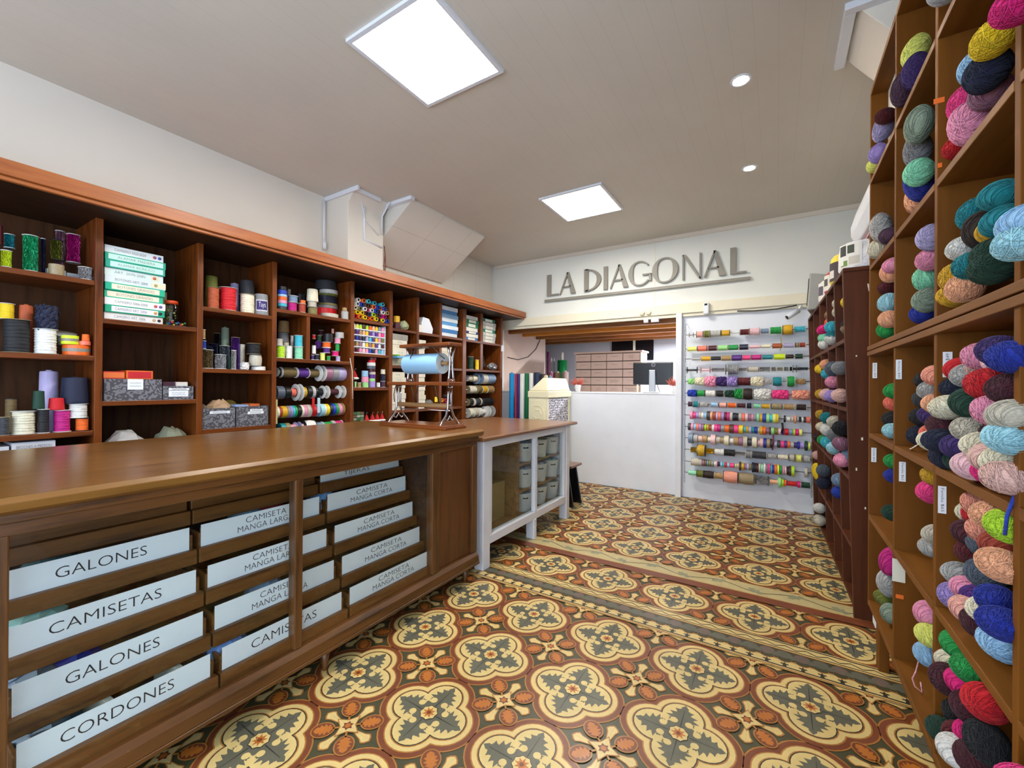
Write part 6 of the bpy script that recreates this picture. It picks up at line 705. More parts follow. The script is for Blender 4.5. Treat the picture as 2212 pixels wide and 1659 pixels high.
FARYARN=[
(0.337, 3.83, 1.745, 0.045, 0.06, 0.04, 'b08e5c', 'tan yarn ball in third bay, row one of the dark bookcase', 'dark bookcase row one'),
(0.337, 3.83, 1.689, 0.045, 0.06, 0.04, 'f27a62', 'coral yarn ball in third bay, row one of the dark bookcase', 'dark bookcase row one'),
(0.292, 3.83, 1.638, 0.045, 0.06, 0.04, 'e0147a', 'fuchsia yarn ball in third bay, row one of the dark bookcase', 'dark bookcase row one'),
(0.337, 3.83, 1.612, 0.045, 0.06, 0.04, '9c8a68', 'kraft yarn ball in third bay, row one of the dark bookcase', 'dark bookcase row one'),
(0.298, 3.83, 1.58, 0.045, 0.06, 0.04, '8fdcb4', 'mint yarn ball in third bay, row one of the dark bookcase', 'dark bookcase row one'),
(0.337, 3.83, 1.555, 0.045, 0.06, 0.04, '1d3fae', 'blue yarn ball in third bay, row one of the dark bookcase', 'dark bookcase row one'),
(0.337, 3.83, 1.534, 0.045, 0.06, 0.04, 'f0a088', 'salmon yarn ball in third bay, row one of the dark bookcase', 'dark bookcase row one'),
(0.299, 3.83, 1.534, 0.045, 0.06, 0.04, 'e8e6e0', 'white yarn ball in third bay, row one of the dark bookcase', 'dark bookcase row one'),
(0.347, 3.435, 1.76, 0.045, 0.06, 0.04, 'c8c0ae', 'ecru yarn ball in second bay, row one of the dark bookcase', 'dark bookcase row one'),
(0.347, 3.435, 1.707, 0.045, 0.06, 0.04, 'e9e0c4', 'cream yarn ball in second bay, row one of the dark bookcase', 'dark bookcase row one'),
(0.356, 3.095, 1.711, 0.045, 0.06, 0.04, 'f2cf1e', 'yellow yarn ball in first bay, row one of the dark bookcase', 'dark bookcase row one'),
(0.356, 3.095, 1.576, 0.045, 0.06, 0.051, '2c1c12', 'dark brown yarn ball in first bay, row one of the dark bookcase', 'dark bookcase row one'),
(0.356, 3.095, 1.561, 0.045, 0.06, 0.04, '9c8a68', 'kraft yarn ball in first bay, row one of the dark bookcase', 'dark bookcase row one'),
(0.306, 3.435, 1.609, 0.045, 0.06, 0.04, '3fb6c8', 'turquoise yarn ball in second bay, row one of the dark bookcase', 'dark bookcase row one'),
(0.308, 3.435, 1.545, 0.045, 0.06, 0.04, '12868f', 'teal yarn ball in second bay, row one of the dark bookcase', 'dark bookcase row one'),
(0.305, 3.435, 1.534, 0.045, 0.06, 0.04, 'e8e6e0', 'white yarn ball in second bay, row one of the dark bookcase', 'dark bookcase row one'),
(0.307, 4.27, 1.368, 0.045, 0.06, 0.04, 'f2cf1e', 'yellow yarn ball in fourth bay, row two of the dark bookcase', 'dark bookcase row two'),
(0.309, 3.83, 1.384, 0.045, 0.06, 0.04, 'f5b48a', 'peach yarn ball in third bay, row two of the dark bookcase', 'dark bookcase row two'),
(0.317, 3.83, 1.32, 0.045, 0.06, 0.04, '3fb6c8', 'turquoise yarn ball in third bay, row two of the dark bookcase', 'dark bookcase row two'),
(0.309, 3.435, 1.338, 0.045, 0.06, 0.05, '56606e', 'slate yarn ball in second bay, row two of the dark bookcase', 'dark bookcase row two'),
(0.311, 3.435, 1.254, 0.045, 0.06, 0.04, 'ef9ab8', 'pink yarn ball in second bay, row two of the dark bookcase', 'dark bookcase row two'),
(0.31, 3.83, 1.165, 0.045, 0.06, 0.043, 'f2c6cc', 'light pink yarn ball in third bay, row two of the dark bookcase', 'dark bookcase row two'),
(0.31, 4.27, 1.163, 0.045, 0.06, 0.04, 'c9a128', 'gold yarn ball in fourth bay, row two of the dark bookcase', 'dark bookcase row two'),
(0.308, 3.435, 1.162, 0.045, 0.06, 0.04, 'a58fd0', 'lilac yarn ball in second bay, row two of the dark bookcase', 'dark bookcase row two'),
(0.315, 3.095, 1.171, 0.045, 0.06, 0.04, 'e8bcb0', 'blush yarn ball in first bay, row two of the dark bookcase', 'dark bookcase row two'),
(0.315, 3.095, 1.331, 0.045, 0.06, 0.04, '8c8c8e', 'grey yarn ball in first bay, row two of the dark bookcase', 'dark bookcase row two'),
(0.313, 4.27, 0.994, 0.045, 0.06, 0.04, 'c9a128', 'gold yarn ball in fourth bay, row three of the dark bookcase', 'dark bookcase row three'),
(0.312, 3.83, 0.997, 0.045, 0.06, 0.041, '12868f', 'teal yarn ball in third bay, row three of the dark bookcase', 'dark bookcase row three'),
(0.315, 4.265, 0.895, 0.045, 0.06, 0.04, 'e9e0c4', 'cream yarn ball in fourth bay, row three of the dark bookcase', 'dark bookcase row three'),
(0.314, 3.83, 0.911, 0.045, 0.06, 0.046, 'e8e6e0', 'white yarn ball in third bay, row three of the dark bookcase', 'dark bookcase row three'),
(0.314, 4.43, 0.799, 0.045, 0.06, 0.042, '161c38', 'navy yarn ball in fifth bay, row three of the dark bookcase', 'dark bookcase row three'),
(0.318, 4.151, 0.799, 0.045, 0.06, 0.042, '1f9a45', 'green yarn ball in fourth bay, row three of the dark bookcase', 'dark bookcase row three'),
(0.317, 3.83, 0.819, 0.045, 0.06, 0.047, '3fb6c8', 'turquoise yarn ball in third bay, row three of the dark bookcase', 'dark bookcase row three'),
(0.318, 3.435, 0.912, 0.045, 0.06, 0.04, '8c8c8e', 'grey yarn ball in second bay, row three of the dark bookcase', 'dark bookcase row three'),
(0.322, 3.435, 0.995, 0.045, 0.06, 0.04, 'c8c0ae', 'ecru yarn ball in second bay, row three of the dark bookcase', 'dark bookcase row three'),
(0.319, 3.095, 0.981, 0.045, 0.06, 0.044, '17171a', 'black yarn ball in first bay, row three of the dark bookcase', 'dark bookcase row three'),
(0.319, 3.435, 0.823, 0.045, 0.06, 0.042, 'a8dbe6', 'aqua yarn ball in second bay, row three of the dark bookcase', 'dark bookcase row three'),
(0.319, 3.095, 0.892, 0.045, 0.06, 0.04, '9c6a80', 'mauve yarn ball in first bay, row three of the dark bookcase', 'dark bookcase row three'),
(0.356, 3.095, 0.821, 0.045, 0.06, 0.04, '7d93ad', 'blue grey yarn ball in first bay, row three of the dark bookcase', 'dark bookcase row three'),
(0.326, 3.095, 0.797, 0.045, 0.06, 0.04, 'ef9ab8', 'pink yarn ball in first bay, row three of the dark bookcase', 'dark bookcase row three'),
(0.308, 4.538, 0.624, 0.045, 0.06, 0.04, 'e8bcb0', 'blush yarn ball in fifth bay, row four of the dark bookcase', 'dark bookcase row four'),
(0.308, 4.554, 0.476, 0.045, 0.06, 0.079, 'f2cf1e', 'yellow yarn ball in fifth bay, row four of the dark bookcase', 'dark bookcase row four'),
(0.292, 3.83, 0.609, 0.045, 0.06, 0.045, '56606e', 'slate yarn ball in third bay, row four of the dark bookcase', 'dark bookcase row four'),
(0.292, 3.83, 0.518, 0.045, 0.06, 0.045, '161c38', 'navy yarn ball in third bay, row four of the dark bookcase', 'dark bookcase row four'),
(0.347, 3.435, 0.62, 0.045, 0.06, 0.045, '7d93ad', 'blue grey yarn ball in second bay, row four of the dark bookcase', 'dark bookcase row four'),
(0.347, 3.435, 0.542, 0.045, 0.06, 0.04, '1d3fae', 'blue yarn ball in second bay, row four of the dark bookcase', 'dark bookcase row four'),
(0.3, 4.27, 0.229, 0.045, 0.06, 0.04, 'e8e6e0', 'white yarn ball in fourth bay, row five of the dark bookcase', 'dark bookcase row five'),
(0.303, 4.27, 0.132, 0.045, 0.06, 0.042, 'c8c0ae', 'ecru yarn ball in fourth bay, row five of the dark bookcase', 'dark bookcase row five'),
]
# ================================================================ SETTING
# ---- floor: cement tiles with a laid pattern
def floor():
    b=MB(); b.box(-4.2,.95,-1.6,7.6,-.05,0,T_GREEN)
    Zl=lambda k:.0003*(k+1)
    def quat(r,d=.082,seg=14):
        s=(d+math.sqrt(max(2*r*r-d*d,0)))/2 if 2*r*r>d*d else d/2
        ph=math.atan2(s,s-d); pts=[]
        for q in range(4):
            a=q*PI/2
            for i in range(seg):
                t=-ph+2*ph*i/(seg-1) if i<seg-1 else ph*(1-.02)
                pts.append((d*math.cos(a)+r*math.cos(a+t),d*math.sin(a)+r*math.sin(a+t)))
        return pts
    rings=[(.1225,T_TAN),(.1175,T_RED),(.100,T_TAN),(.0955,T_CREAM),(.0785,T_TAN),(.0745,T_DARK),(.0705,T_CREAM)]
    rp=[(quat(r),m) for r,m in rings]
    half=[(.034,.008),(.046,.011),(.055,.015),(.057,.026),(.052,.044),(.060,.041),(.064,.046),(.067,.036),(.071,.045),(.074,.058),(.080,.046),(.084,.036),(.090,.038),(.098,.049),(.101,.034),(.103,.024),(.111,.026),(.120,.034),(.122,.020),(.126,.012),(.134,.013),(.150,0)]
    leaf=[(x,y) for x,y in half]+[(x,-y) for x,y in half[-2::-1]]
    vein=[(.036,.0022),(.125,.0008),(.125,-.0008),(.036,-.0022)]
    circ=lambda cx,cy,r,n=14:[(cx+r*math.cos(2*PI*i/n),cy+r*math.sin(2*PI*i/n)) for i in range(n)]
    star=[((.026 if i%2==0 else .013)*math.cos(PI*i/8),(.026 if i%2==0 else .013)*math.sin(PI*i/8)) for i in range(16)]
    octo=[((.036 if i%2==0 else .031)*math.cos(PI*i/8+PI/8),(.036 if i%2==0 else .031)*math.sin(PI*i/8+PI/8)) for i in range(16)]
    rot=lambda p,a:[(x*math.cos(a)-y*math.sin(a),x*math.sin(a)+y*math.cos(a)) for x,y in p]
    def put(pts,cx,cy,sy,k,m): b.flat([(cx+x,cy+y*sy) for x,y in pts],Zl(k),m)
    def flower(cx,cy,sy=1.0):
        for k,(p,m) in enumerate(rp): put(p,cx,cy,sy,k+3,m)
        put(circ(0,0,.054,20),cx,cy,sy,10,T_GREY)
        for q in range(4):
            a=q*PI/2
            put(rot(leaf,a),cx,cy,sy,11,T_GREY); put(rot(vein,a),cx,cy,sy,12,T_DARK)
            for s in (-1,1): put(rot(circ(.0565,s*.0255,.0135),a),cx,cy,sy,13,T_CREAM)
            put(rot(circ(.053,0,.008,8),a+PI/4),cx,cy,sy,13,T_GREY)
        put(rot(octo,0),cx,cy,sy,14,T_DARK); put([(x*.92,y*.92) for x,y in octo],cx,cy,sy,15,T_CREAM); put(star,cx,cy,sy,16,T_ORANGE); put(circ(0,0,.008,10),cx,cy,sy,17,T_RED)
    arm=[(.012,.008),(.045,.0085),(.078,.015),(.094,.0235),(.106,.016),(.116,0)]; arm=arm+[(x,-y) for x,y in arm[-2::-1]]
    armi=[(.012,.0055),(.046,.0055),(.080,.0115),(.093,.0185),(.102,.0125),(.110,0)]; armi=armi+[(x,-y) for x,y in armi[-2::-1]]
    ell=lambda c,a,e,n=18:[(c+a*math.cos(2*PI*i/n),e*math.sin(2*PI*i/n)) for i in range(n)]
    oh=[(.044,.004),(.054,.006),(.057,.014),(.062,.020),(.067,.011),(.071,.019),(.076,.0255),(.080,.013),(.085,.018),(.091,.023),(.094,.012),(.100,.014),(.106,.012),(.114,0)]
    ol=oh+[(x,-y) for x,y in oh[-2::-1]]
    def cross(cx,cy,sy=1.0):
        for q in range(4):
            a=q*PI/2
            put(rot(arm,a),cx,cy,sy,4,T_TAN); put(rot(armi,a),cx,cy,sy,5,T_CREAM)
            d=a+PI/4
            put(rot(ell(.083,.041,.0345),d),cx,cy,sy,11,T_TAN); put(rot(ell(.083,.0365,.030),d),cx,cy,sy,12,T_RED); put(rot(ol,d),cx,cy,sy,13,T_ORANGE)
            put(rot([(.018,.0035),(.050,.0035),(.050,-.0035),(.018,-.0035)],d),cx,cy,sy,13,T_TAN)
        dia=[];
        for i in range(4):
            a=i*PI/2; dia+=[(.05*math.cos(a),.05*math.sin(a)),(.024*math.cos(a+PI/4),.024*math.sin(a+PI/4))]
        put([(x*1.15,y*1.15) for x,y in dia],cx,cy,sy,14,T_TAN); put(dia,cx,cy,sy,15,T_CREAM)
        st=[((.021 if i%2==0 else .013)*math.cos(PI*i/6),(.021 if i%2==0 else .013)*math.sin(PI*i/6)) for i in range(12)]
        put(st,cx,cy,sy,16,T_RED); put(circ(0,0,.010,10),cx,cy,sy,17,T_ORANGE)
    for i in range(-6,3):
        for k in range(0,6):
            x=-.286+.4*i; y=1.968-.4*k
            if -2.2<x<.8 and y>-.1: flower(x,y)
            if -2.2<x+.2<.8: cross(x+.2,y+.2)
    for i in range(-5,3):
        x=-.094+.4*i; flower(x,2.578,.97)
        for s in (-1,1): cross(x+.2,2.578+s*.197,.97)
    for i in range(-6,3):
        for k in range(5):
            x=-.094+.4*i; y=3.184+.389*k
            if x<-2.3 : continue
            flower(x,y,.972); cross(x+.2,y-.1945,.972)
            if k==4: cross(x+.2,y+.1945,.972)
    X0,X1=-2.6,.9
    def strip(y0,y1,k,m): b.flat([(X0,y0),(X1,y0),(X1,y1),(X0,y1)],Zl(k),m)
    # crown and scallop border
    strip(2.165,2.392,19,T_CREAM); strip(2.168,2.176,20,T_TAN); strip(2.182,2.190,20,T_DARK)
    n=int((X1-X0)/.0667)
    for i in range(n):
        x=X0+.0667*(i+.5)
        b.flat([(x-.008,2.190),(x+.008,2.190),(x+.006,2.202),(x+.017,2.206),(x+.012,2.213),(x+.005,2.211),(x,2.222),(x-.005,2.211),(x-.012,2.213),(x-.017,2.206),(x-.006,2.202)],Zl(21),T_DARK)
    strip(2.240,2.318,20,T_GREEN); strip(2.316,2.322,21,T_TAN); strip(2.234,2.242,21,T_TAN)
    for i in range(n):
        x=X0+.0667*(i+.5)
        b.flat(circ(x,2.247,.026,12),Zl(21),T_TAN); b.flat(circ(x,2.252,.025,12),Zl(22),T_GREEN)
        b.flat(circ(x,2.282,.030,14),Zl(23),T_GREY if i%2 else T_MAUVE); b.flat(circ(x+.033,2.268,.018,10),Zl(24),T_GREY)
    strip(2.329,2.335,20,T_DARK); strip(2.378,2.386,20,T_DARK)
    for i in range(int((X1-X0)/.04)):
        x=X0+.04*i; y0,y1=(2.343,2.364) if i%2 else (2.364,2.343)
        b.flat([(x,y0-.003),(x+.04,y1-.003),(x+.04,y1+.003),(x,y0+.003)],Zl(21),T_DARK)
    # threshold strips
    strip(2.768,2.838,20,T_RED); strip(2.838,2.988,20,T_PALE); strip(2.838,2.846,21,T_TAN); strip(2.980,2.988,21,T_TAN)
    prev=None
    for i in range(int((X1-X0)/.02)+1):
        x=X0+.02*i; y=2.913+.030*math.sin(2*PI*x/.4)
        if prev: b.flat([(prev[0],prev[1]-.003),(x,y-.003),(x,y+.003),(prev[0],prev[1]+.003)],Zl(22),T_DARK)
        prev=(x,y)
    for i in range(int((X1-X0)/.2)):
        x=X0+.2*i+.1; y=2.913+.018*(1 if i%2 else -1)
        lf=[(-.05,0),(-.03,.022),(-.012,.014),(0,.03),(.014,.013),(.032,.02),(.045,0),(.03,-.018),(.012,-.012),(0,-.026),(-.014,-.012),(-.03,-.018)]
        b.flat([(x+px,y+py) for px,py in rot(lf,.6 if i%2 else -.6)],Zl(23),T_SAGE)
    return struct('floor',b,TM)
floor()
H=2.9
struct('ceiling',MB().box(-3.6,.95,-1.6,4.97,H,H+.05),'ceil')
struct('wall_left',MB().box(-3.6,-3.46,-1.6,4.97,0,H),'wall')
b=MB(); b.box(.72,.9,.25,4.97,0,H); b.box(.72,.9,-1.6,.25,0,.5); b.box(.72,.9,-1.6,.25,2.55,H); b.box(.72,.9,-1.6,-1.35,.5,2.55)
struct('wall_right',b,'wall')
b=MB()
for y in (-1.35,-.58,.19): b.box(.76,.80,y,y+.06,.5,2.55)
b.box(.76,.80,-1.35,.25,.5,.56); b.box(.76,.80,-1.35,.25,2.49,2.55); struct('added_window',b,'white')  # unseen side window, added to go with the fill light on the counter
b=MB(); b.box(-3.6,.9,4.97,5.07,2.0,H); b.box(-3.6,-3.32,4.97,5.07,0,2.0); b.box(.30,.9,4.97,5.07,0,2.0)
struct('wall_back',b,'bwall')
b=MB(); b.box(-.90,.30,4.965,5.03,0,2.0); struct('wall_back_board',b,'white')
b=MB(); b.box(-3.6,-3.0,-1.7,-1.6,0,H); b.box(.4,.9,-1.7,-1.6,0,H); b.box(-3.0,.4,-1.7,-1.6,0,.35); b.box(-3.0,.4,-1.7,-1.6,2.55,H); struct('wall_front',b,'wall')
b=MB()
for x in (-3.0,-1.9,-.75,.34): b.box(x,x+.06,-1.68,-1.64,.35,2.55)
b.box(-3.0,.4,-1.68,-1.64,.35,.41); b.box(-3.0,.4,-1.68,-1.64,2.49,2.55); struct('window_1',b,'white')
# cornice along the back wall
struct('trim_1',MB().prism([(4.97,2.9),(4.97,2.862),(4.955,2.868),(4.935,2.9)],-3.4,.72,'yz'),'wall')
# lintel rail above the opening
b=MB(); b.box(-3.30,.34,4.915,4.97,2.02,2.125); b.box(-3.30,.34,4.935,4.97,1.985,2.02); struct('trim_2',b,'ivory',.002)
struct('trim_3',MB().box(-.945,-.885,4.90,4.97,0,2.02),'bluewhite',.003)
struct('trim_4',MB().box(-1.195,-1.189,4.966,4.972,2.125,2.87),'ivory')
# pilaster, boxed duct and cladding on the side wall
b=MB(); b.prism([(-3.46,2.19),(-3.46,2.9),(-3.06,2.9),(-3.15,2.80),(-3.15,2.19)],2.335,2.72,'xz'); struct('wall_pilaster',b,'wall',.004)
b=MB(); b.box(-3.46,-3.0,2.315,2.334,2.862,2.9); b.box(-3.055,-3.04,2.3345,2.6,2.868,2.9); struct('trim_5',b,'white',.003)
struct('wall_cladding_panel',MB().box(-3.46,-3.45,2.72,4.95,1.9,2.9),'clad')
b=MB(); b.prism([(-3.45,2.9),(-2.80,2.9),(-2.80,2.88),(-3.42,2.44),(-3.45,2.44)],2.74,3.86,'xz'); struct('wall_duct_casing',b,'clad',.003)
b=MB(); b.box(-3.44,-2.76,2.69,2.74,2.868,2.9); struct('trim_6',b,'white',.003)
b=MB(); b.tube([(-3.146,2.50,2.84),(-3.146,2.50,2.52),(-3.146,2.70,2.50)],.011,6); b.tube([(-3.12,2.44,2.86),(-3.142,2.50,2.70),(-3.142,2.66,2.60)],.004,5); b.tube([(-3.0,2.66,2.88),(-3.12,2.68,2.78),(-3.14,2.69,2.62)],.008,6)
tag(obj('surface_conduit',b,'white'),'white cable conduit running down the pilaster beside the boxed duct','conduit')
b=MB(); b.tube([(-3.44,2.30,2.86),(-3.44,2.30,2.46)],.010,6); b.lathe([(.016,0),(.016,.05),(.010,.07)],10,c=(-3.43,2.30,2.42))
tag(obj('pull_wire',b,'white'),'white wire with thick end hanging on wall beside the pilaster','wire')
b=MB()
for s in (0,1): b.tube([(-3.14+.004*s,2.725,2.52-.03*s),(-3.14,2.735,2.44),(-3.145,2.728+.02*s,2.34),(-3.15,2.73,2.22)],.004,5)
tag(obj('loose_wire',b,plain('red_brown_wire','6a2c1c')),'red brown loose wires hanging between pilaster and duct casing','wire')
b=MB(); b.prism([(.72,2.9),(.29,2.9),(.33,2.84),(.42,2.72),(.42,2.3),(.72,2.3)],2.37,2.73,'xz'); struct('wall_right_duct_casing',b,'wall',.004)
b=MB(); b.box(.245,.289,2.37,2.75,2.868,2.9); b.box(.245,.5,2.33,2.3695,2.868,2.9); struct('trim_7',b,'white',.003)
# ---- back room
BYW=7.3
b=MB(); b.box(-4.3,1.0,BYW,BYW+.08,0,2.6); b.box(-4.3,-4.2,5.0,BYW,0,2.6); b.box(.95,1.05,5.0,BYW,0,2.6); struct('wall_backroom',b,'greywall')
struct('wall_backroom_side',MB().box(-4.2,-3.32,5.07,6.35,0,2.6),'pinkwall')
struct('ceiling_backroom',MB().box(-4.3,1.0,5.05,BYW,2.14,2.2),wood('dark_ceiling_boards','6a4422','40260f','x',.6))
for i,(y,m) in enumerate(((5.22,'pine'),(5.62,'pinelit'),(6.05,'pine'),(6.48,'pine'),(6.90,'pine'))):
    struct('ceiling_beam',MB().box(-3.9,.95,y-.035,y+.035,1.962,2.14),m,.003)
b=MB(); b.box(-2.48,-2.10,BYW-.03,BYW,1.66,2.08,0); b.box(-2.06,-1.76,BYW-.03,BYW,1.66,2.08,0); b.box(-2.10,-2.06,BYW-.04,BYW,1.66,2.08,1); struct('window_2',b,['dwin','ivory'])
# ================================================================ LIGHT FITTINGS
def panel(x0,x1,y0,y1,label):
    t=thing('ceiling_light_panel',label,'ceiling light',((x0+x1)/2,(y0+y1)/2,H),group='square ceiling light panels')
    w,d=(x1-x0)/2,(y1-y0)/2
    b=MB(); e=.022
    b.box(-w-e,w+e,-d-e,-d,-.016,0); b.box(-w-e,w+e,d,d+e,-.016,0); b.box(-w-e,-w,-d,d,-.016,0); b.box(w,w+e,-d,d,-.016,0)
    obj('frame',b,'white',t); obj('diffuser',MB().box(-w,w,-d,d,-.012,-.002),'panel',t)
panel(-1.765,-1.262,1.325,1.852,'square glowing ceiling panel above the shop counter, the larger one in view')
panel(-1.800,-1.256,3.357,3.918,'square glowing ceiling panel near the wall sign, beyond the other panel')
def spot(x,y,label):
    t=thing('recessed_downlight',label,'downlight',(x,y,H),group='round downlights')
    b=MB(); b.lathe([(.036,-.004),(.052,-.004),(.054,0),(.036,0)],28,closed=True); obj('trim_ring',b,'white',t)
    b=MB(); b.lathe([(0,-.003),(.036,-.003)],28); obj('lens',b,'spot',t)
spot(-.175,2.62,'round recessed downlight above the yarn bookcases, higher in the picture')
spot(-.186,3.711,'round recessed downlight between the other downlight and the wall sign')
t=thing('fluorescent_lamp','white fluorescent tube lamp under beams of back room','lamp',(-.62,6.2,1.955))
obj('tube',MB().lathe([(.018,-.5),(.018,.5)],12,axis='x',c=(0,0,-.035)),'tube',t); obj('lamp_base',MB().box(-.55,.55,-.025,.025,-.012,0),'white',t)
# ================================================================ SIGN
t=thing('shop_sign','grey raised letters reading LA DIAGONAL over a long bar on white wall','sign',(0,4.97,2.39))
TH=.022
def letter(ch,x0,x1,h=.275):
    b=MB(); w=x1-x0; th=.055; tn=.016
    Q=lambda pts:b.prism(pts,-TH-.012,-.012,'xz')
    if ch=='L': Q([(0,0),(th,0),(th,h),(0,h)]); Q([(th,0),(w,0),(w,tn*1.2),(th,tn*1.2)])
    elif ch=='I': Q([(0,0),(w,0),(w,h),(0,h)])
    elif ch=='A':
        ax=w*.50; Q([(0,0),(tn*1.15,0),(ax+.012,h*.985),(ax-.006,h)]); Q([(w-th*1.12,0),(w,0),(ax+.018,h),(ax-.012,h)])
        Q([(w*.20,h*.31),(w*.72,h*.31),(w*.70,h*.31+tn),(w*.22,h*.31+tn)])
    elif ch=='N':
        Q([(0,0),(tn,0),(tn,h),(0,h)]); Q([(w-tn,0),(w,0),(w,h),(w-tn,h)]); Q([(0,h),(th*.55,h),(w,0),(w-th*.45,0)])
    else:
        a0,a1={'O':(0,360),'D':(-90,90),'G':(38,322)}[ch]
        cx=w/2 if ch!='D' else .02; ro=(w/2 if ch!='D' else w-.02); 
        n=44; cy=h/2; ry=h/2+(.006 if ch!='D' else 0)
        vs=[]
        for i in range(n+1):
            a=math.radians(a0+(a1-a0)*i/n); c,s=math.cos(a),math.sin(a)
            rin=ro-(tn+(th-tn)*abs(c)**1.3); rn=ry-tn
            if ch=='G' and c>0: rin=ro-tn*1.1
            for (qx,qz) in ((cx+ro*c,cy+ry*s),(cx+rin*c,cy+rn*s)): vs+=[(qx,-TH-.012,qz),(qx,-.012,qz)]
        fs=[]
        for i in range(n):
            o=i*4; p=o+4; fs+=[(o,p,p+2,o+2),(o+1,o+3,p+3,p+1),(o,o+1,p+1,p),(o+2,p+2,p+3,o+3)]
        b.add(vs,fs)
        if ch=='D': Q([(0,0),(th,0),(th,h),(0,h)])
        if ch=='G': Q([(w*.62,h*.40),(w,h*.40),(w,h*.40+tn),(w*.62,h*.40+tn)]); Q([(w-tn*1.6,h*.14),(w,h*.14),(w,h*.42),(w-tn*1.6,h*.42)])
    obj('letter',b,'signm',t,loc=(x0,0,0))
for ch,x0,x1 in (('L',-2.564,-2.40),('A',-2.385,-2.16),('D',-2.045,-1.825),('I',-1.792,-1.742),('A',-1.715,-1.49),('G',-1.49,-1.225),('O',-1.215,-.935),('N',-.890,-.70),('A',-.674,-.461),('L',-.419,-.268)): letter(ch,x0,x1)
obj('underline_bar',MB().box(-2.60,-.235,-TH-.012,-.008,-.075,-.045),'signm',t)
# ================================================================ LEFT WALL SHELVING
XF,XB=-3.10,-3.45
t=thing('wall_shelving','long mahogany wall shelving with deep cornice and many open bays','shelving',(XB,1.0,0))
def T(name,b,m,bev=.0025): return obj(name,b,m,t,bev,loc=(-XB,-1.0,0))
POSTS=[(-.30,-.27),(.728,.760),(1.200,1.232),(1.668,1.700),(2.334,2.368),(2.760,2.800),(3.115,3.150),(3.460,3.497),(3.860,3.924),(4.655,4.70)]
for y0,y1 in POSTS: T('upright',MB().box(XB,XF,y0,y1,0,2.105),'mahog')
for y0,y1,z0,z1 in ((1.937,1.967,1.408,1.744),(4.22,4.272,1.405,2.105)): T('divider',MB().box(XB,XF-.01,y0,y1,z0,z1),'mahog')
SH=[(0,1.765),(0,1.36),(0,.96),(0,.75),(1,1.567),(1,1.116),(1,.75),(2,1.708),(2,1.312),(2,.919),(2,.5),(3,1.77),(3,1.408),(3,.6),(4,1.79),(4,1.49),(4,1.188),(4,.87),(5,1.757),(5,1.40),(5,.967),(6,1.757),(6,1.40),(6,.967),(7,1.757),(7,1.405),(7,.967),(8,1.755),(8,1.405),(8,.6)]
for i,z in SH:
    T('shelf_board',MB().box(XB+.005,XF-.004,POSTS[i][1],POSTS[i+1][0],z-.027,z),'mahogy')
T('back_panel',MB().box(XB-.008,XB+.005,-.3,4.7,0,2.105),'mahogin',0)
T('cornice',MB().box(XB,-2.86,-.3,4.905,2.125,2.195).box(-2.90,-2.875,-.3,4.895,2.105,2.125),'crown',.004)
T('soffit_shade_board',MB().box(XB,-2.9005,-.3,4.88,2.106,2.1245),wood('shaded_soffit_wood','3c2412','24140a','y',.5,1,0,.3),0)  # shade under the cornice, painted as a dark board
for bay,z,x,sp in RODS:
    i=int(bay); T('rod',MB().tube([(x,POSTS[i][1],z),(x,POSTS[i+1][0],z)],.006,8),'steel',0)
tag(obj('shelf_tag',MB().box(XF+.001,XF+.006,4.668,4.728,1.665,1.745),'white'),'small white tag hung on the end post of the wall shelving','tag')
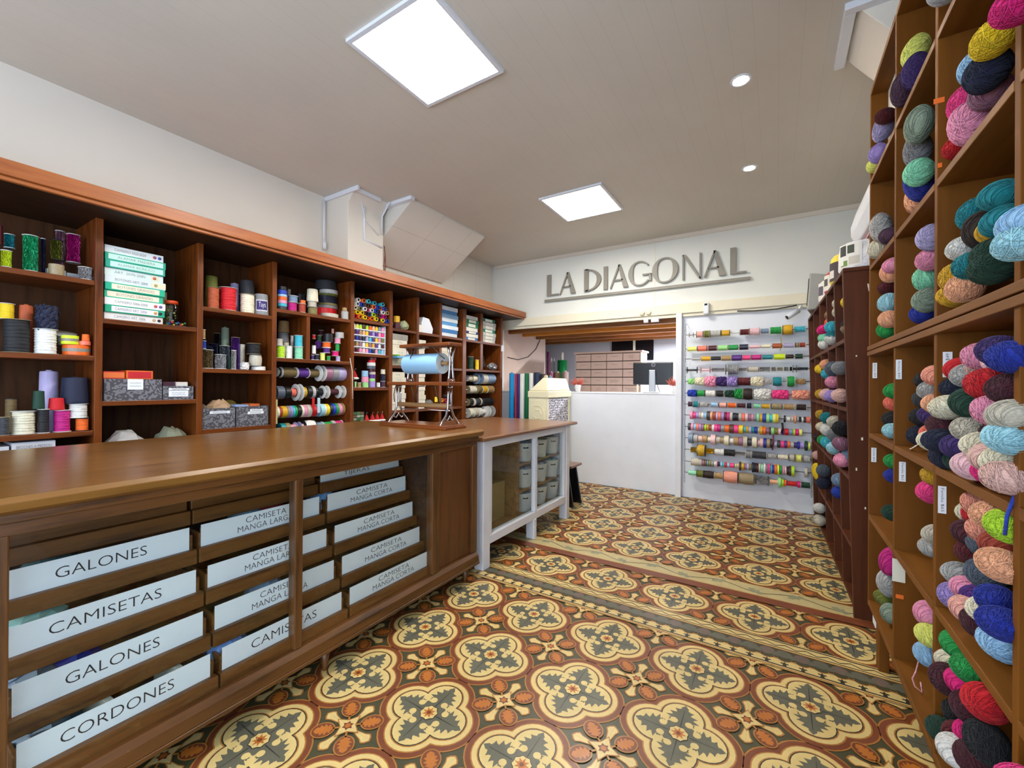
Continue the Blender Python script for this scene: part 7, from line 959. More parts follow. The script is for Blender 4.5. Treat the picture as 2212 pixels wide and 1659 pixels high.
# ================================================================ SPOOLS, ROLLS, CONES (unit meshes: radius 1, height 1 about the middle)
UN={}
def unit(k):
    if k in UN: return UN[k]
    b=MB(); r=random.Random(hash(k)%97 if False else sum(map(ord,k)))
    if k=='sp':
        p=[(.30,-.5)]; n=9
        for i in range(n):
            z0=-.48+.96*i/n; z1=-.48+.96*(i+1)/n; a=.965+.03*r.random()
            p+=[(a-.05,z0),(a,z0+.3*(z1-z0)),(a,z0+.7*(z1-z0)),(a-.05,z1)]
        p+=[(.30,.5)]; ph=[r.random()*6 for _ in p]
        b.lathe(p,24,fn=lambda i,j:1+.012*math.sin(2*PI*j/24*2+ph[i]))
    elif k=='bl':
        p=[(.25,-.5)]; n=11
        for i in range(2*n+1):
            z=-.48+.96*i/(2*n); p.append(((.80+.20*math.cos(z*2.6))*(1 if i%2 else .96),z))
        p+=[(.25,.5)]; b.lathe(p,24,fn=lambda i,j:1+.02*math.sin(j*2.1+i*1.7))
    elif k in('co','sa'):
        t=.12 if k=='co' else 0
        b.lathe([(.34,-.5),(.97,-.5),(1,-.48)]+[(1-t*(i/8)+(.006 if i%2 else 0),-.48+.95*i/8) for i in range(1,8)]+[(1-t,.47),(.96-t,.49),(.36,.5)],24)
        b.lathe([(.30,.48),(.30,.515),(.20,.515),(.20,.3)],14)
    elif k=='rl':
        b.lathe([(.40,-.42),(.45,-.5),(.97,-.5),(1,-.46),(1,.46),(.97,.5),(.45,.5),(.40,.42)],28,closed=True,smooth=False)
    elif k=='sq':
        p=[(.3,-.5)]+[(1,-.5+i/12) for i in range(13)]+[(.3,.5)]; rr={}
        b.lathe(p,26,smooth=False,fn=lambda i,j:rr.setdefault((i,j),.93+.09*r.random()) if 0<i<14 else 1)
    elif k=='fz':
        p=[(.3,-.5)]+[((1 if 0<i<10 else .85),-.5+i/10) for i in range(11)]+[(.3,.5)]; rr={}
        b.lathe(p,22,smooth=False,fn=lambda i,j:rr.setdefault((i,j),.74+.30*r.random()) if 0<i<12 else 1)
        for q in range(46):
            a=r.random()*6.28; z=r.random()-.5; rad=.9+.12*r.random(); pts=[]
            for s in range(5): pts.append((rad*math.cos(a),rad*math.sin(a),z)); a+=.22*(r.random()-.3); z=max(-.55,min(.55,z+.16*(r.random()-.5))); rad=min(1.12,max(.85,rad+.12*(r.random()-.5)))
            b.tube(pts,.045,4)
    elif k=='fl': b.lathe([(.30,-.5),(.30,.5)],14)
    elif k=='flange': b.lathe([(.16,-.5),(.94,-.5),(1,-.2),(1,.2),(.94,.5),(.16,.5)],26,closed=True,smooth=False)
    elif k=='cone': b.lathe([(.62,-.5),(1,-.46),(1,.44),(.92,.5),(.60,.5),(.55,.2)],16)
    mm={'sp':'thread','bl':'thread','co':'thread','sa':'satin','rl':'ribbon','sq':'sequin','fz':'thread','fl':'pcol','flange':'pcol','cone':'satin'}[k]
    UN[k]=b.mesh(k+'_mesh',[M[mm]]); return UN[k]
KN={'sp':('cord_spool','spool'),'bl':('trim_spool','spool'),'co':('thread_cone','thread cone'),'sa':('satin_spool','spool'),'rl':('ribbon_roll','ribbon roll'),'sq':('sequin_spool','spool'),'fz':('pompom_trim','trim'),'fl':('flanged_spool','spool')}
WHITE=lin('deded8'); DARKF=lin('26242a'); KRAFTF=lin('9a8a68')
srnd=random.Random(3)
def spool(kind,hx,c,r,L,axis,label,group,fl=True):
    """a spool: its wound thread is the thing's own mesh, its end discs are children"""
    nm,cat=KN[kind]; rot={'z':(0,0,0),'y':(PI/2,0,0),'x':(0,PI/2,0)}[axis]
    j=srnd.random()
    rr=r*(.9 if kind in('sp','sa','sq') else 1)
    o=link(nm,unit(kind),None,c,rot,(rr,rr,L),lin(hx)); tag(o,label,cat,group)
    if axis=='z': o.rotation_euler=(0,0,j*6.28)
    if kind in('sp','sa','sq','fl','bl') and fl:
        col=WHITE if j<.62 or kind=='fl' else (DARKF if j<.82 else KRAFTF)
        if kind=='fl': col=lin(hx)
        t=min(.0035/L,.12); k={'sp':1.14,'sa':1.12,'sq':1.12,'fl':1,'bl':1.02}[kind]
        for s in (-1,1): link('flange',unit('flange'),o,(0,0,s*(.5-t/2)),(0,0,0),(k,k,t),col)
    return o
for kind,hx,x,y,z0,z1,r,label,loc in LEFT:
    if kind=='jar': continue
    o=spool(kind,hx,(x,y,(z0+z1)/2),r,z1-z0-.001,'z',label,'things on '+loc)
    if 'grey stripe' in label: link('reflective_stripe',unit('rl'),o,(0,0,0),(0,0,0),(1.012,1.012,.34),lin('8c8478'))
    if 'violet label' in label:
        o.rotation_euler=(0,0,-.25)
        def band(nm,a0,a1,z0,z1,R1,hx):
            b=MB()
            for i in range(8):
                p,q=a0+(a1-a0)*i/8,a0+(a1-a0)*(i+1)/8
                b.add([(R1*math.cos(p),R1*math.sin(p),z0),(R1*math.cos(q),R1*math.sin(q),z0),(R1*math.cos(q),R1*math.sin(q),z1),(R1*math.cos(p),R1*math.sin(p),z1)],[(0,1,2,3)])
            obj(nm,b,'card',o,color=lin(hx))
        band('label_border',-.95,.75,-.32,.20,1.0,'d8d4dc'); band('reel_label',-.85,.65,-.27,.15,1.01,'3a2a6a')
        lettering('Tays',o,(1.045*math.cos(-.1),1.045*math.sin(-.1),-.06),(PI/2,0,PI/2-.1),.9,.30,'paper')
for bay,z,x,sp in RODS:
    for kind,hx,y0,y1,r,label in sp: spool(kind,hx,(x,(y0+y1)/2,z),r,y1-y0-.001,'y',label,'spools on rods of bay '+('four' if bay=='3' else 'nine'))
def ltail(x,y,z0,z1,w,hx,label): tag(obj('ribbon_tail',MB().box(x,x+.0012,y-w/2,y+w/2,z1,z0),'ribbon',color=lin(hx)),label,'ribbon tail')
ltail(-3.125,2.008,1.105,1.02,.022,'c01c20','red ribbon tail hanging from the third rod of fourth wall bay')
ltail(-3.125,2.055,1.105,.985,.024,'b8d4dc','pale blue organza tail hanging from the third rod of fourth wall bay')
ltail(-3.125,1.715,1.10,.92,.016,'cfc890','cream ribbon tail hanging from the third rod beside the upright')
# grey disc leaning behind the tapes, first bay
b=MB(); b.lathe([(.0,-.002),(.052,-.002),(.054,.002),(.0,.002)],26); b.lathe([(.018,-.06),(.020,0)],12)
tag(obj('spool_flange',b,'greypl',loc=(-3.19,.625,1.36+.115),rot=(0,.35,0)),'grey spool with tilted top disc behind orange reflective tape in first wall bay','spool')
# cones lying end-on in the fifth bay
rows={}
for hx,y,row,label in CONES: rows.setdefault(row,[]).append((y,hx,label))
for row,l in rows.items():
    l.sort(); n=len(l); w=2.752-2.374; 
    pitch=w/9
    for k,(y,hx,label) in enumerate(l):
        rr=pitch/2*.96; yy=min(max(y,2.374+rr),2.752-rr)
        yy=2.374+rr+pitch*k+(pitch/2*(row%2) if n<9 else 0) if n>=8 else yy
        yy=min(yy,2.755-rr)
        o=link('thread_cone',unit('cone'),None,(-3.165+.01*((k*7)%3),yy,1.79+rr+row*pitch*.88),(0,PI/2,0),(rr,rr,.10),lin(hx)); tag(o,label,'thread cone','cones piled end-on in the fifth wall bay')
        link('core',unit('cone'),o,(0,0,.03),(0,0,0),(.36,.36,.99),DARKF)
# white holder with little thread spools
t=thing('thread_holder','white tiered thread holder filled with small coloured spools in fifth wall bay','thread holder',(-3.13,2.38,1.49))
for r_ in range(5): obj('tier',MB().box(-.06,0,0,.355,.262-.0525*r_-.0525+.001,.262-.0525*r_-.0425),'white',t)
obj('end_panel',MB().box(-.06,0,-.004,.0,0,.27).box(-.06,0,.355,.359,0,.27),'white',t)
for hx,row,k,label in THREAD:
    z=1.49+.262-.0525*row-.0425; y=2.38+.0178+.0353*k
    o=link('thread_spool',unit('sa'),None,(-3.148,y,z+.019),(0,0,0),(.0145,.0145,.034),lin(hx)); tag(o,label,'thread spool','spools in the white thread holder')
    link('cap',unit('flange'),o,(0,0,.55),(0,0,0),(.8,.8,.12),WHITE)
# santa hat ornaments
def hat(x,y,z,s,label):
    t=thing('santa_hat_ornament',label,'ornament',(x,y,z),group='santa hat ornaments')
    b=MB(); b.lathe([(.026,.012),(.024,.022),(.016,.045),(.007,.066),(.002,.075)],16); obj('hat',b,'redfelt',t,scale=(s,s,s))
    b=MB(); b.lathe([(0,.0)]+[(.030*math.sin(PI*i/8)+.004,.012-.012*math.cos(PI*i/8)) for i in range(1,8)]+[(0,.024)],16,fn=lambda i,k:1+.05*math.sin(k*5+i)); obj('fur_brim',b,'fur',t,scale=(s,s,s))
    b=MB(); b.tube([(0,0,.073),(0,.004,.086),(0,.012,.092),(0,.016,.084)],.0016,5); obj('hook',b,'chrome',t,scale=(s,s,s))
M['redfelt']=plain('red_felt','b4181c',.85); M['fur']=plain('white_fur','ecebe8',.95,bump=.6)
for y,l in ((2.535,'first'),(2.60,'second'),(2.655,'third'),(2.712,'fourth')): hat(-3.14,y,.87,1,f'small santa hat ornament, {l} in the row on bottom shelf of fifth wall bay')
hat(-3.155,2.415,1.255,1.1,'santa hat ornament on the red box on third shelf of fifth wall bay')
# ================================================================ BOXES
def cbox(name,x,y0,y1,z0,z1,d,hx,label,group,txt=None,strip=None,tw=.7,mat='card',tm='ink',jit=0,th=None):
    """a box whose front (+x) face stands at x"""
    o=obj(name,MB().box(-d,0,-(y1-y0)/2,(y1-y0)/2,0,z1-z0),mat,None,.0015,loc=(x,(y0+y1)/2,z0),rot=(0,0,jit),color=lin(hx)); tag(o,label,'box',group)
    h=z1-z0;w=y1-y0
    if strip: obj('label_strip',MB().box(0,.0012,-w/2*strip[1],w/2*strip[2],h*.14,h*.86),'card',o,loc=(0,0,0),color=lin(strip[0]))
    if txt: lettering(txt,o,(.0018,-.022 if 'ART.' in txt or '-' in txt else 0,h*.5),RPX,w*tw*(.85 if 'ART.' in txt or '-' in txt else 1),th or h*.34,tm)
    return o
g='button boxes stacked in the second wall bay'
spec=[('CAMISERO ART. 5006','e8d8c8','ece8e4',1,.9,'cream box lettered CAMISERO ART. 5006 at the bottom of button box stack'),
('CAMISERO ART. 5006','14a078','ece8f0',.8,.75,'green box lettered CAMISERO ART. 5006, second from bottom of button box stack'),
('CAMISERO 5006-5008','f0efec',None,1,1,'white box with red and violet dots, third from bottom of button box stack'),
('BOTONES GRANDES','2cb890','efe6cc',.92,.85,'green box lettered BOTONES GRANDES, fourth from bottom of button box stack'),
('BOTONES GRANDES','18b48c','efe6cc',.8,.8,'green box lettered BOTONES GRANDES, fifth from bottom of button box stack'),
('BOTONES ART. 2000','dfe8ea','f0e4c0',-.5,1,'pale box with beige dot, sixth from bottom of button box stack'),
('ART. 2070-2082','dcebe6','e6e0c4',-.55,.85,'pale box with green end, seventh from bottom of button box stack'),
('ALAMAR ACRILICO','2aa88e','c8efe0',.85,.92,'green box lettered ALAMAR ACRILICO, third from top of button box stack'),
('ALAMAR MADERA','1fa888','c8efe0',.9,.9,'green box lettered ALAMAR MADERA, second from top of button box stack'),
('CAMISERO 5023-5024','eef4f2',None,1,1,'white box with pink and blue dots topping the button box stack')]
z=1.567
for i,(tx,hx,st,a,c,lb) in enumerate(spec):
    h=.0405; o=cbox('button_box',-3.125+.006*((i*5)%3-1),.772+.004*((i*3)%3),1.034+.005*((i*7)%3),z,z+h,.20,hx,lb,g,tx,(st,a,c) if st else None,.62,tm='greyink' if i not in(0,1) else 'ink'); z+=h+.0008
    if i in (0,1,2,5,6,9):
        dots={0:('caa070','2a2a2a'),1:('e0a050','22222a'),2:('d85a5a','7a5a9a'),5:('a8a078',),6:('c86a40',),9:('c06a8a','5060b0')}[i]
        for q,dc in enumerate(dots): obj('button_sample',MB().lathe([(0,.0022),(.0085,.0022),(.0085,0),(0,0)],12,axis='x'),'card',o,loc=(.0005,.088+.024*q,h*.5),color=lin(dc))
t=thing('button_jar','glass jar of buttons with orange lid beside the button box stack','jar',(-3.19,1.095,1.592))
obj('glass_body',MB().lathe([(.0,0),(.034,0),(.036,.006),(.036,.095),(.030,.112),(.030,.118),(.028,.118),(.028,.112),(.033,.094),(.033,.004),(0,.004)],20),'tint',t)
obj('lid',MB().lathe([(0,.134),(.033,.134),(.034,.130),(.034,.114),(0,.114)],20),plain('orange_lid','d84a1c',.4),t)
for k in range(14):
    a=k*2.4; obj('button',MB().lathe([(0,.002),(.0065,.002),(.0065,-.002),(0,-.002)],10,axis='x'),'card',t,loc=(.022*math.cos(a),.022*math.sin(a),.010+.006*k),rot=(a,.5,a),color=lin(['d8d89a','6a6a6a','b8c060','8a8a92'][k%4]))
o=tag(obj('bead_tray',MB().box(-.04,.04,-.05,.05,0,.024),'black',None,.002,loc=(-3.185,1.105,1.567)),'black tray of coloured beads under the orange-lidded jar','tray')
for k in range(9): obj('bead',MB().lathe([(0,-.007),(.006,-.004),(.007,0),(.006,.004),(0,.007)],8),'pcol',o,loc=(.036 if k%2 else .044,-.044+.011*k,.009+.007*(k%3)),color=lin(['1f6a40','1d3fae','c02030','e0b020'][k%4]))
for (y0,y1,z0,z1,x,lb) in ((1.06,1.135,1.567,1.645,-3.28,'kraft box behind the button jar, at the bottom of its stack'),(1.055,1.135,1.646,1.71,-3.275,'kraft box at the top of the stack behind the button jar'),(1.03,1.12,1.711,1.80,-3.33,'grey kraft box standing at the back behind button boxes')):
    cbox('kraft_box',x,y0,y1,z0,z1,.08,'7d7458',lb,'kraft boxes in the second wall bay')
# damask storage boxes
def damask(y0,y1,z0,z1,x,d,label,lab,tab=None):
    w=y1-y0;h=z1-z0;t=thing('storage_box',label,'storage box',(x,(y0+y1)/2,z0),group='damask covered storage boxes'); e=.006
    b=MB(); b.box(-d,0,-w/2,w/2,0,e); b.box(-e,0,-w/2,w/2,e,h); b.box(-d,-d+e,-w/2,w/2,e,h); b.box(-d+e,-e,-w/2,-w/2+e,e,h); b.box(-d+e,-e,w/2-e,w/2,e,h)
    obj('box_body',b,'damask',t)
    for (a,c,q0,q1) in lab: 
        o=obj('label_card',MB().box(.0,.0015,a,c,q0,q1),'paper',t)
        for i in range(2): obj('handwriting',MB().tube([(.0022,a+(c-a)*(.15+.07*k),(q0+q1)/2+(q1-q0)*(.13-.3*i)+.003*math.sin(k*2.3+i)) for k in range(11)],.0008,4),'greyink',o)
    return t
damask(.772,1.028,1.116,1.238,-3.12,.26,'large grey damask storage box on second shelf of second wall bay',[(-.03,.04,.062,.122)])
damask(1.034,1.19,1.116,1.198,-3.12,.20,'small grey damask box with white card on second shelf of second wall bay',[(-.05,.055,.058,.07),(-.05,.05,.018,.055)])
damask(1.24,1.432,.919,1.052,-3.12,.24,'grey damask box with plastic bags, in third wall bay',[(-.055,.065,.098,.115)])
damask(1.442,1.655,.919,1.058,-3.12,.24,'bluish grey damask box with folded cloths, in third wall bay',[(-.02,.065,.104,.118),(-.035,.072,.084,.102)])
def pouch(name,c,sx,sy,sz,hx,label,cat,seed=1,mat='card',group=None):
    r=random.Random(seed); n,m=10,8; vs=[];b=MB()
    for j in range(m+1):
        for i in range(n):
            a=2*PI*i/n; t=j/m; k=math.sin(PI*min(max(t,.04),.96))**.5
            vs.append((sx*k*math.cos(a)*(1+.2*(r.random()-.5)),sy*k*math.sin(a)*(1+.15*(r.random()-.5)),sz*t*(1+.12*(r.random()-.5))))
    b.add(vs,[(j*n+i,j*n+(i+1)%n,(j+1)*n+(i+1)%n,(j+1)*n+i) for j in range(m) for i in range(n)]+[tuple(range(n))[::-1],tuple(m*n+i for i in range(n))])
    o=obj(name,b,mat,None,loc=c,color=lin(hx)); tag(o,label,cat,group)
    return o
M['cello']=objcol('cellophane',.15)
pouch('cellophane_bag',(-3.22,1.37,.95),.06,.085,.155,'b89878','crumpled brownish cellophane bag in the damask box of third wall bay','bag',3,'cello')
pouch('cellophane_bag',(-3.21,1.275,.95),.05,.035,.125,'6a6058','dark plastic bag beside the brownish bag in a damask box','bag',4,'cello')
tag(obj('felt_disc',MB().lathe([(0,-.003),(.055,-.003),(.055,.003),(0,.003)],22,axis='x'),plain('olive_felt','6e5c1c',.9),loc=(-3.30,1.475,1.045)),'olive brown disc standing behind the folded blue cloth','disc')
cbox('folded_cloth',-3.15,1.447,1.535,1.03,1.068,.15,'8fa6d0','folded light blue cloth in the bluish damask box','folded cloths in damask box')['category']='cloth'
cbox('folded_cloth',-3.16,1.545,1.615,1.03,1.072,.12,'d8682c','folded orange cloth in the bluish damask box','folded cloths in damask box')['category']='cloth'
cbox('carton',-3.15,.776,.865,1.2381,1.280,.14,'d83a2c','red and orange carton on large damask box beside the upright','cartons in second wall bay',None,('f07a3a',1,1))
cbox('carton',-3.15,.872,.995,1.2381,1.288,.14,'e0641f','orange carton with red label on large damask box, away from the upright','cartons in second wall bay',None,('c81c28',.85,.85))
cbox('carton',-3.17,1.05,1.108,1.15,1.224,.10,'4a2038','dark purple carton standing in the small damask box','cartons in second wall bay')
cbox('carton',-3.165,1.114,1.175,1.15,1.224,.10,'e8dcd0','white and orange carton standing in the small damask box','cartons in second wall bay',None,('ece8e0',.7,1))
# white boxes on the low shelf, first bay
for i,(y0,y1,hx,tx,lb) in enumerate(((.445,.59,'d9d8de',None,'white box at the bottom of long box pile on low shelf of first wall bay'),(.447,.60,'dcdce2','ALFILERES DE CABEZA','white box lettered ALFILERES DE CABEZA on low shelf of first wall bay'),(.445,.588,'9fb2d8',None,'thin pale blue box between two white boxes of first wall bay'),(.444,.59,'d4d2d8','BROCHES A PRESION','white box lettered BROCHES A PRESION topping a pile of first wall bay'))):
    z0=[.75,.808,.861,.876][i]; cbox('notions_box',-3.12,y0,y1,z0,[.807,.860,.875,.922][i],.2,hx,lb,'white boxes on the low shelf of the first wall bay',tx,None,.8,tm='greyink')
for i,(lb,tx) in enumerate((('white box at the bottom of the shorter pile on low shelf of first wall bay',None),('white box lettered PEDALES in shorter pile on low shelf of first wall bay','PEDALES'),('white box lettered AGUJAS topping the shorter pile of first wall bay','AGUJAS'))):
    cbox('notions_box',-3.12,.30,.436,.75+.053*i,.75+.053*i+.0525,.2,'d6d5da',lb,'white boxes on the low shelf of the first wall bay',tx,None,.5,tm='greyink')
cbox('tape_carton',-3.235,.575,.645,1.765,1.815,.1,'c4c8c0','pale grey carton behind the beige tape roll on top shelf of first wall bay','cartons on top shelf of first bay')
cbox('tape_carton',-3.235,.648,.72,1.765,1.808,.1,'c8ccd0','pale carton beside the first upright on top shelf of first wall bay','cartons on top shelf of first bay')
pouch('plastic_bag',(-3.2,.88,.75),.09,.10,.185,'b8b4b0','crumpled clear plastic bags on low shelf of second wall bay','bag',9,'cello')
pouch('folded_cloth',(-3.2,1.10,.75),.09,.085,.19,'7d806c','grey green folded cloth on low shelf of second wall bay','cloth',11)
# boxes of bays six to eight
def stack(y0,y1,zs,n,h,d,x,hxs,lbl,group,txt=None,name='flat_box'):
    z=zs
    for k in range(n):
        hh=h if not isinstance(h,list) else h[k]
        hx=hxs[k%len(hxs)]; pos='bottom' if k==0 else ('top' if k==n-1 else ['','second','third','fourth','fifth','sixth','seventh','eighth'][k]+' from bottom')
        j=.006*((k*7)%3-1)
        cbox(name,x+j*.6,y0+j*.5,y1+j,z,z+hh,d,hx,lbl.format(pos=pos),group,(txt[k] if isinstance(txt,list) else txt),('f0eedf',.55,.55) if txt=='' else None,.28,tm='greyink',th=.012)
        z+=hh+.0008
g='ivory cartons in the wall shelving'
nn=['N. 80','N. 78','N. 76','N. 74','N. 72','N. 70','N. 68','N. 66','N. 64']
stack(2.82,3.015,1.40,6,[.052,.05,.05,.05,.046,.055],.22,-3.13,['ded8c4','dcd6c0','e0dac8','dcd6c2','ddd8c6','9a988e'],'ivory carton at {pos} of the stack in sixth wall bay',g,nn)
stack(2.815,2.995,.967,7,[.055,.052,.055,.05,.052,.05,.052],.22,-3.13,['dcd6c2','e0dac8','dad4c0'],'ivory carton at {pos} of the lower stack in sixth wall bay',g,nn)
stack(3.165,3.27,1.40,6,[.046,.044,.046,.044,.046,.05],.2,-3.13,['dcd6c2','e0dac8','dad4c0'],'narrow ivory carton at {pos} of the upper stack in seventh wall bay',g)
stack(3.165,3.275,.967,8,.046,.2,-3.13,['dcd6c2','e0dac8','dad4c0'],'narrow ivory carton at {pos} of the lower stack in seventh wall bay',g)
stack(3.515,3.70,1.405,6,[.042,.045,.045,.045,.04,.04],.2,-3.14,['dcd6c2','e0dac8','dad4c0'],'ivory carton at {pos} of the stack in eighth wall bay',g)
stack(3.505,3.80,1.757,8,[.04,.041,.042,.040,.041,.043,.041,.045],.22,-3.13,['dfe6ee','3a7ab8','e4ecf2','5a9ad0','dfe8f0','8ab8dc','4a8ac4','e8eef2'],'blue and white box at {pos} of the stack in eighth wall bay','blue and white boxes',[None]*8)
stack(3.945,4.195,1.755,6,[.036,.04,.03,.045,.05,.045],.22,-3.13,['4a7ac0','e4e6da','2a3468','e6e8e4','127a58','0f7a52'],'green or white box at {pos} of the stack beside the narrow divider','flat boxes in the last wall bay','')
cbox('flat_box',-3.13,3.945,4.185,2.0075,2.048,.22,'eceee6','white lettered box capping the stack beside the narrow divider','flat boxes in the last wall bay','MATERIAL BLANCO',None,.7,tm='greyink',th=.014)
stack(4.29,4.575,1.755,7,[.043,.042,.043,.042,.045,.043,.044],.22,-3.13,['c4c6c0','b8bcb8','c2c4be','127a64','b6bab6','c0c2bc','12705a'],'grey or green file box at {pos} of the stack by end post','file boxes in the last wall bay','')
# plastic things on upper shelves
t=thing('plastic_tub','clear plastic tub with blue and green lid in the sixth wall bay','tub',(-3.10,2.865,1.40))
obj('tub_body',MB().frustum(0,.07,.036,.036,.042,.042),'tint',t); obj('lid',MB().frustum(.07,.088,.045,.045,.040,.040),plain('blue_lid','5aa0d8',.4),t,.004); obj('lid_tab',MB().box(-.03,.036,-.036,-.004,.088,.104),plain('green_tab','7ab83a',.5),t,.003)
pouch('plastic_bag',(-3.2,3.03,1.757),.05,.062,.10,'a8b088','clear bag with green goods on top shelf of sixth wall bay','bag',21,'cello')
cbox('flat_pad',-3.17,2.815,2.98,1.7975,1.82,.2,'8d8870','flat grey beige pad across the rolls on top shelf of sixth wall bay','pads')
t=thing('card_tray','white plastic tray tipped on its side on top shelf of seventh wall bay','tray',(-3.2,3.30,1.757))
b=MB(); b.prism([(-.06,0),(.09,0),(.10,.06),(.04,.16),(-.05,.17),(-.075,.10)],-.06,.06,'yz'); obj('tray_shell',b,'white',t,.006)
cbox('small_carton',-3.13,3.16,3.225,1.757,1.835,.1,'ebe9e2','small white carton in front of the tipped tray','cartons seventh bay')
pouch('button_bag',(-3.17,3.365,.967),.05,.062,.085,'7a7a76','bag of metal buttons in seventh wall bay behind paper stand','bag',31,'cello')
cbox('price_card',-3.105,3.395,3.44,1.03,1.085,.003,'f0d81c','yellow price card on the bag of buttons','cards')
for k,(hx,y,z,c) in enumerate((('d8a028',3.535,1.045,'orange'),('8a2a30',3.56,.995,'dark red'),('b03a4a',3.60,1.04,'crimson'),('d06a80',3.61,.992,'rose'),('2a4a3a',3.645,1.03,'dark green'),('4a4a48',3.65,1.085,'charcoal'))):
    tag(link('thread_cone',unit('cone'),None,(-3.16,y,z),(0,PI/2,0),(.023,.023,.08),lin(hx)),f'{c} thread roll in the small heap behind the paper roll stand','thread cone','thread rolls behind the stand')
pouch('ribbon_bow',(-3.17,4.56,1.405),.05,.10,.10,'b6b6b8','silver ribbon bow in cubby of last wall bay beside end post','bow',41,'sequin')
pouch('dark_bag',(-3.2,4.36,1.405),.05,.06,.19,'2c2620','dark plastic bag in the cubby of last wall bay','bag',42,'cello')
t=thing('ribbon_case','clear case of packed green ribbons on bottom shelf of fifth wall bay','case',(-3.16,2.44,.87))
obj('case_shell',MB().box(-.04,.04,-.062,.062,0,.11),'tint',t)
for k in range(12): obj('packed_ribbon',MB().box(-.035,.036,-.056+.038*(k%3),-.022+.038*(k%3),.004+.025*(k//3),.024+.025*(k//3)),'card',t,color=lin(['6a8a5a','c8ccb8','4a7a50','8a6a5a','a8b8a0'][(k*3)%5]))
b=MB(); b.tube([(-3.085,2.315,1.44),(-3.08,2.335,1.33),(-3.085,2.342,1.20),(-3.085,2.345,1.09)],.003,5); tag(obj('hanging_string',b,'ivory'),'pale string hanging down the upright between fourth and fifth wall bays','string')
# ================================================================ WOODEN SHOP COUNTER
t=thing('shop_counter','long wooden shop counter with glass front over lettered drawers','counter',(-2.1,1.1,0))
def K(name,b,m,bev=.003,par=None,**k): return obj(name,b,m,par or t,bev,loc=(2.1,-1.1,0),**k)
Y0,Y1=-.25,2.165
b=MB(); b.prism([(-2.67,.895),(-1.585,.895),(-1.57,.905),(-1.566,.925),(-1.578,.938),(-2.67,.938)],Y0,Y1+.005,'xz'); K('counter_top',b,'ctop',.002)
b=MB(); b.box(-1.635,-1.588,Y0,Y1-.02,.872,.895); b.box(-1.64,-1.60,Y0,Y1-.02,.838,.872); K('top_rail',b,'cfront')
b=MB(); b.box(-1.66,-1.575,Y0,Y1-.02,.098,.112); b.prism([(-1.66,.112),(-1.578,.112),(-1.585,.15),(-1.602,.168),(-1.66,.172)],Y0,Y1-.02,'xz'); K('bottom_rail',b,'cfront')
for y0,y1 in ((.165,.226),(.955,.988),(1.737,1.795),(2.095,2.145)): K('stile',MB().box(-1.645,-1.598,y0,y1,.17,.84),'cfrontz',.004)
K('front_panel',MB().box(-1.64,-1.618,1.795,2.095,.17,.84),'panelw',0)
b=MB(); b.box(-2.64,-1.645,2.115,2.14,.10,.895); K('end_panel',b,'panelw')
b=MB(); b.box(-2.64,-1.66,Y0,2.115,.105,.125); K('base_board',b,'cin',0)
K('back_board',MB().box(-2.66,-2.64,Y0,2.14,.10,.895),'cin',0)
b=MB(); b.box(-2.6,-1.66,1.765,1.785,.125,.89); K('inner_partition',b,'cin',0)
for y0,y1 in ((.226,.955),(.988,1.737)): K('glass_pane',MB().box(-1.622,-1.617,y0,y1,.172,.838),'glass',0)
for y in (.225,1.105,2.06):
    for x in (-1.66,-2.55):
        b=MB(); b.lathe([(.008,0),(.010,.01),(.026,.10)],14,c=(x+.035,y,0)); K('leg',b,'cfrontz',0)
XR=[-1.857,-1.80,-1.743,-1.687,-1.63]; ZB=[.742,.611,.473,.337,.214]; ZT=[.789,.692,.553,.421,.292]
COLY=[(.246,.681),(.718,1.196),(1.240,1.737)]
names=[[None,['GALONES'],['CAMISETAS'],['GALONES'],['CORDONES']],[None]+[['CAMISETA','MANGA LARGA']]*3+[['CAMISETAS']],[['TIJERAS']]+[['CAMISETA','MANGA CORTA']]*4]
for c,(ya,yb) in enumerate(COLY):
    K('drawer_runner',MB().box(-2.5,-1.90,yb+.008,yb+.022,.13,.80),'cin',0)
    for r in range(5):
        x=XR[r]; zb,zt=ZB[r],ZT[r]; tx=names[c][r]
        b=MB(); b.box(x-.016,x+.010,ya-.012,yb+.018,zb-.052,zb); b.box(x-.5,x-.016,ya-.006,yb+.012,zb-.052,zb-.042)
        b.box(x-.022,x-.012,ya,yb,zb,zt-.012) if tx else b.box(x-.022,x-.010,ya-.01,yb+.014,zb,zt)
        b.box(x-.5,x-.012,ya-.006,ya+.004,zb-.042,zt-.03); b.box(x-.5,x-.012,yb+.002,yb+.012,zb-.042,zt-.03)
        d=K('drawer',b,'drawer',.002)
        if not tx: continue
        card=obj('label_card',MB().box(x-.0115,x-.0095,ya,yb,zb,zt),'paper',d)
        w=yb-ya;h=zt-zb;ym=(ya+yb)/2-.012
        if tx==['TIJERAS']: lettering('TIJERAS',d,(x-.009,ya+w*.42,zb+h*.42),RPX,.16,h*.5)
        elif len(tx)==1: lettering(tx[0],d,(x-.009,ym,(zb+zt)/2),RPX,{'GALONES':.215,'CAMISETAS':.26,'CORDONES':.255}[tx[0]],.032)
        else:
            for i,s in enumerate(tx): lettering(s,d,(x-.009,ya+w*(.53 if c==2 else .50),zb+h*(.70-.40*i)),RPX,[.165,.225][i] if c==1 else [.20,.27][i],.023)
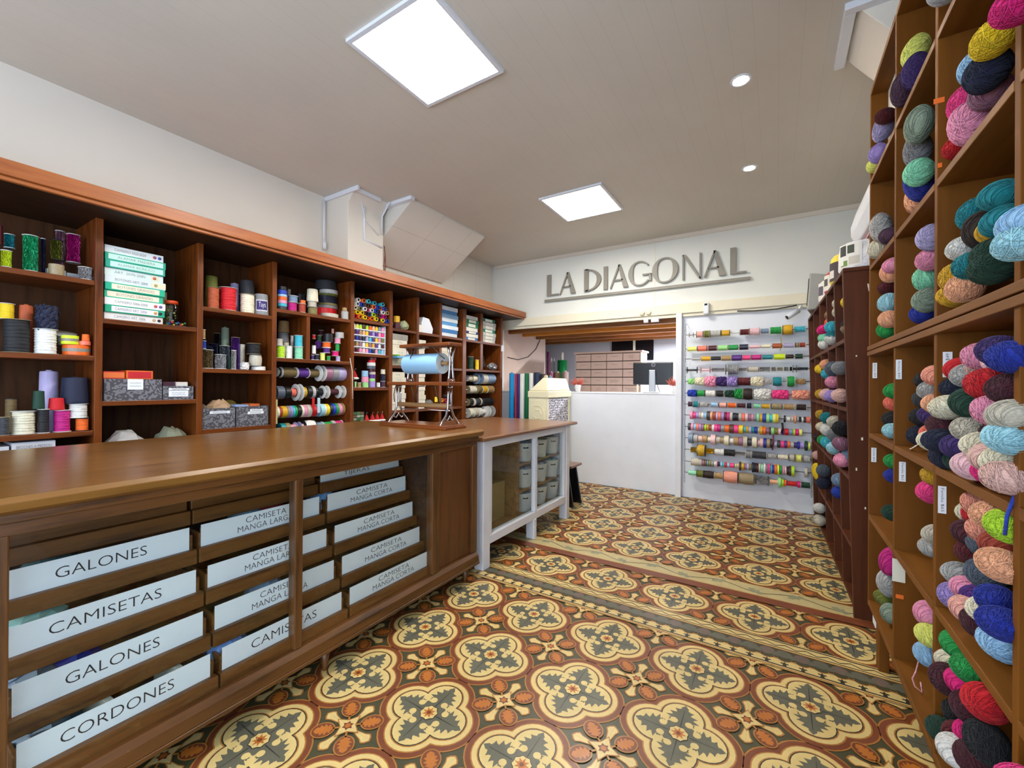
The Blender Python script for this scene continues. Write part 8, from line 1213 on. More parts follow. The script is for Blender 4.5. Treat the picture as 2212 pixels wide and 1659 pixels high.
# goods seen in the counter drawers
def goods(c,r,f,kind,hx,label,dz=.0):
    ya,yb=COLY[c]; y=ya+(yb-ya)*f; x=XR[r]-.10; z=ZB[r]-.0415
    if kind=='disc':
        o=link('ribbon_reel',unit('rl'),None,(x+.02,y,z+.056),(PI/2,0,.4),(.056,.056,.02),lin(hx)); tag(o,label,'reel','reels in the counter drawers')
    else: pouch('trim_bundle',(x,y,z),.06,.075,(ZT[r]-ZB[r])+.055+dz,hx,label,'trim',int(c*7+r*3+f*10),kind,'trims in the counter drawers')
goods(0,4,.80,'disc','c8c4b4','clear reel standing in the CORDONES drawer, away from the mullion side letters')
goods(0,4,.40,'disc','d8d4c0','pale reel half hidden behind the CORDONES card')
goods(0,4,.16,'cello','3a5060','dark blue trim bundle in the CORDONES drawer')
goods(0,3,.30,'card','1c2a8a','deep blue trim bundle in the lower GALONES drawer')
goods(0,3,.12,'cello','4a586a','grey blue trim bundle in the lower GALONES drawer')
goods(0,2,.15,'cello','8ab0a4','shiny pale trim bundle in the CAMISETAS drawer under upper GALONES')
goods(0,1,.25,'card','274a4a','dark teal trim bundle in the upper GALONES drawer')
goods(0,0,.15,'card','7a1c2c','dark red trim bundle in the unlabelled top drawer of first drawer column',-.02)
goods(0,0,.75,'card','8a2a20','red and grey trim bundle in the unlabelled top drawer of first column',-.02)
goods(1,0,.30,'card','5a5a26','olive trim bundle in the unlabelled top drawer of middle column',-.02)
goods(1,0,.70,'card','1c2c5a','navy trim bundle in the unlabelled top drawer of middle column',-.02)
goods(1,1,.42,'cello','7aa0b8','pale blue packet in the top CAMISETA MANGA LARGA drawer')
goods(1,1,.62,'card','8a1c24','red packet in the top CAMISETA MANGA LARGA drawer')
goods(1,3,.45,'cello','7a90a8','grey packet in the third CAMISETA MANGA LARGA drawer')
goods(1,4,.10,'cello','6a90d0','blue cellophane packet in the middle column CAMISETAS drawer')
goods(2,1,.05,'cello','7aa8d8','light blue packet beside the top CAMISETA MANGA CORTA card')
# ================================================================ WHITE DISPLAY CABINET
t=thing('display_cabinet','white framed glass display cabinet with brown top beyond the shop counter','cabinet',(-2.1,2.9,0))
def K(name,b,m,bev=.003,**k): return obj(name,b,m,t,bev,loc=(2.1,-2.9,0),**k)
b=MB(); b.prism([(-2.62,.852),(-1.596,.852),(-1.588,.860),(-1.590,.874),(-1.60,.878),(-2.62,.878)],2.195,3.70,'xz'); K('top_board',b,'wtop',.003)
for y0,y1 in ((2.235,2.315),(2.918,2.962),(3.52,3.585)): K('leg',MB().box(-1.69,-1.615,y0,y1,0,.16 if y0>2.5 and y0<3 else .85),'bluewhite',.006)
for y0,y1 in ((2.235,2.30),(3.52,3.585)): K('leg',MB().box(-2.60,-2.53,y0,y1,0,.85),'bluewhite',.006)
b=MB(); b.box(-1.675,-1.62,2.315,3.52,.80,.852); b.box(-1.675,-1.62,2.315,3.52,.155,.215); b.box(-1.67,-1.622,2.315,2.345,.215,.80); b.box(-1.655,-1.618,2.934,2.972,.215,.80); b.box(-1.67,-1.622,3.49,3.52,.215,.80); K('front_frame',b,'bluewhite',.004)
b=MB(); b.box(-2.58,-1.675,2.24,2.26,.155,.85); b.box(-2.58,-1.675,3.565,3.585,.155,.85); K('side_panel',b,'bluewhite',.002)
K('back_panel',MB().box(-2.60,-2.58,2.24,3.58,.155,.85),'wshelf',0); K('bottom_board',MB().box(-2.58,-1.68,2.26,3.565,.175,.195),'wshelf',0)
for y0,y1 in ((2.345,2.934),(2.972,3.49)): K('glass_pane',MB().box(-1.650,-1.645,y0,y1,.215,.80),'glass',0)
K('partition',MB().box(-2.55,-1.70,2.80,2.83,.195,.85),'wshelf',.002)
for z in (.39,.60): K('shelf',MB().box(-2.5,-1.70,2.832,3.56,z-.02,z),'wshelf',.002)
def basket(x,y,z,s,hx,what,label):
    t=thing('storage_basket',label,'basket',(x,y,z),group='white baskets in the display cabinet')
    b=MB(); n=20; prof=[(.066,0),(.070,.01),(.086,.145),(.090,.150),(.090,.155),(.083,.155),(.066,.012),(0,.010)]
    b.lathe([(r*s,h*s) for r,h in prof],22,fn=lambda i,k:1+.006*(k%2)); obj('basket_body',b,'basket',t)
    obj('handle_slot',MB().box(.0775*s,.0825*s,-.022*s,.022*s,.112*s,.124*s),'dwin',t,rot=(0,0,-.7))
    b=MB(); r=random.Random(int(x*1000+y*777)); 
    for k in range(5):
        a=k*1.26; b.lathe([(0,-.03)]+[(.034*math.sin(PI*i/5),-.03+.03*(1-math.cos(PI*i/5))) for i in range(1,5)]+[(0,.03)],8,c=(.034*s*math.cos(a),.034*s*math.sin(a),.135*s))
    obj('contents',b,'card',t,color=lin(hx))
rowsB=[(.60,'top shelf',['7a94a8','b4b8a0','8a8a90']),(.39,'middle shelf',['9a9aa0','b8b4b8','a8c0c4']),(.195,'bottom',['6a7a8c','8a8a84','7c8c98'])]
for z,nm,hs in rowsB:
    for k,y in enumerate((2.985,3.245,3.475)):
        basket(-1.765+.0*(k%2),y,z,.98,hs[k],'',f'white basket on the {nm} of display cabinet, {["first","second","third"][k]} counting from the counter')
cbox('cardboard_carton',-1.80,2.50,2.775,.195,.475,.3,'a8905e','tan cardboard carton inside the display cabinet behind its first pane','cartons in cabinet')
pouch('green_packet',(-1.95,2.52,.476),.05,.06,.10,'5a7a2a','green packet on top of the tan cardboard carton','packet',51)
# ================================================================ PAPER ROLL STAND
sx0,sx1,sy0,sy1,sz=-2.385,-1.795,1.935,2.145,.938
t=thing('paper_stand','antique wood and cast metal paper roll stand on the end of shop counter','stand',((sx0+sx1)/2+.09,2.062,sz))
def K(name,b,m,bev=.003,**k): return obj(name,b,m,t,bev,loc=(-(sx0+sx1)/2,-2.04,-sz),**k)
b=MB(); b.box(sx0,sx1,sy0,sy1,sz,sz+.018); b.box(sx0+.008,sx1-.008,sy0+.008,sy1-.008,sz+.018,sz+.025); K('base_board',b,'standw',.005)
K('middle_shelf',MB().box(sx0+.04,sx1+.0,1.965,2.105,1.212,1.236),'standw',.005)
K('top_shelf',MB().box(-2.24,-1.80,1.975,2.10,1.462,1.484),'standw',.005)
def casting(x,low):
    b=MB()
    if low:
        for s in (-1,1):
            b.tube([(x,2.04+s*.014,1.21),(x,2.04+s*.014,1.14),(x,2.04+s*.017,1.07),(x,2.04+s*.035,1.02),(x,2.04+s*.070,.985),(x,2.04+s*.082,.967),(x,2.04+s*.090,.963)],[.008,.007,.007,.0075,.008,.008,.009],8)
        b.tube([(x,2.04-.045,1.005),(x,2.04-.025,.99),(x,2.04-.012,1.002),(x,2.04,1.018),(x,2.04+.012,1.002),(x,2.04+.025,.99),(x,2.04+.045,1.005)],.005,6)
        b.tube([(x,2.02,1.205),(x,2.06,1.205)],.010,6); b.tube([(x,2.022,1.085),(x,2.058,1.085)],.007,6)
    else:
        for s in (-1,1):
            b.tube([(x,2.04+s*.030,1.46),(x,2.04+s*.020,1.42),(x,2.04+s*.011,1.37),(x,2.04+s*.013,1.33),(x,2.04+s*.020,1.27),(x,2.04+s*.024,1.238)],[.008,.007,.0065,.0065,.007,.010],8)
        b.tube([(x,2.022,1.245),(x,2.058,1.245)],.009,6); b.tube([(x,2.03,1.36),(x,2.05,1.36)],.008,6)
    return b
for x in (sx0+.075,sx1-.055): K('lower_casting',casting(x,True),'chrome',0)
for x in (-2.20,-1.84): K('upper_casting',casting(x,False),'chrome',0)
b=MB(); b.lathe([(.008,-.24),(.015,-.225),(.015,.225),(.008,.24)],14,axis='x',c=(-2.085,2.04,1.082)); K('dowel',b,'dowel',0)
K('tension_bar',MB().tube([(-2.30,2.045,1.052),(-1.85,2.045,1.052)],.004,6),'chrome',0)
for x0 in (-2.19,-1.985):
    for s in (-1,1): K('spring_wire',MB().tube([(x0+s*.02,1.975,1.208),(x0+s*.075,1.97,1.205),(x0+s*.09,1.97,1.15),(x0+s*.10,1.985,1.10)],.0032,5),'blackw',0)
for s in (-1,1): K('cutter_wire',MB().tube([(-2.0+s*.03,1.98,1.458),(-2.0+s*.07,1.975,1.45),(-2.0+s*.13,1.975,1.40),(-2.0+s*.15,1.99,1.38)],.0032,5),'blackw',0)
t=thing('paper_roll','light blue wrapping paper roll on the wood and metal stand','paper roll',(-1.975,2.062,1.355))
b=MB(); b.lathe([(.060,-.15),(.0665,-.155),(.067,-.153),(.067,.153),(.0665,.155),(.060,.15)],36,axis='x',closed=True); obj('paper',b,plain('blue_paper','93c0e0',.7,var=.03),t)
b=MB(); b.lathe([(.020,-.154),(.066,-.1555),(.066,.1555),(.020,.154)],36,axis='x',closed=True,smooth=False); obj('paper_edges',b,plain('paper_edge','b8c4c8',.8,var=.04),t)
b=MB(); b.lathe([(.013,-.20),(.013,.20)],12,axis='x'); obj('core_rod',b,'dowel',t)
# ================================================================ CREAM DISPENSER, FABRIC ROLLS, STOOL
t=thing('needle_dispenser','cream plastic dispenser with sloped lid and beaded front beside white reception counter','dispenser',(-2.33,4.6,0))
def K(name,b,m,bev=.004,**k): return obj(name,b,m,t,bev,loc=(2.33,-4.6,0),**k)
dx0,dx1,dy0,dy1=-2.46,-2.205,4.29,4.90
b=MB(); b.box(dx0,dx1-.03,dy0,dy1,0,1.08); b.box(dx1-.03,dx1,dy0,dy0+.02,0,1.08); b.box(dx1-.03,dx1,dy1-.05,dy1,0,1.08); K('cabinet_body',b,'cream')
K('collar',MB().box(dx0-.008,dx1+.010,dy0-.008,dy1+.008,1.075,1.15),'cream',.006)
b=MB(); b.add([(dx0,dy0,1.15),(dx1,dy0,1.15),(dx1,dy1,1.15),(dx0,dy1,1.15),(dx0+.17,dy0+.03,1.305),(dx1-.035,dy0+.04,1.305),(dx1-.035,dy1-.04,1.305),(dx0+.17,dy1-.03,1.305)],[(0,1,5,4),(1,2,6,5),(2,3,7,6),(3,0,4,7),(4,5,6,7),(3,2,1,0)]); K('sloped_lid',b,'cream',.012)
n=Vector((.155,0,.035)).normalized(); b=MB()
b.add([(dx1+.001,dy0+.05,1.17),(dx1+.001,dy1-.06,1.17),(dx1-.030,dy1-.08,1.295),(dx1-.030,dy0+.07,1.295),(dx1-.004,dy0+.05,1.165),(dx1-.004,dy1-.06,1.165),(dx1-.036,dy1-.08,1.293),(dx1-.036,dy0+.07,1.293)],[(0,1,2,3),(7,6,5,4),(0,4,5,1),(1,5,6,2),(2,6,7,3),(3,7,4,0)]); K('lid_window',b,'creamlid',0)
K('side_inset',MB().box(dx0+.02,dx1-.05,dy0-.004,dy0,.30,1.05),'cream',.003)
b=MB(); pts=[]
for i in range(48):
    a=2*PI*i/48; r=.052+.007*math.cos(a*7); pts.append((-2.345+r*math.cos(a),dy0-.005,.885+r*math.sin(a)))
b.tube(pts,.003,6,closed=True); pts=[(-2.345+.082*math.cos(a*.1),dy0-.005,.90+.085*math.sin(a*.1)) for a in range(0,22)]; b.tube(pts,.003,6); K('embossed_rosette',b,'cream',0)
def _beads():
    m=NT('beaded_sheet'); v=m.coord((1,1,1)); s=m.a('ShaderNodeSeparateXYZ'); m.l(v,s.inputs[0])
    vo=m.a('ShaderNodeTexVoronoi'); vo.inputs['Scale'].default_value=36; vo.inputs['Randomness'].default_value=.55; m.l(v,vo.inputs['Vector'])
    m.l(m.ramp(vo.outputs['Distance'],[(.14,lin('1c1a22')),(.30,lin('5a545e')),(.5,lin('d8d4dc'))]),m.b.inputs['Base Color']); m.set(Roughness=.25); m.bump(vo.outputs['Distance'],.6,.01); return m.m
K('beaded_front',MB().box(dx1-.028,dx1-.006,dy0+.02,dy1-.05,.25,1.06),_beads(),0)
for k,(y,x,r,h,hx,nm) in enumerate(((4.86,-3.05,.035,1.38,'0a8ccc','bright blue'),(4.86,-2.985,.018,1.37,'b03048','red'),(4.86,-2.945,.018,1.37,'3c2c7c','violet'),(4.86,-2.885,.034,1.37,'e4e4e0','white, beside the violet one'),(4.86,-2.815,.028,1.375,'0a6a40','green'),(4.86,-2.745,.034,1.375,'e0deda','white, between green and navy'),(4.86,-2.655,.048,1.385,'1a2844','navy'),(4.85,-2.565,.036,1.365,'2c2428','dark brown'),(4.80,-2.50,.025,1.345,'d8c4a4','beige'),(4.88,-2.48,.02,1.34,'5a88a8','slate blue'))):
    tt=thing('fabric_roll',f'{nm.split(",")[0]} upright fabric roll{"," + nm.split(",")[1] if "," in nm else ""} standing behind the display cabinet','fabric roll',(x,y,0),group='upright fabric rolls')
    obj('fabric',MB().lathe([(.3*r,0),(r,0),(r,h-.004),(.96*r,h),(.35*r,h),(.3*r,h-.02)],18,fn=lambda i,k:1+.02*math.sin(k*.7)),'card',tt,color=lin(hx))
    obj('core_tube',MB().lathe([(.3*r,h-.03),(.3*r,h+.012),(.22*r,h+.012),(.22*r,h-.03)],12),'kraft',tt)
t=thing('step_stool','black sided stool with light wooden top at end of display cabinet','stool',(-1.80,3.99,0))
obj('seat',MB().box(-.16,.085,-.13,.13,.392,.415),'wtop',t,.006)
for s in (-1,1): obj('side_panel',MB().prism([(-.14,0),(.095,0),(.03,.392),(-.09,.392)],-.012+.10*s,.012+.10*s,'xz'),'black',t,.003)
b=MB(); b.box(-1.628,-1.612,3.592,3.600,.42,.85); tag(obj('cabinet_cord',MB().tube([(-1.66,3.60,.84),(-1.655,3.60,.44)],.008,6),'kraft'),'brown cord hanging down the far side of the display cabinet','cord')
# ================================================================ RECEPTION COUNTER AND BACK ROOM THINGS
t=thing('reception_counter','white reception counter closing the opening below the wall sign','counter',(-2.1,5.05,0))
obj('front_panel',MB().box(-1.20,1.155,-.075,-.05,0,1.12),'white',t,.003); obj('worktop',MB().box(-1.20,1.155,-.08,.42,1.12,1.135),'white',t,.003); obj('end_panel',MB().box(-1.20,-1.18,-.05,.40,0,1.12),'white',t)
t=thing('computer_monitor','black computer monitor seen from behind on silver stand','monitor',(-1.27,5.22,1.136))
obj('screen_housing',MB().box(-.235,.235,-.012,.02,.095,.37),'black',t,.012); obj('stand_neck',MB().prism([(-.035,0),(.045,0),(.04,.275),(-.035,.275)],-.045,-.02,'xz'),'silverp',t,.008); obj('stand_foot',MB().box(-.10,.10,-.09,.09,0,.012),'silverp',t,.004); obj('display_glass',MB().box(-.22,.22,.0202,.022,.11,.355),'screen',t)
b=MB(); b.lathe([(.019,-.0135),(.023,-.0135),(.023,-.0115),(.019,-.0115)],26,closed=True,axis='y',c=(.01,0,.338)); obj('emblem_ring',b,'silverp',t); lettering('DELL',t,(.01,-.0136,.338),RX,.032,.010,'silverp')
b=MB(); b.tube([(.06,-.02,.10),(.075,-.04,.06),(.10,-.06,.01)],.004,5); obj('power_cable',b,'blackw',t)
tag(obj('measuring_stick',MB().prism([(-1.425,1.135),(-1.413,1.135),(-1.405,1.22),(-1.410,1.236),(-1.425,1.236),(-1.43,1.22)],5.10,5.106,'xz'),'ivory'),'pale wooden stick upright on reception counter in front of the monitor','stick')
def plant(x,y,label,seed):
    t=thing('potted_succulent',label,'plant',(x,y,1.136),group='pink plants on the reception counter'); r=random.Random(seed)
    obj('pot',MB().lathe([(0,0),(.032,0),(.043,.085),(.045,.088),(.045,.094),(.040,.094),(.036,.07),(0,.07)],20),'creamlid',t)
    b=MB()
    for k in range(70):
        a=r.random()*6.28; e=.35+.9*r.random(); L=.07+.05*r.random(); d=Vector((math.cos(a)*math.cos(e),math.sin(a)*math.cos(e),math.sin(e)))
        p=Vector((.02*math.cos(a)*r.random(),.02*math.sin(a)*r.random(),.075)); b.tube([p,p+d*L*.5,p+d*L+Vector((0,0,.012))],[.003,.005,.0012],5)
    obj('foliage',b,plain('pink_leaf','c4604e',.7),t)
plant(-2.20,5.12,'pink succulent in white pot at the beige dispenser end of reception counter',2); plant(-1.00,5.13,'pink succulent in white pot on reception counter beside the monitor',5)
t=thing('drawer_chest','wide chest of many labelled card drawers behind reception counter','drawer unit',(-2.09,6.1,0))
def K(name,b,m,bev=.002,**k): return obj(name,b,m,t,bev,loc=(2.09,-6.1,0),**k)
cx0,cx1=-2.62,-1.62; Yd=6.0
b=MB(); b.box(cx0,cx1,Yd,Yd+.32,0,1.70); K('chest_body',b,'drawfront'); K('drawer_gaps',MB().box(cx0+.015,cx1-.015,Yd-.003,Yd-.0005,1.09,1.695),'cin',0); K('top_board',MB().box(cx0-.02,cx1+.02,Yd-.02,Yd+.33,1.70,1.722),'drawfront')
dl=[['ELASTICO','CINTA','CIERRES','SESGO|FINO'],['AGUJAS','BROCHES','HILOS','CORDON'],['BOTONES','GANCHOS','ENCAJE','SESGO'],['CINTA|FALLETINA','TERMO','PUNTILLA|DE HILO','LIENZO'],['VIVO|BLANCO','CINTA|RASO','CORDON|DE RUEDO','TERMINACION|GRUESA']]
for r_ in range(5):
    z1=1.685-.116*r_; z0=z1-.104
    for k in range(4):
        x0=cx0+.02+.242*k; d=K('drawer',MB().box(x0,x0+.234,Yd-.016+.006*((r_+k)%2),Yd+.02,z0,z1),'drawfront')
        for i,s in enumerate(dl[r_][k].split('|')): lettering(s,d,(x0+.117,Yd-.0165,(z0+z1)/2+(.010-.024*i)),RX,min(.016*len(s),.17),.014,'greyink')
for k,(x,y,r,z0,h,hx,nm) in enumerate(((-3.475,6.75,.022,0,1.82,'8a1a5c','tall magenta fabric roll behind the cream dispenser'),(-3.425,6.78,.018,0,1.70,'e0d0c4','pale cream fabric roll beside the tall magenta one'),(-3.38,6.80,.016,0,1.69,'b8bcc4','thin pale grey fabric roll in back room'),(-3.33,6.60,.055,0,1.44,'b06a80','stout dusty pink fabric roll in back room'),(-3.215,6.62,.055,0,1.44,'b09a74','stout beige fabric roll beside the dusty pink one'),(-3.22,6.80,.085,0,1.66,'0c7a3c','shiny emerald green roll with pale end in back room'),(-3.06,6.60,.055,0,1.45,'b49a90','stout taupe fabric roll beside the emerald roll'),(-2.86,6.62,.035,0,1.36,'5c1420','short dark red fabric roll behind the stout rolls'),(-2.86,6.78,.050,0,1.52,'5c1018','wide dark red fabric roll beside the chest of drawers'),(-2.84,6.92,.042,0,1.60,'6e3c34','brown fabric roll behind the wide dark red one'))):
    tt=thing('fabric_roll',nm,'fabric roll',(x,y,z0),group='fabric rolls in the back room')
    obj('fabric',MB().lathe([(.3*r,0),(r,0),(r,h-.004),(.96*r,h),(.3*r,h)],18),'satin' if 'shiny' in nm else 'card',tt,color=lin(hx))
    obj('core_tube',MB().lathe([(.3*r,h-.03),(.3*r,h+(.13 if 'pale end' in nm else .02)),(.1*r,h+(.15 if 'pale end' in nm else .02))],12),'cardw',tt)
b=MB(); b.tube([(-3.31,5.15,1.62),(-3.31,5.45,1.60),(-3.31,5.75,1.66),(-3.31,6.0,1.80),(-3.31,6.15,1.98)],.005,6); tag(obj('wall_cable',b,'blackw'),'thin dark cable drooping along the pinkish back room wall','cable')
# small fittings on the lintel rail
t=thing('alarm_sensor','small white motion sensor on lintel rail above the ribbon rack','sensor',(-.64,4.915,2.03)); obj('sensor_body',MB().prism([(-.026,-.045),(.026,-.045),(.03,.075),(-.022,.075)],-.045,0,'xz'),'white',t,.008); obj('sensor_lens',MB().box(-.014,.014,-.047,-.045,.045,.065),'dwin',t)
t=thing('security_camera','white bullet security camera under the rail beside the dark bookcase','security camera',(.17,4.915,1.985))
d=Vector((-.75,-.45,-.55)).normalized(); obj('camera_body',MB().tube([Vector((.0,-.05,-.035)),Vector((.0,-.05,-.035))+d*.125],.026,14),'white',t); obj('lens',MB().tube([Vector((.0,-.05,-.035))+d*.124,Vector((.0,-.05,-.035))+d*.128],.019,14),'dwin',t); obj('mount_arm',MB().tube([(.02,0,.02),(.02,-.04,.0),(.0,-.05,-.03)],.010,8),'white',t)
b=MB(); b.tube([(-.35,4.93,2.0),(-.2,4.925,1.988),(0,4.925,1.99),(.16,4.92,2.01)],.005,6); tag(obj('camera_cable',b,'blackw'),'dark cable running under the rail to the security camera','cable')
for x,l in ((-1.318,'first'),(-1.245,'second')):
    t=thing('round_socket',f'round ivory socket on lintel rail, {l} from the hanging wires side','socket',(x,4.915,2.06),group='round sockets on the lintel rail'); obj('socket_plate',MB().lathe([(0,-.022),(.026,-.022),(.030,-.016),(.030,0)],20,axis='y'),'ivory',t); obj('socket_face',MB().box(-.010,.010,-.024,-.022,-.004,.004),'cardw',t)
for x,w,l in ((-1.275,.05,'narrow'),(-1.175,.085,'wide')): tag(obj('junction_box',MB().box(x-w/2,x+w/2,4.905,4.935,1.945,1.985),'white',None,.004),f'{l} white junction box under the lintel rail near the round sockets','junction box')
# ================================================================ RIBBON RACK
t=thing('ribbon_rack','wall rack of thirteen metal rods holding rows of spools on white board','rack',(-.29,4.965,0))
for z,sp in RACK: obj('rod',MB().tube([(-.555,-.08,z),(.575,-.08,z)],.0035,6),'steel',t)
for x in (-.553,.573):
    b=MB()
    for k in range(30): b.tube([(x+.006*math.cos(a)*(k%2),-.08+.006*math.cos(a)*(1-k%2),1.86-.057*k+.034*math.sin(a)) for a in [2*PI*q/8 for q in range(8)]],.0018,4,closed=True)
    obj('chain',b,'steel',t)
    obj('hook',MB().tube([(x,-.006,1.90),(x,-.06,1.90),(x,-.082,1.895)],.003,6),'steel',t)
for i,(z,sp) in enumerate(RACK):
    for kind,hx,x0,x1,r,label in sp: spool(kind,hx,((x0+x1)/2,4.885,z),r,x1-x0-.001,'x',label,f'spools on rack rod {i+1}',fl=kind!='rl')
def dangle(x,z0,z1,hx,label,w=.006):
    b=MB(); b.tube([(x,4.86,z0),(x+.004,4.85,(z0+z1)/2),(x-.004,4.855,z1)],w*.5,5); tag(obj('ribbon_tail',b,'ribbon',color=lin(hx)),label,'ribbon tail')
dangle(.03,1.70,1.57,'b08a20','mustard cord tail hanging from the first rack rod'); dangle(.045,.87,.77,'1a1a1c','black ribbon tail hanging from the eighth rack rod',.02); dangle(-.03,.75,.60,'7c2a44','wine ribbon tail hanging from the ninth rack rod',.014)
# ================================================================ BROWN YARN BOOKCASE
bx0,bx1=.36,.71
t=thing('yarn_bookcase','tall brown laminate bookcase filled with yarn balls','bookcase',(.55,1.5,0))
def K(name,b,m,bev=.0015,**k): return obj(name,b,m,t,bev,loc=(-.55,-1.5,0),**k)
DV=[2.52,2.03,1.565,1.11,.655]
for y in DV:
    K('upright',MB().box(bx0,bx1,y-.011,y+.011,1.40,2.58),'bcase'); K('upright',MB().box(bx0,bx1,y-.011,y+.011,.22,1.372),'bcase')
for z,h in ((2.58,.022),(2.17,.02),(1.775,.02)):
    for i in range(4): K('shelf_board',MB().box(bx0-.001,bx1,DV[i+1]+.0112,DV[i]-.0112,z-h,z),'bcasey')
K('joint_board',MB().box(bx0-.006,bx1,.644,2.531,1.388,1.408),'bcasey',.002); K('joint_board',MB().box(bx0-.006,bx1,.644,2.531,1.364,1.384),'bcasey',.002)
for z in (1.012,.64,.25):
    for i in range(4): K('shelf_board',MB().box(bx0-.001,bx1,DV[i+1]+.0112,DV[i]-.0112,z-.022,z),'bcasey')
K('back_panel',MB().box(bx1-.008,bx1,.644,2.531,.22,2.58),'bcase',0)
for y in (2.40,.75):
    for x in (.375,.66): K('leg',MB().box(x,x+.035,y-.03,y+.03,0,.228),'bcase',.003)
K('apron',MB().box(.372,.386,2.43,2.49,.16,.228),'bluewhite')
# price tags stuck on the upright faces
def ptag(y,x0,x1,z0,z1,txt,up,label):
    o=obj('price_tag',MB().box(x0,x1,y-.0015,y,z0,z1),'paper'); tag(o,label,'price tag','price tags on the brown bookcase')
    lettering(txt,o,((x0+x1)/2,y-.002,(z0+z1)/2),(PI/2,-PI/2 if up else PI/2,0),(z1-z0)*.86,(x1-x0)*.42)
ptag(2.508,.370,.386,1.262,1.332,'Acritos $49',False,'paper tag reading Acritos $49 in first bay of yarn bookcase')
ptag(2.018,.362,.378,1.25,1.32,'Acritos $49',False,'paper tag reading Acritos $49 in second bay of yarn bookcase')
ptag(1.553,.372,.390,1.248,1.315,'Acritos $49',True,'paper tag reading Acritos $49 in third bay of yarn bookcase')
ptag(2.508,.367,.385,.88,.945,'Familia $65',False,'paper tag reading Familia $65 in first bay of yarn bookcase')
ptag(2.018,.372,.390,.885,.955,'Familia $65',False,'paper tag reading Familia $65 in second bay of yarn bookcase')
ptag(1.553,.364,.380,.888,.960,'Familia $65',False,'paper tag reading Familia $65 in third bay of yarn bookcase')
M['ostick']=plain('orange_sticker','f0701c',.5)
for y,x0,x1,z0,z1,l in ((1.553,.352,.373,1.978,1.992,'orange sticker in the second row of third bookcase bay'),(1.553,.361,.369,1.806,1.818,'small torn orange sticker low in second row of third bookcase bay'),(2.018,.365,.386,.466,.480,'orange sticker in the bottom row of second bookcase bay')):
    tag(obj('price_sticker',MB().box(x0,x1,y-.001,y,z0,z1),'ostick'),l,'sticker')
tag(obj('paper_note',MB().box(.355,.390,2.0165,2.018,.525,.606),'cardw'),'blank paper note stuck in bottom row of second bookcase bay','note')
# ---- yarn balls
def ballmesh(k):
    r=random.Random(k); b=MB(); n,m=22,14; vs=[]
    el=[(1,1,1),(1,1,1),(1.0,1,.94)][k%3]
    b.lathe([(.95*math.sin(PI*i/m),-.95*math.cos(PI*i/m)) for i in range(m+1)],n)
    b.f=[f for f in b.f]; cl=[]
    for q in range(6):
        v=Vector((r.gauss(0,1),r.gauss(0,1),r.gauss(0,1))).normalized()
        cl.append(v)
    if k==1: cl=[Vector((r.gauss(0,.25),1,r.gauss(0,.25))).normalized() for _ in range(4)]+cl[:2]
    for q in range(120):
        nrm=(cl[q%6]+Vector((r.gauss(0,.12),r.gauss(0,.12),r.gauss(0,.12)))).normalized()
        off=r.uniform(-.72,.72); u=nrm.orthogonal().normalized(); w=nrm.cross(u); rad=math.sqrt(1-off*off); R0=.965+.035*r.random()
        a0=r.random()*6.28; sp=r.uniform(2.2,4.6); pts=[]
        for s in range(15):
            a=a0+sp*s/14; e=R0*(1-.05*((s in(0,14))*1)); pts.append((nrm*(off+.02*math.sin(a*3))+u*(rad*math.cos(a))+w*(rad*math.sin(a)))*e)
        b.tube(pts,.017+.010*r.random(),3)
    me=b.mesh('yarn_ball_mesh',[M['yarn']]); return me
BALL=[ballmesh(k) for k in range(4)]
yr=random.Random(11)
def yarn(x,y,z,rx,ry,rz,hx,label,grp,yaw=.22):
    o=link('yarn_ball',BALL[yr.randrange(4)],None,(x,y,z),(yr.uniform(-.25,.25),yr.uniform(-.25,.25),yaw),(rx,ry,rz),lin(hx)); tag(o,label,'yarn ball','yarn in '+grp); return o
for x,y,z,rx,ry,rz,hx,label,grp in YARN: yarn(x,y,z,rx,ry,rz,hx,label,grp,0)
def tail(pts,hx,label,r=.0022):
    b=MB(); b.tube(pts,r,5); tag(obj('yarn_tail',b,'yarn',color=lin(hx)),label,'yarn strand')
tail([(.374,1.124,1.21),(.372,1.127,1.14),(.369,1.125,1.08),(.362,1.12,1.03),(.352,1.118,.99),(.350,1.12,.955)],'1f3a9a','blue yarn strand hanging beside the upright in row four of third bookcase bay',.003)
tail([(.40,1.80,.40),(.385,1.82,.36),(.378,1.82,.32),(.372,1.83,.29),(.380,1.84,.262),(.392,1.81,.262),(.385,1.80,.30)],'e0a0a8','pink yarn strand looping down in bottom row of second bookcase bay')
tail([(.40,1.75,1.08),(.385,1.80,1.05),(.372,1.86,1.02),(.378,1.90,1.016)],'ddd6c8','pale yarn strand trailing on the shelf of second bookcase bay')
# ================================================================ DARK BOOKCASE
t=thing('dark_bookcase','dark painted bookcase with yarn beyond the brown yarn bookcase','bookcase',(.49,2.85,0),(0,0,math.radians(1.53)))
cs=[0,.325,.665,1.06,1.50,1.93]
def K(name,b,m,bev=.002,**k): return obj(name,b,m,t,bev,**k)
def sx(z): return -.175+(.035-.055*z/1.85)
def slab(x1,y0,y1,z0,z1): 
    return MB().prism([(sx(z0),z0),(x1,z0),(x1,z1),(sx(z1),z1)],y0,y1,'xz')
for i,y in enumerate(cs): K('upright',slab(.17,y-(.002 if i==0 else .012),y+(.026 if i==0 else .012),.06 if i not in(0,5) else 0,1.835),'dcase')
for z in (1.85,1.482,1.11,.745,.385,.08):
    if z==1.85: K('top_board',slab(.17,-.01,1.945,1.833,1.853),'dcase'); continue
    for i in range(5): K('shelf_board',slab(.17,cs[i]+(.027 if i==0 else .0125),cs[i+1]-.0125,z-.022,z),'dcase')
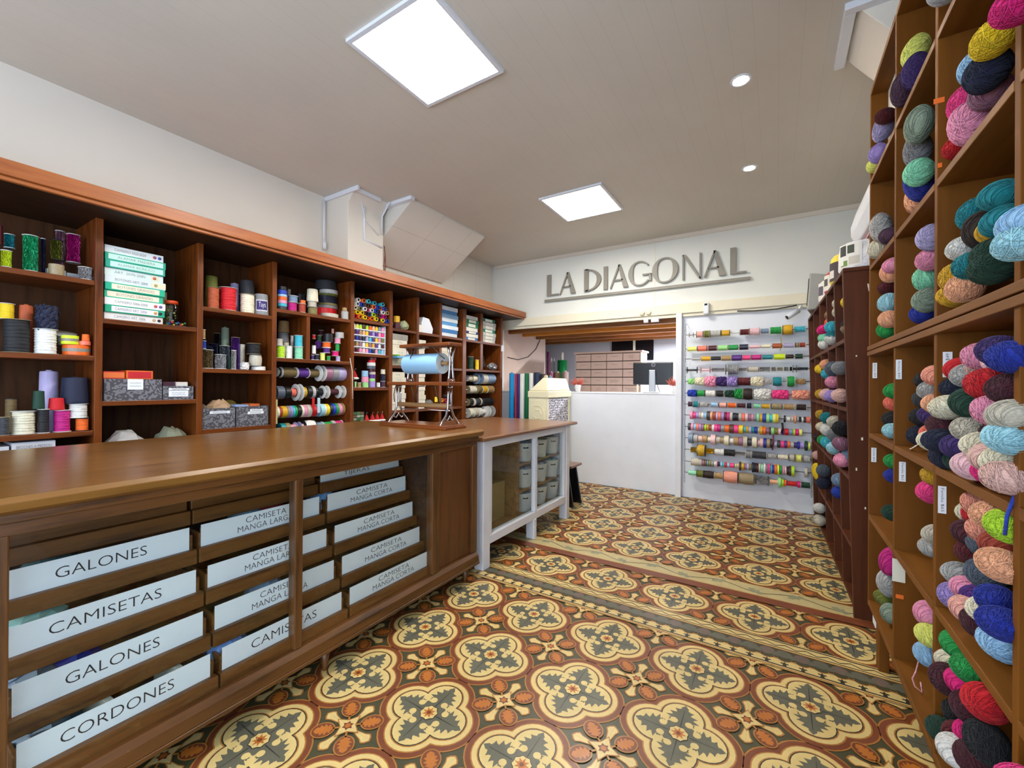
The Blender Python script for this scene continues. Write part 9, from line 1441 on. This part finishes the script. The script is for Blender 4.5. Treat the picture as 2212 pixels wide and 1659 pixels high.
K('back_panel',MB().box(.162,.17,0,1.93,.06,1.84),'dcase',0)
b=MB(); r=random.Random(5)
for k in range(26):
    x=-.14+.28*r.random(); z=.5+1.3*r.random(); b.box(x,x+.004+.006*r.random(),-.0035,-.002,z,z+.004+.012*r.random())
b.tube([(-.06,-.003,1.775),(0,-.003,1.79),(.05,-.003,1.792),(.06,-.003,1.78)],.003,4); b.tube([(.02,-.003,1.69),(.08,-.003,1.69)],.003,4); b.tube([(-.09,-.003,1.76),(-.085,-.003,1.72)],.003,4)
K('paint_chips',b,'ivory',0)
for x,y,z,rx,ry,rz,hx,label,grp in FARYARN: yarn(x,y,z,rx,ry,rz,hx,label,grp,-.1)
# things standing on the dark bookcase
def bigcone(x,y,r,h,hx,label,wrap,grp):
    tt=thing('yarn_cone',label,'yarn cone',(x,y,1.854),group=grp)
    obj('wound_yarn',MB().lathe([(.3*r,0),(.92*r,0),(r,.02),(r*.985,h*.55),(r*.93,h*.86),(r*.75,h*.96),(.3*r,h)],30,fn=lambda i,k:1+.008*math.sin(k*3+i*2)),'yarn',tt,color=lin(hx))
    b=MB(); n=8; R_=r*1.008
    for q,(a0,a1,z0,z1,c) in enumerate(wrap):
        vs=[];fs=[]
        for i in range(n+1):
            a=math.radians(a0+(a1-a0)*i/n)
            for z in (z0*h,z1*h): vs.append((R_*(1.0+.002*q)*math.cos(a),R_*(1+.002*q)*math.sin(a),z))
        for i in range(n): fs.append((2*i,2*i+2,2*i+3,2*i+1))
        o=obj('label_band' if q==0 else 'label_print',MB().add(vs,fs),'card',tt,color=lin(c))
bigcone(.395,2.985,.105,.165,'e8e6e8','large white yarn cone with printed label at near end of dark bookcase top',[(196,262,.12,.88,'e8e4dc'),(200,222,.5,.84,'2a2a28'),(226,244,.55,.82,'3a4030'),(204,226,.16,.34,'6a8a3a'),(230,256,.18,.44,'c8c0b0'),(200,214,.2,.46,'e8e8e0')],'cones on dark bookcase')
bigcone(.37,3.30,.092,.19,'e2c84a','large yellow yarn cone behind the white one on dark bookcase top',[(180,250,.1,.7,'3a2c30'),(185,215,.2,.45,'d8d0c8')],'cones on dark bookcase')
bigcone(.36,3.62,.085,.16,'a84038','red yarn cone with white label on dark bookcase top',[(170,250,.15,.8,'dcd8cc'),(180,215,.35,.65,'4a4640')],'cones on dark bookcase')
bigcone(.35,3.95,.085,.17,'d8d4cc','white yarn cone with dark label between red cone and television',[(170,250,.1,.85,'e2ded4'),(185,225,.3,.7,'5a5464')],'cones on dark bookcase')
t=thing('old_television','grey tube television standing at far end of dark bookcase top','television',(.40,4.42,1.854),(0,0,math.radians(-8)))
b=MB(); b.add([(-.17,-.18,0),(-.17,.18,0),(-.15,.18,.31),(-.15,-.18,.31),(.19,-.12,.03),(.19,.12,.03),(.19,.12,.24),(.19,-.12,.24)],[(0,1,2,3)[::-1],(4,5,6,7),(0,4,7,3),(1,2,6,5),(3,7,6,2),(0,1,5,4)]); obj('housing',b,'greypl',t,.012)
b=MB(); b.add([(-.168,-.145,.05),(-.168,.145,.05),(-.154,.145,.27),(-.154,-.145,.27),(-.174,-.145,.05),(-.174,.145,.05),(-.160,.145,.27),(-.160,-.145,.27)],[(3,2,1,0),(4,5,6,7)[::-1],(0,4,7,3),(1,2,6,5),(3,7,6,2),(0,1,5,4)]); obj('screen',b,'screen',t,.004)
# air conditioner on the side wall
t=thing('air_conditioner','white wall air conditioner with pinkish underside beyond the brown bookcase','air conditioner',(.72,3.3,2.2))
pr=[(0,0),(-.20,-.03),(-.262,-.015),(-.292,.05),(-.295,.11),(-.27,.20),(-.22,.30),(-.17,.345),(0,.35)]
obj('casing',MB().prism(pr,-.35,.40,'xz'),'white',t,.01); obj('air_flap',MB().box(-.25,-.06,-.34,.39,-.05,-.036),plain('pink_reflection','e0a8b4',.4),t,.004)  # pink reflection on the underside is painted into the flap colour
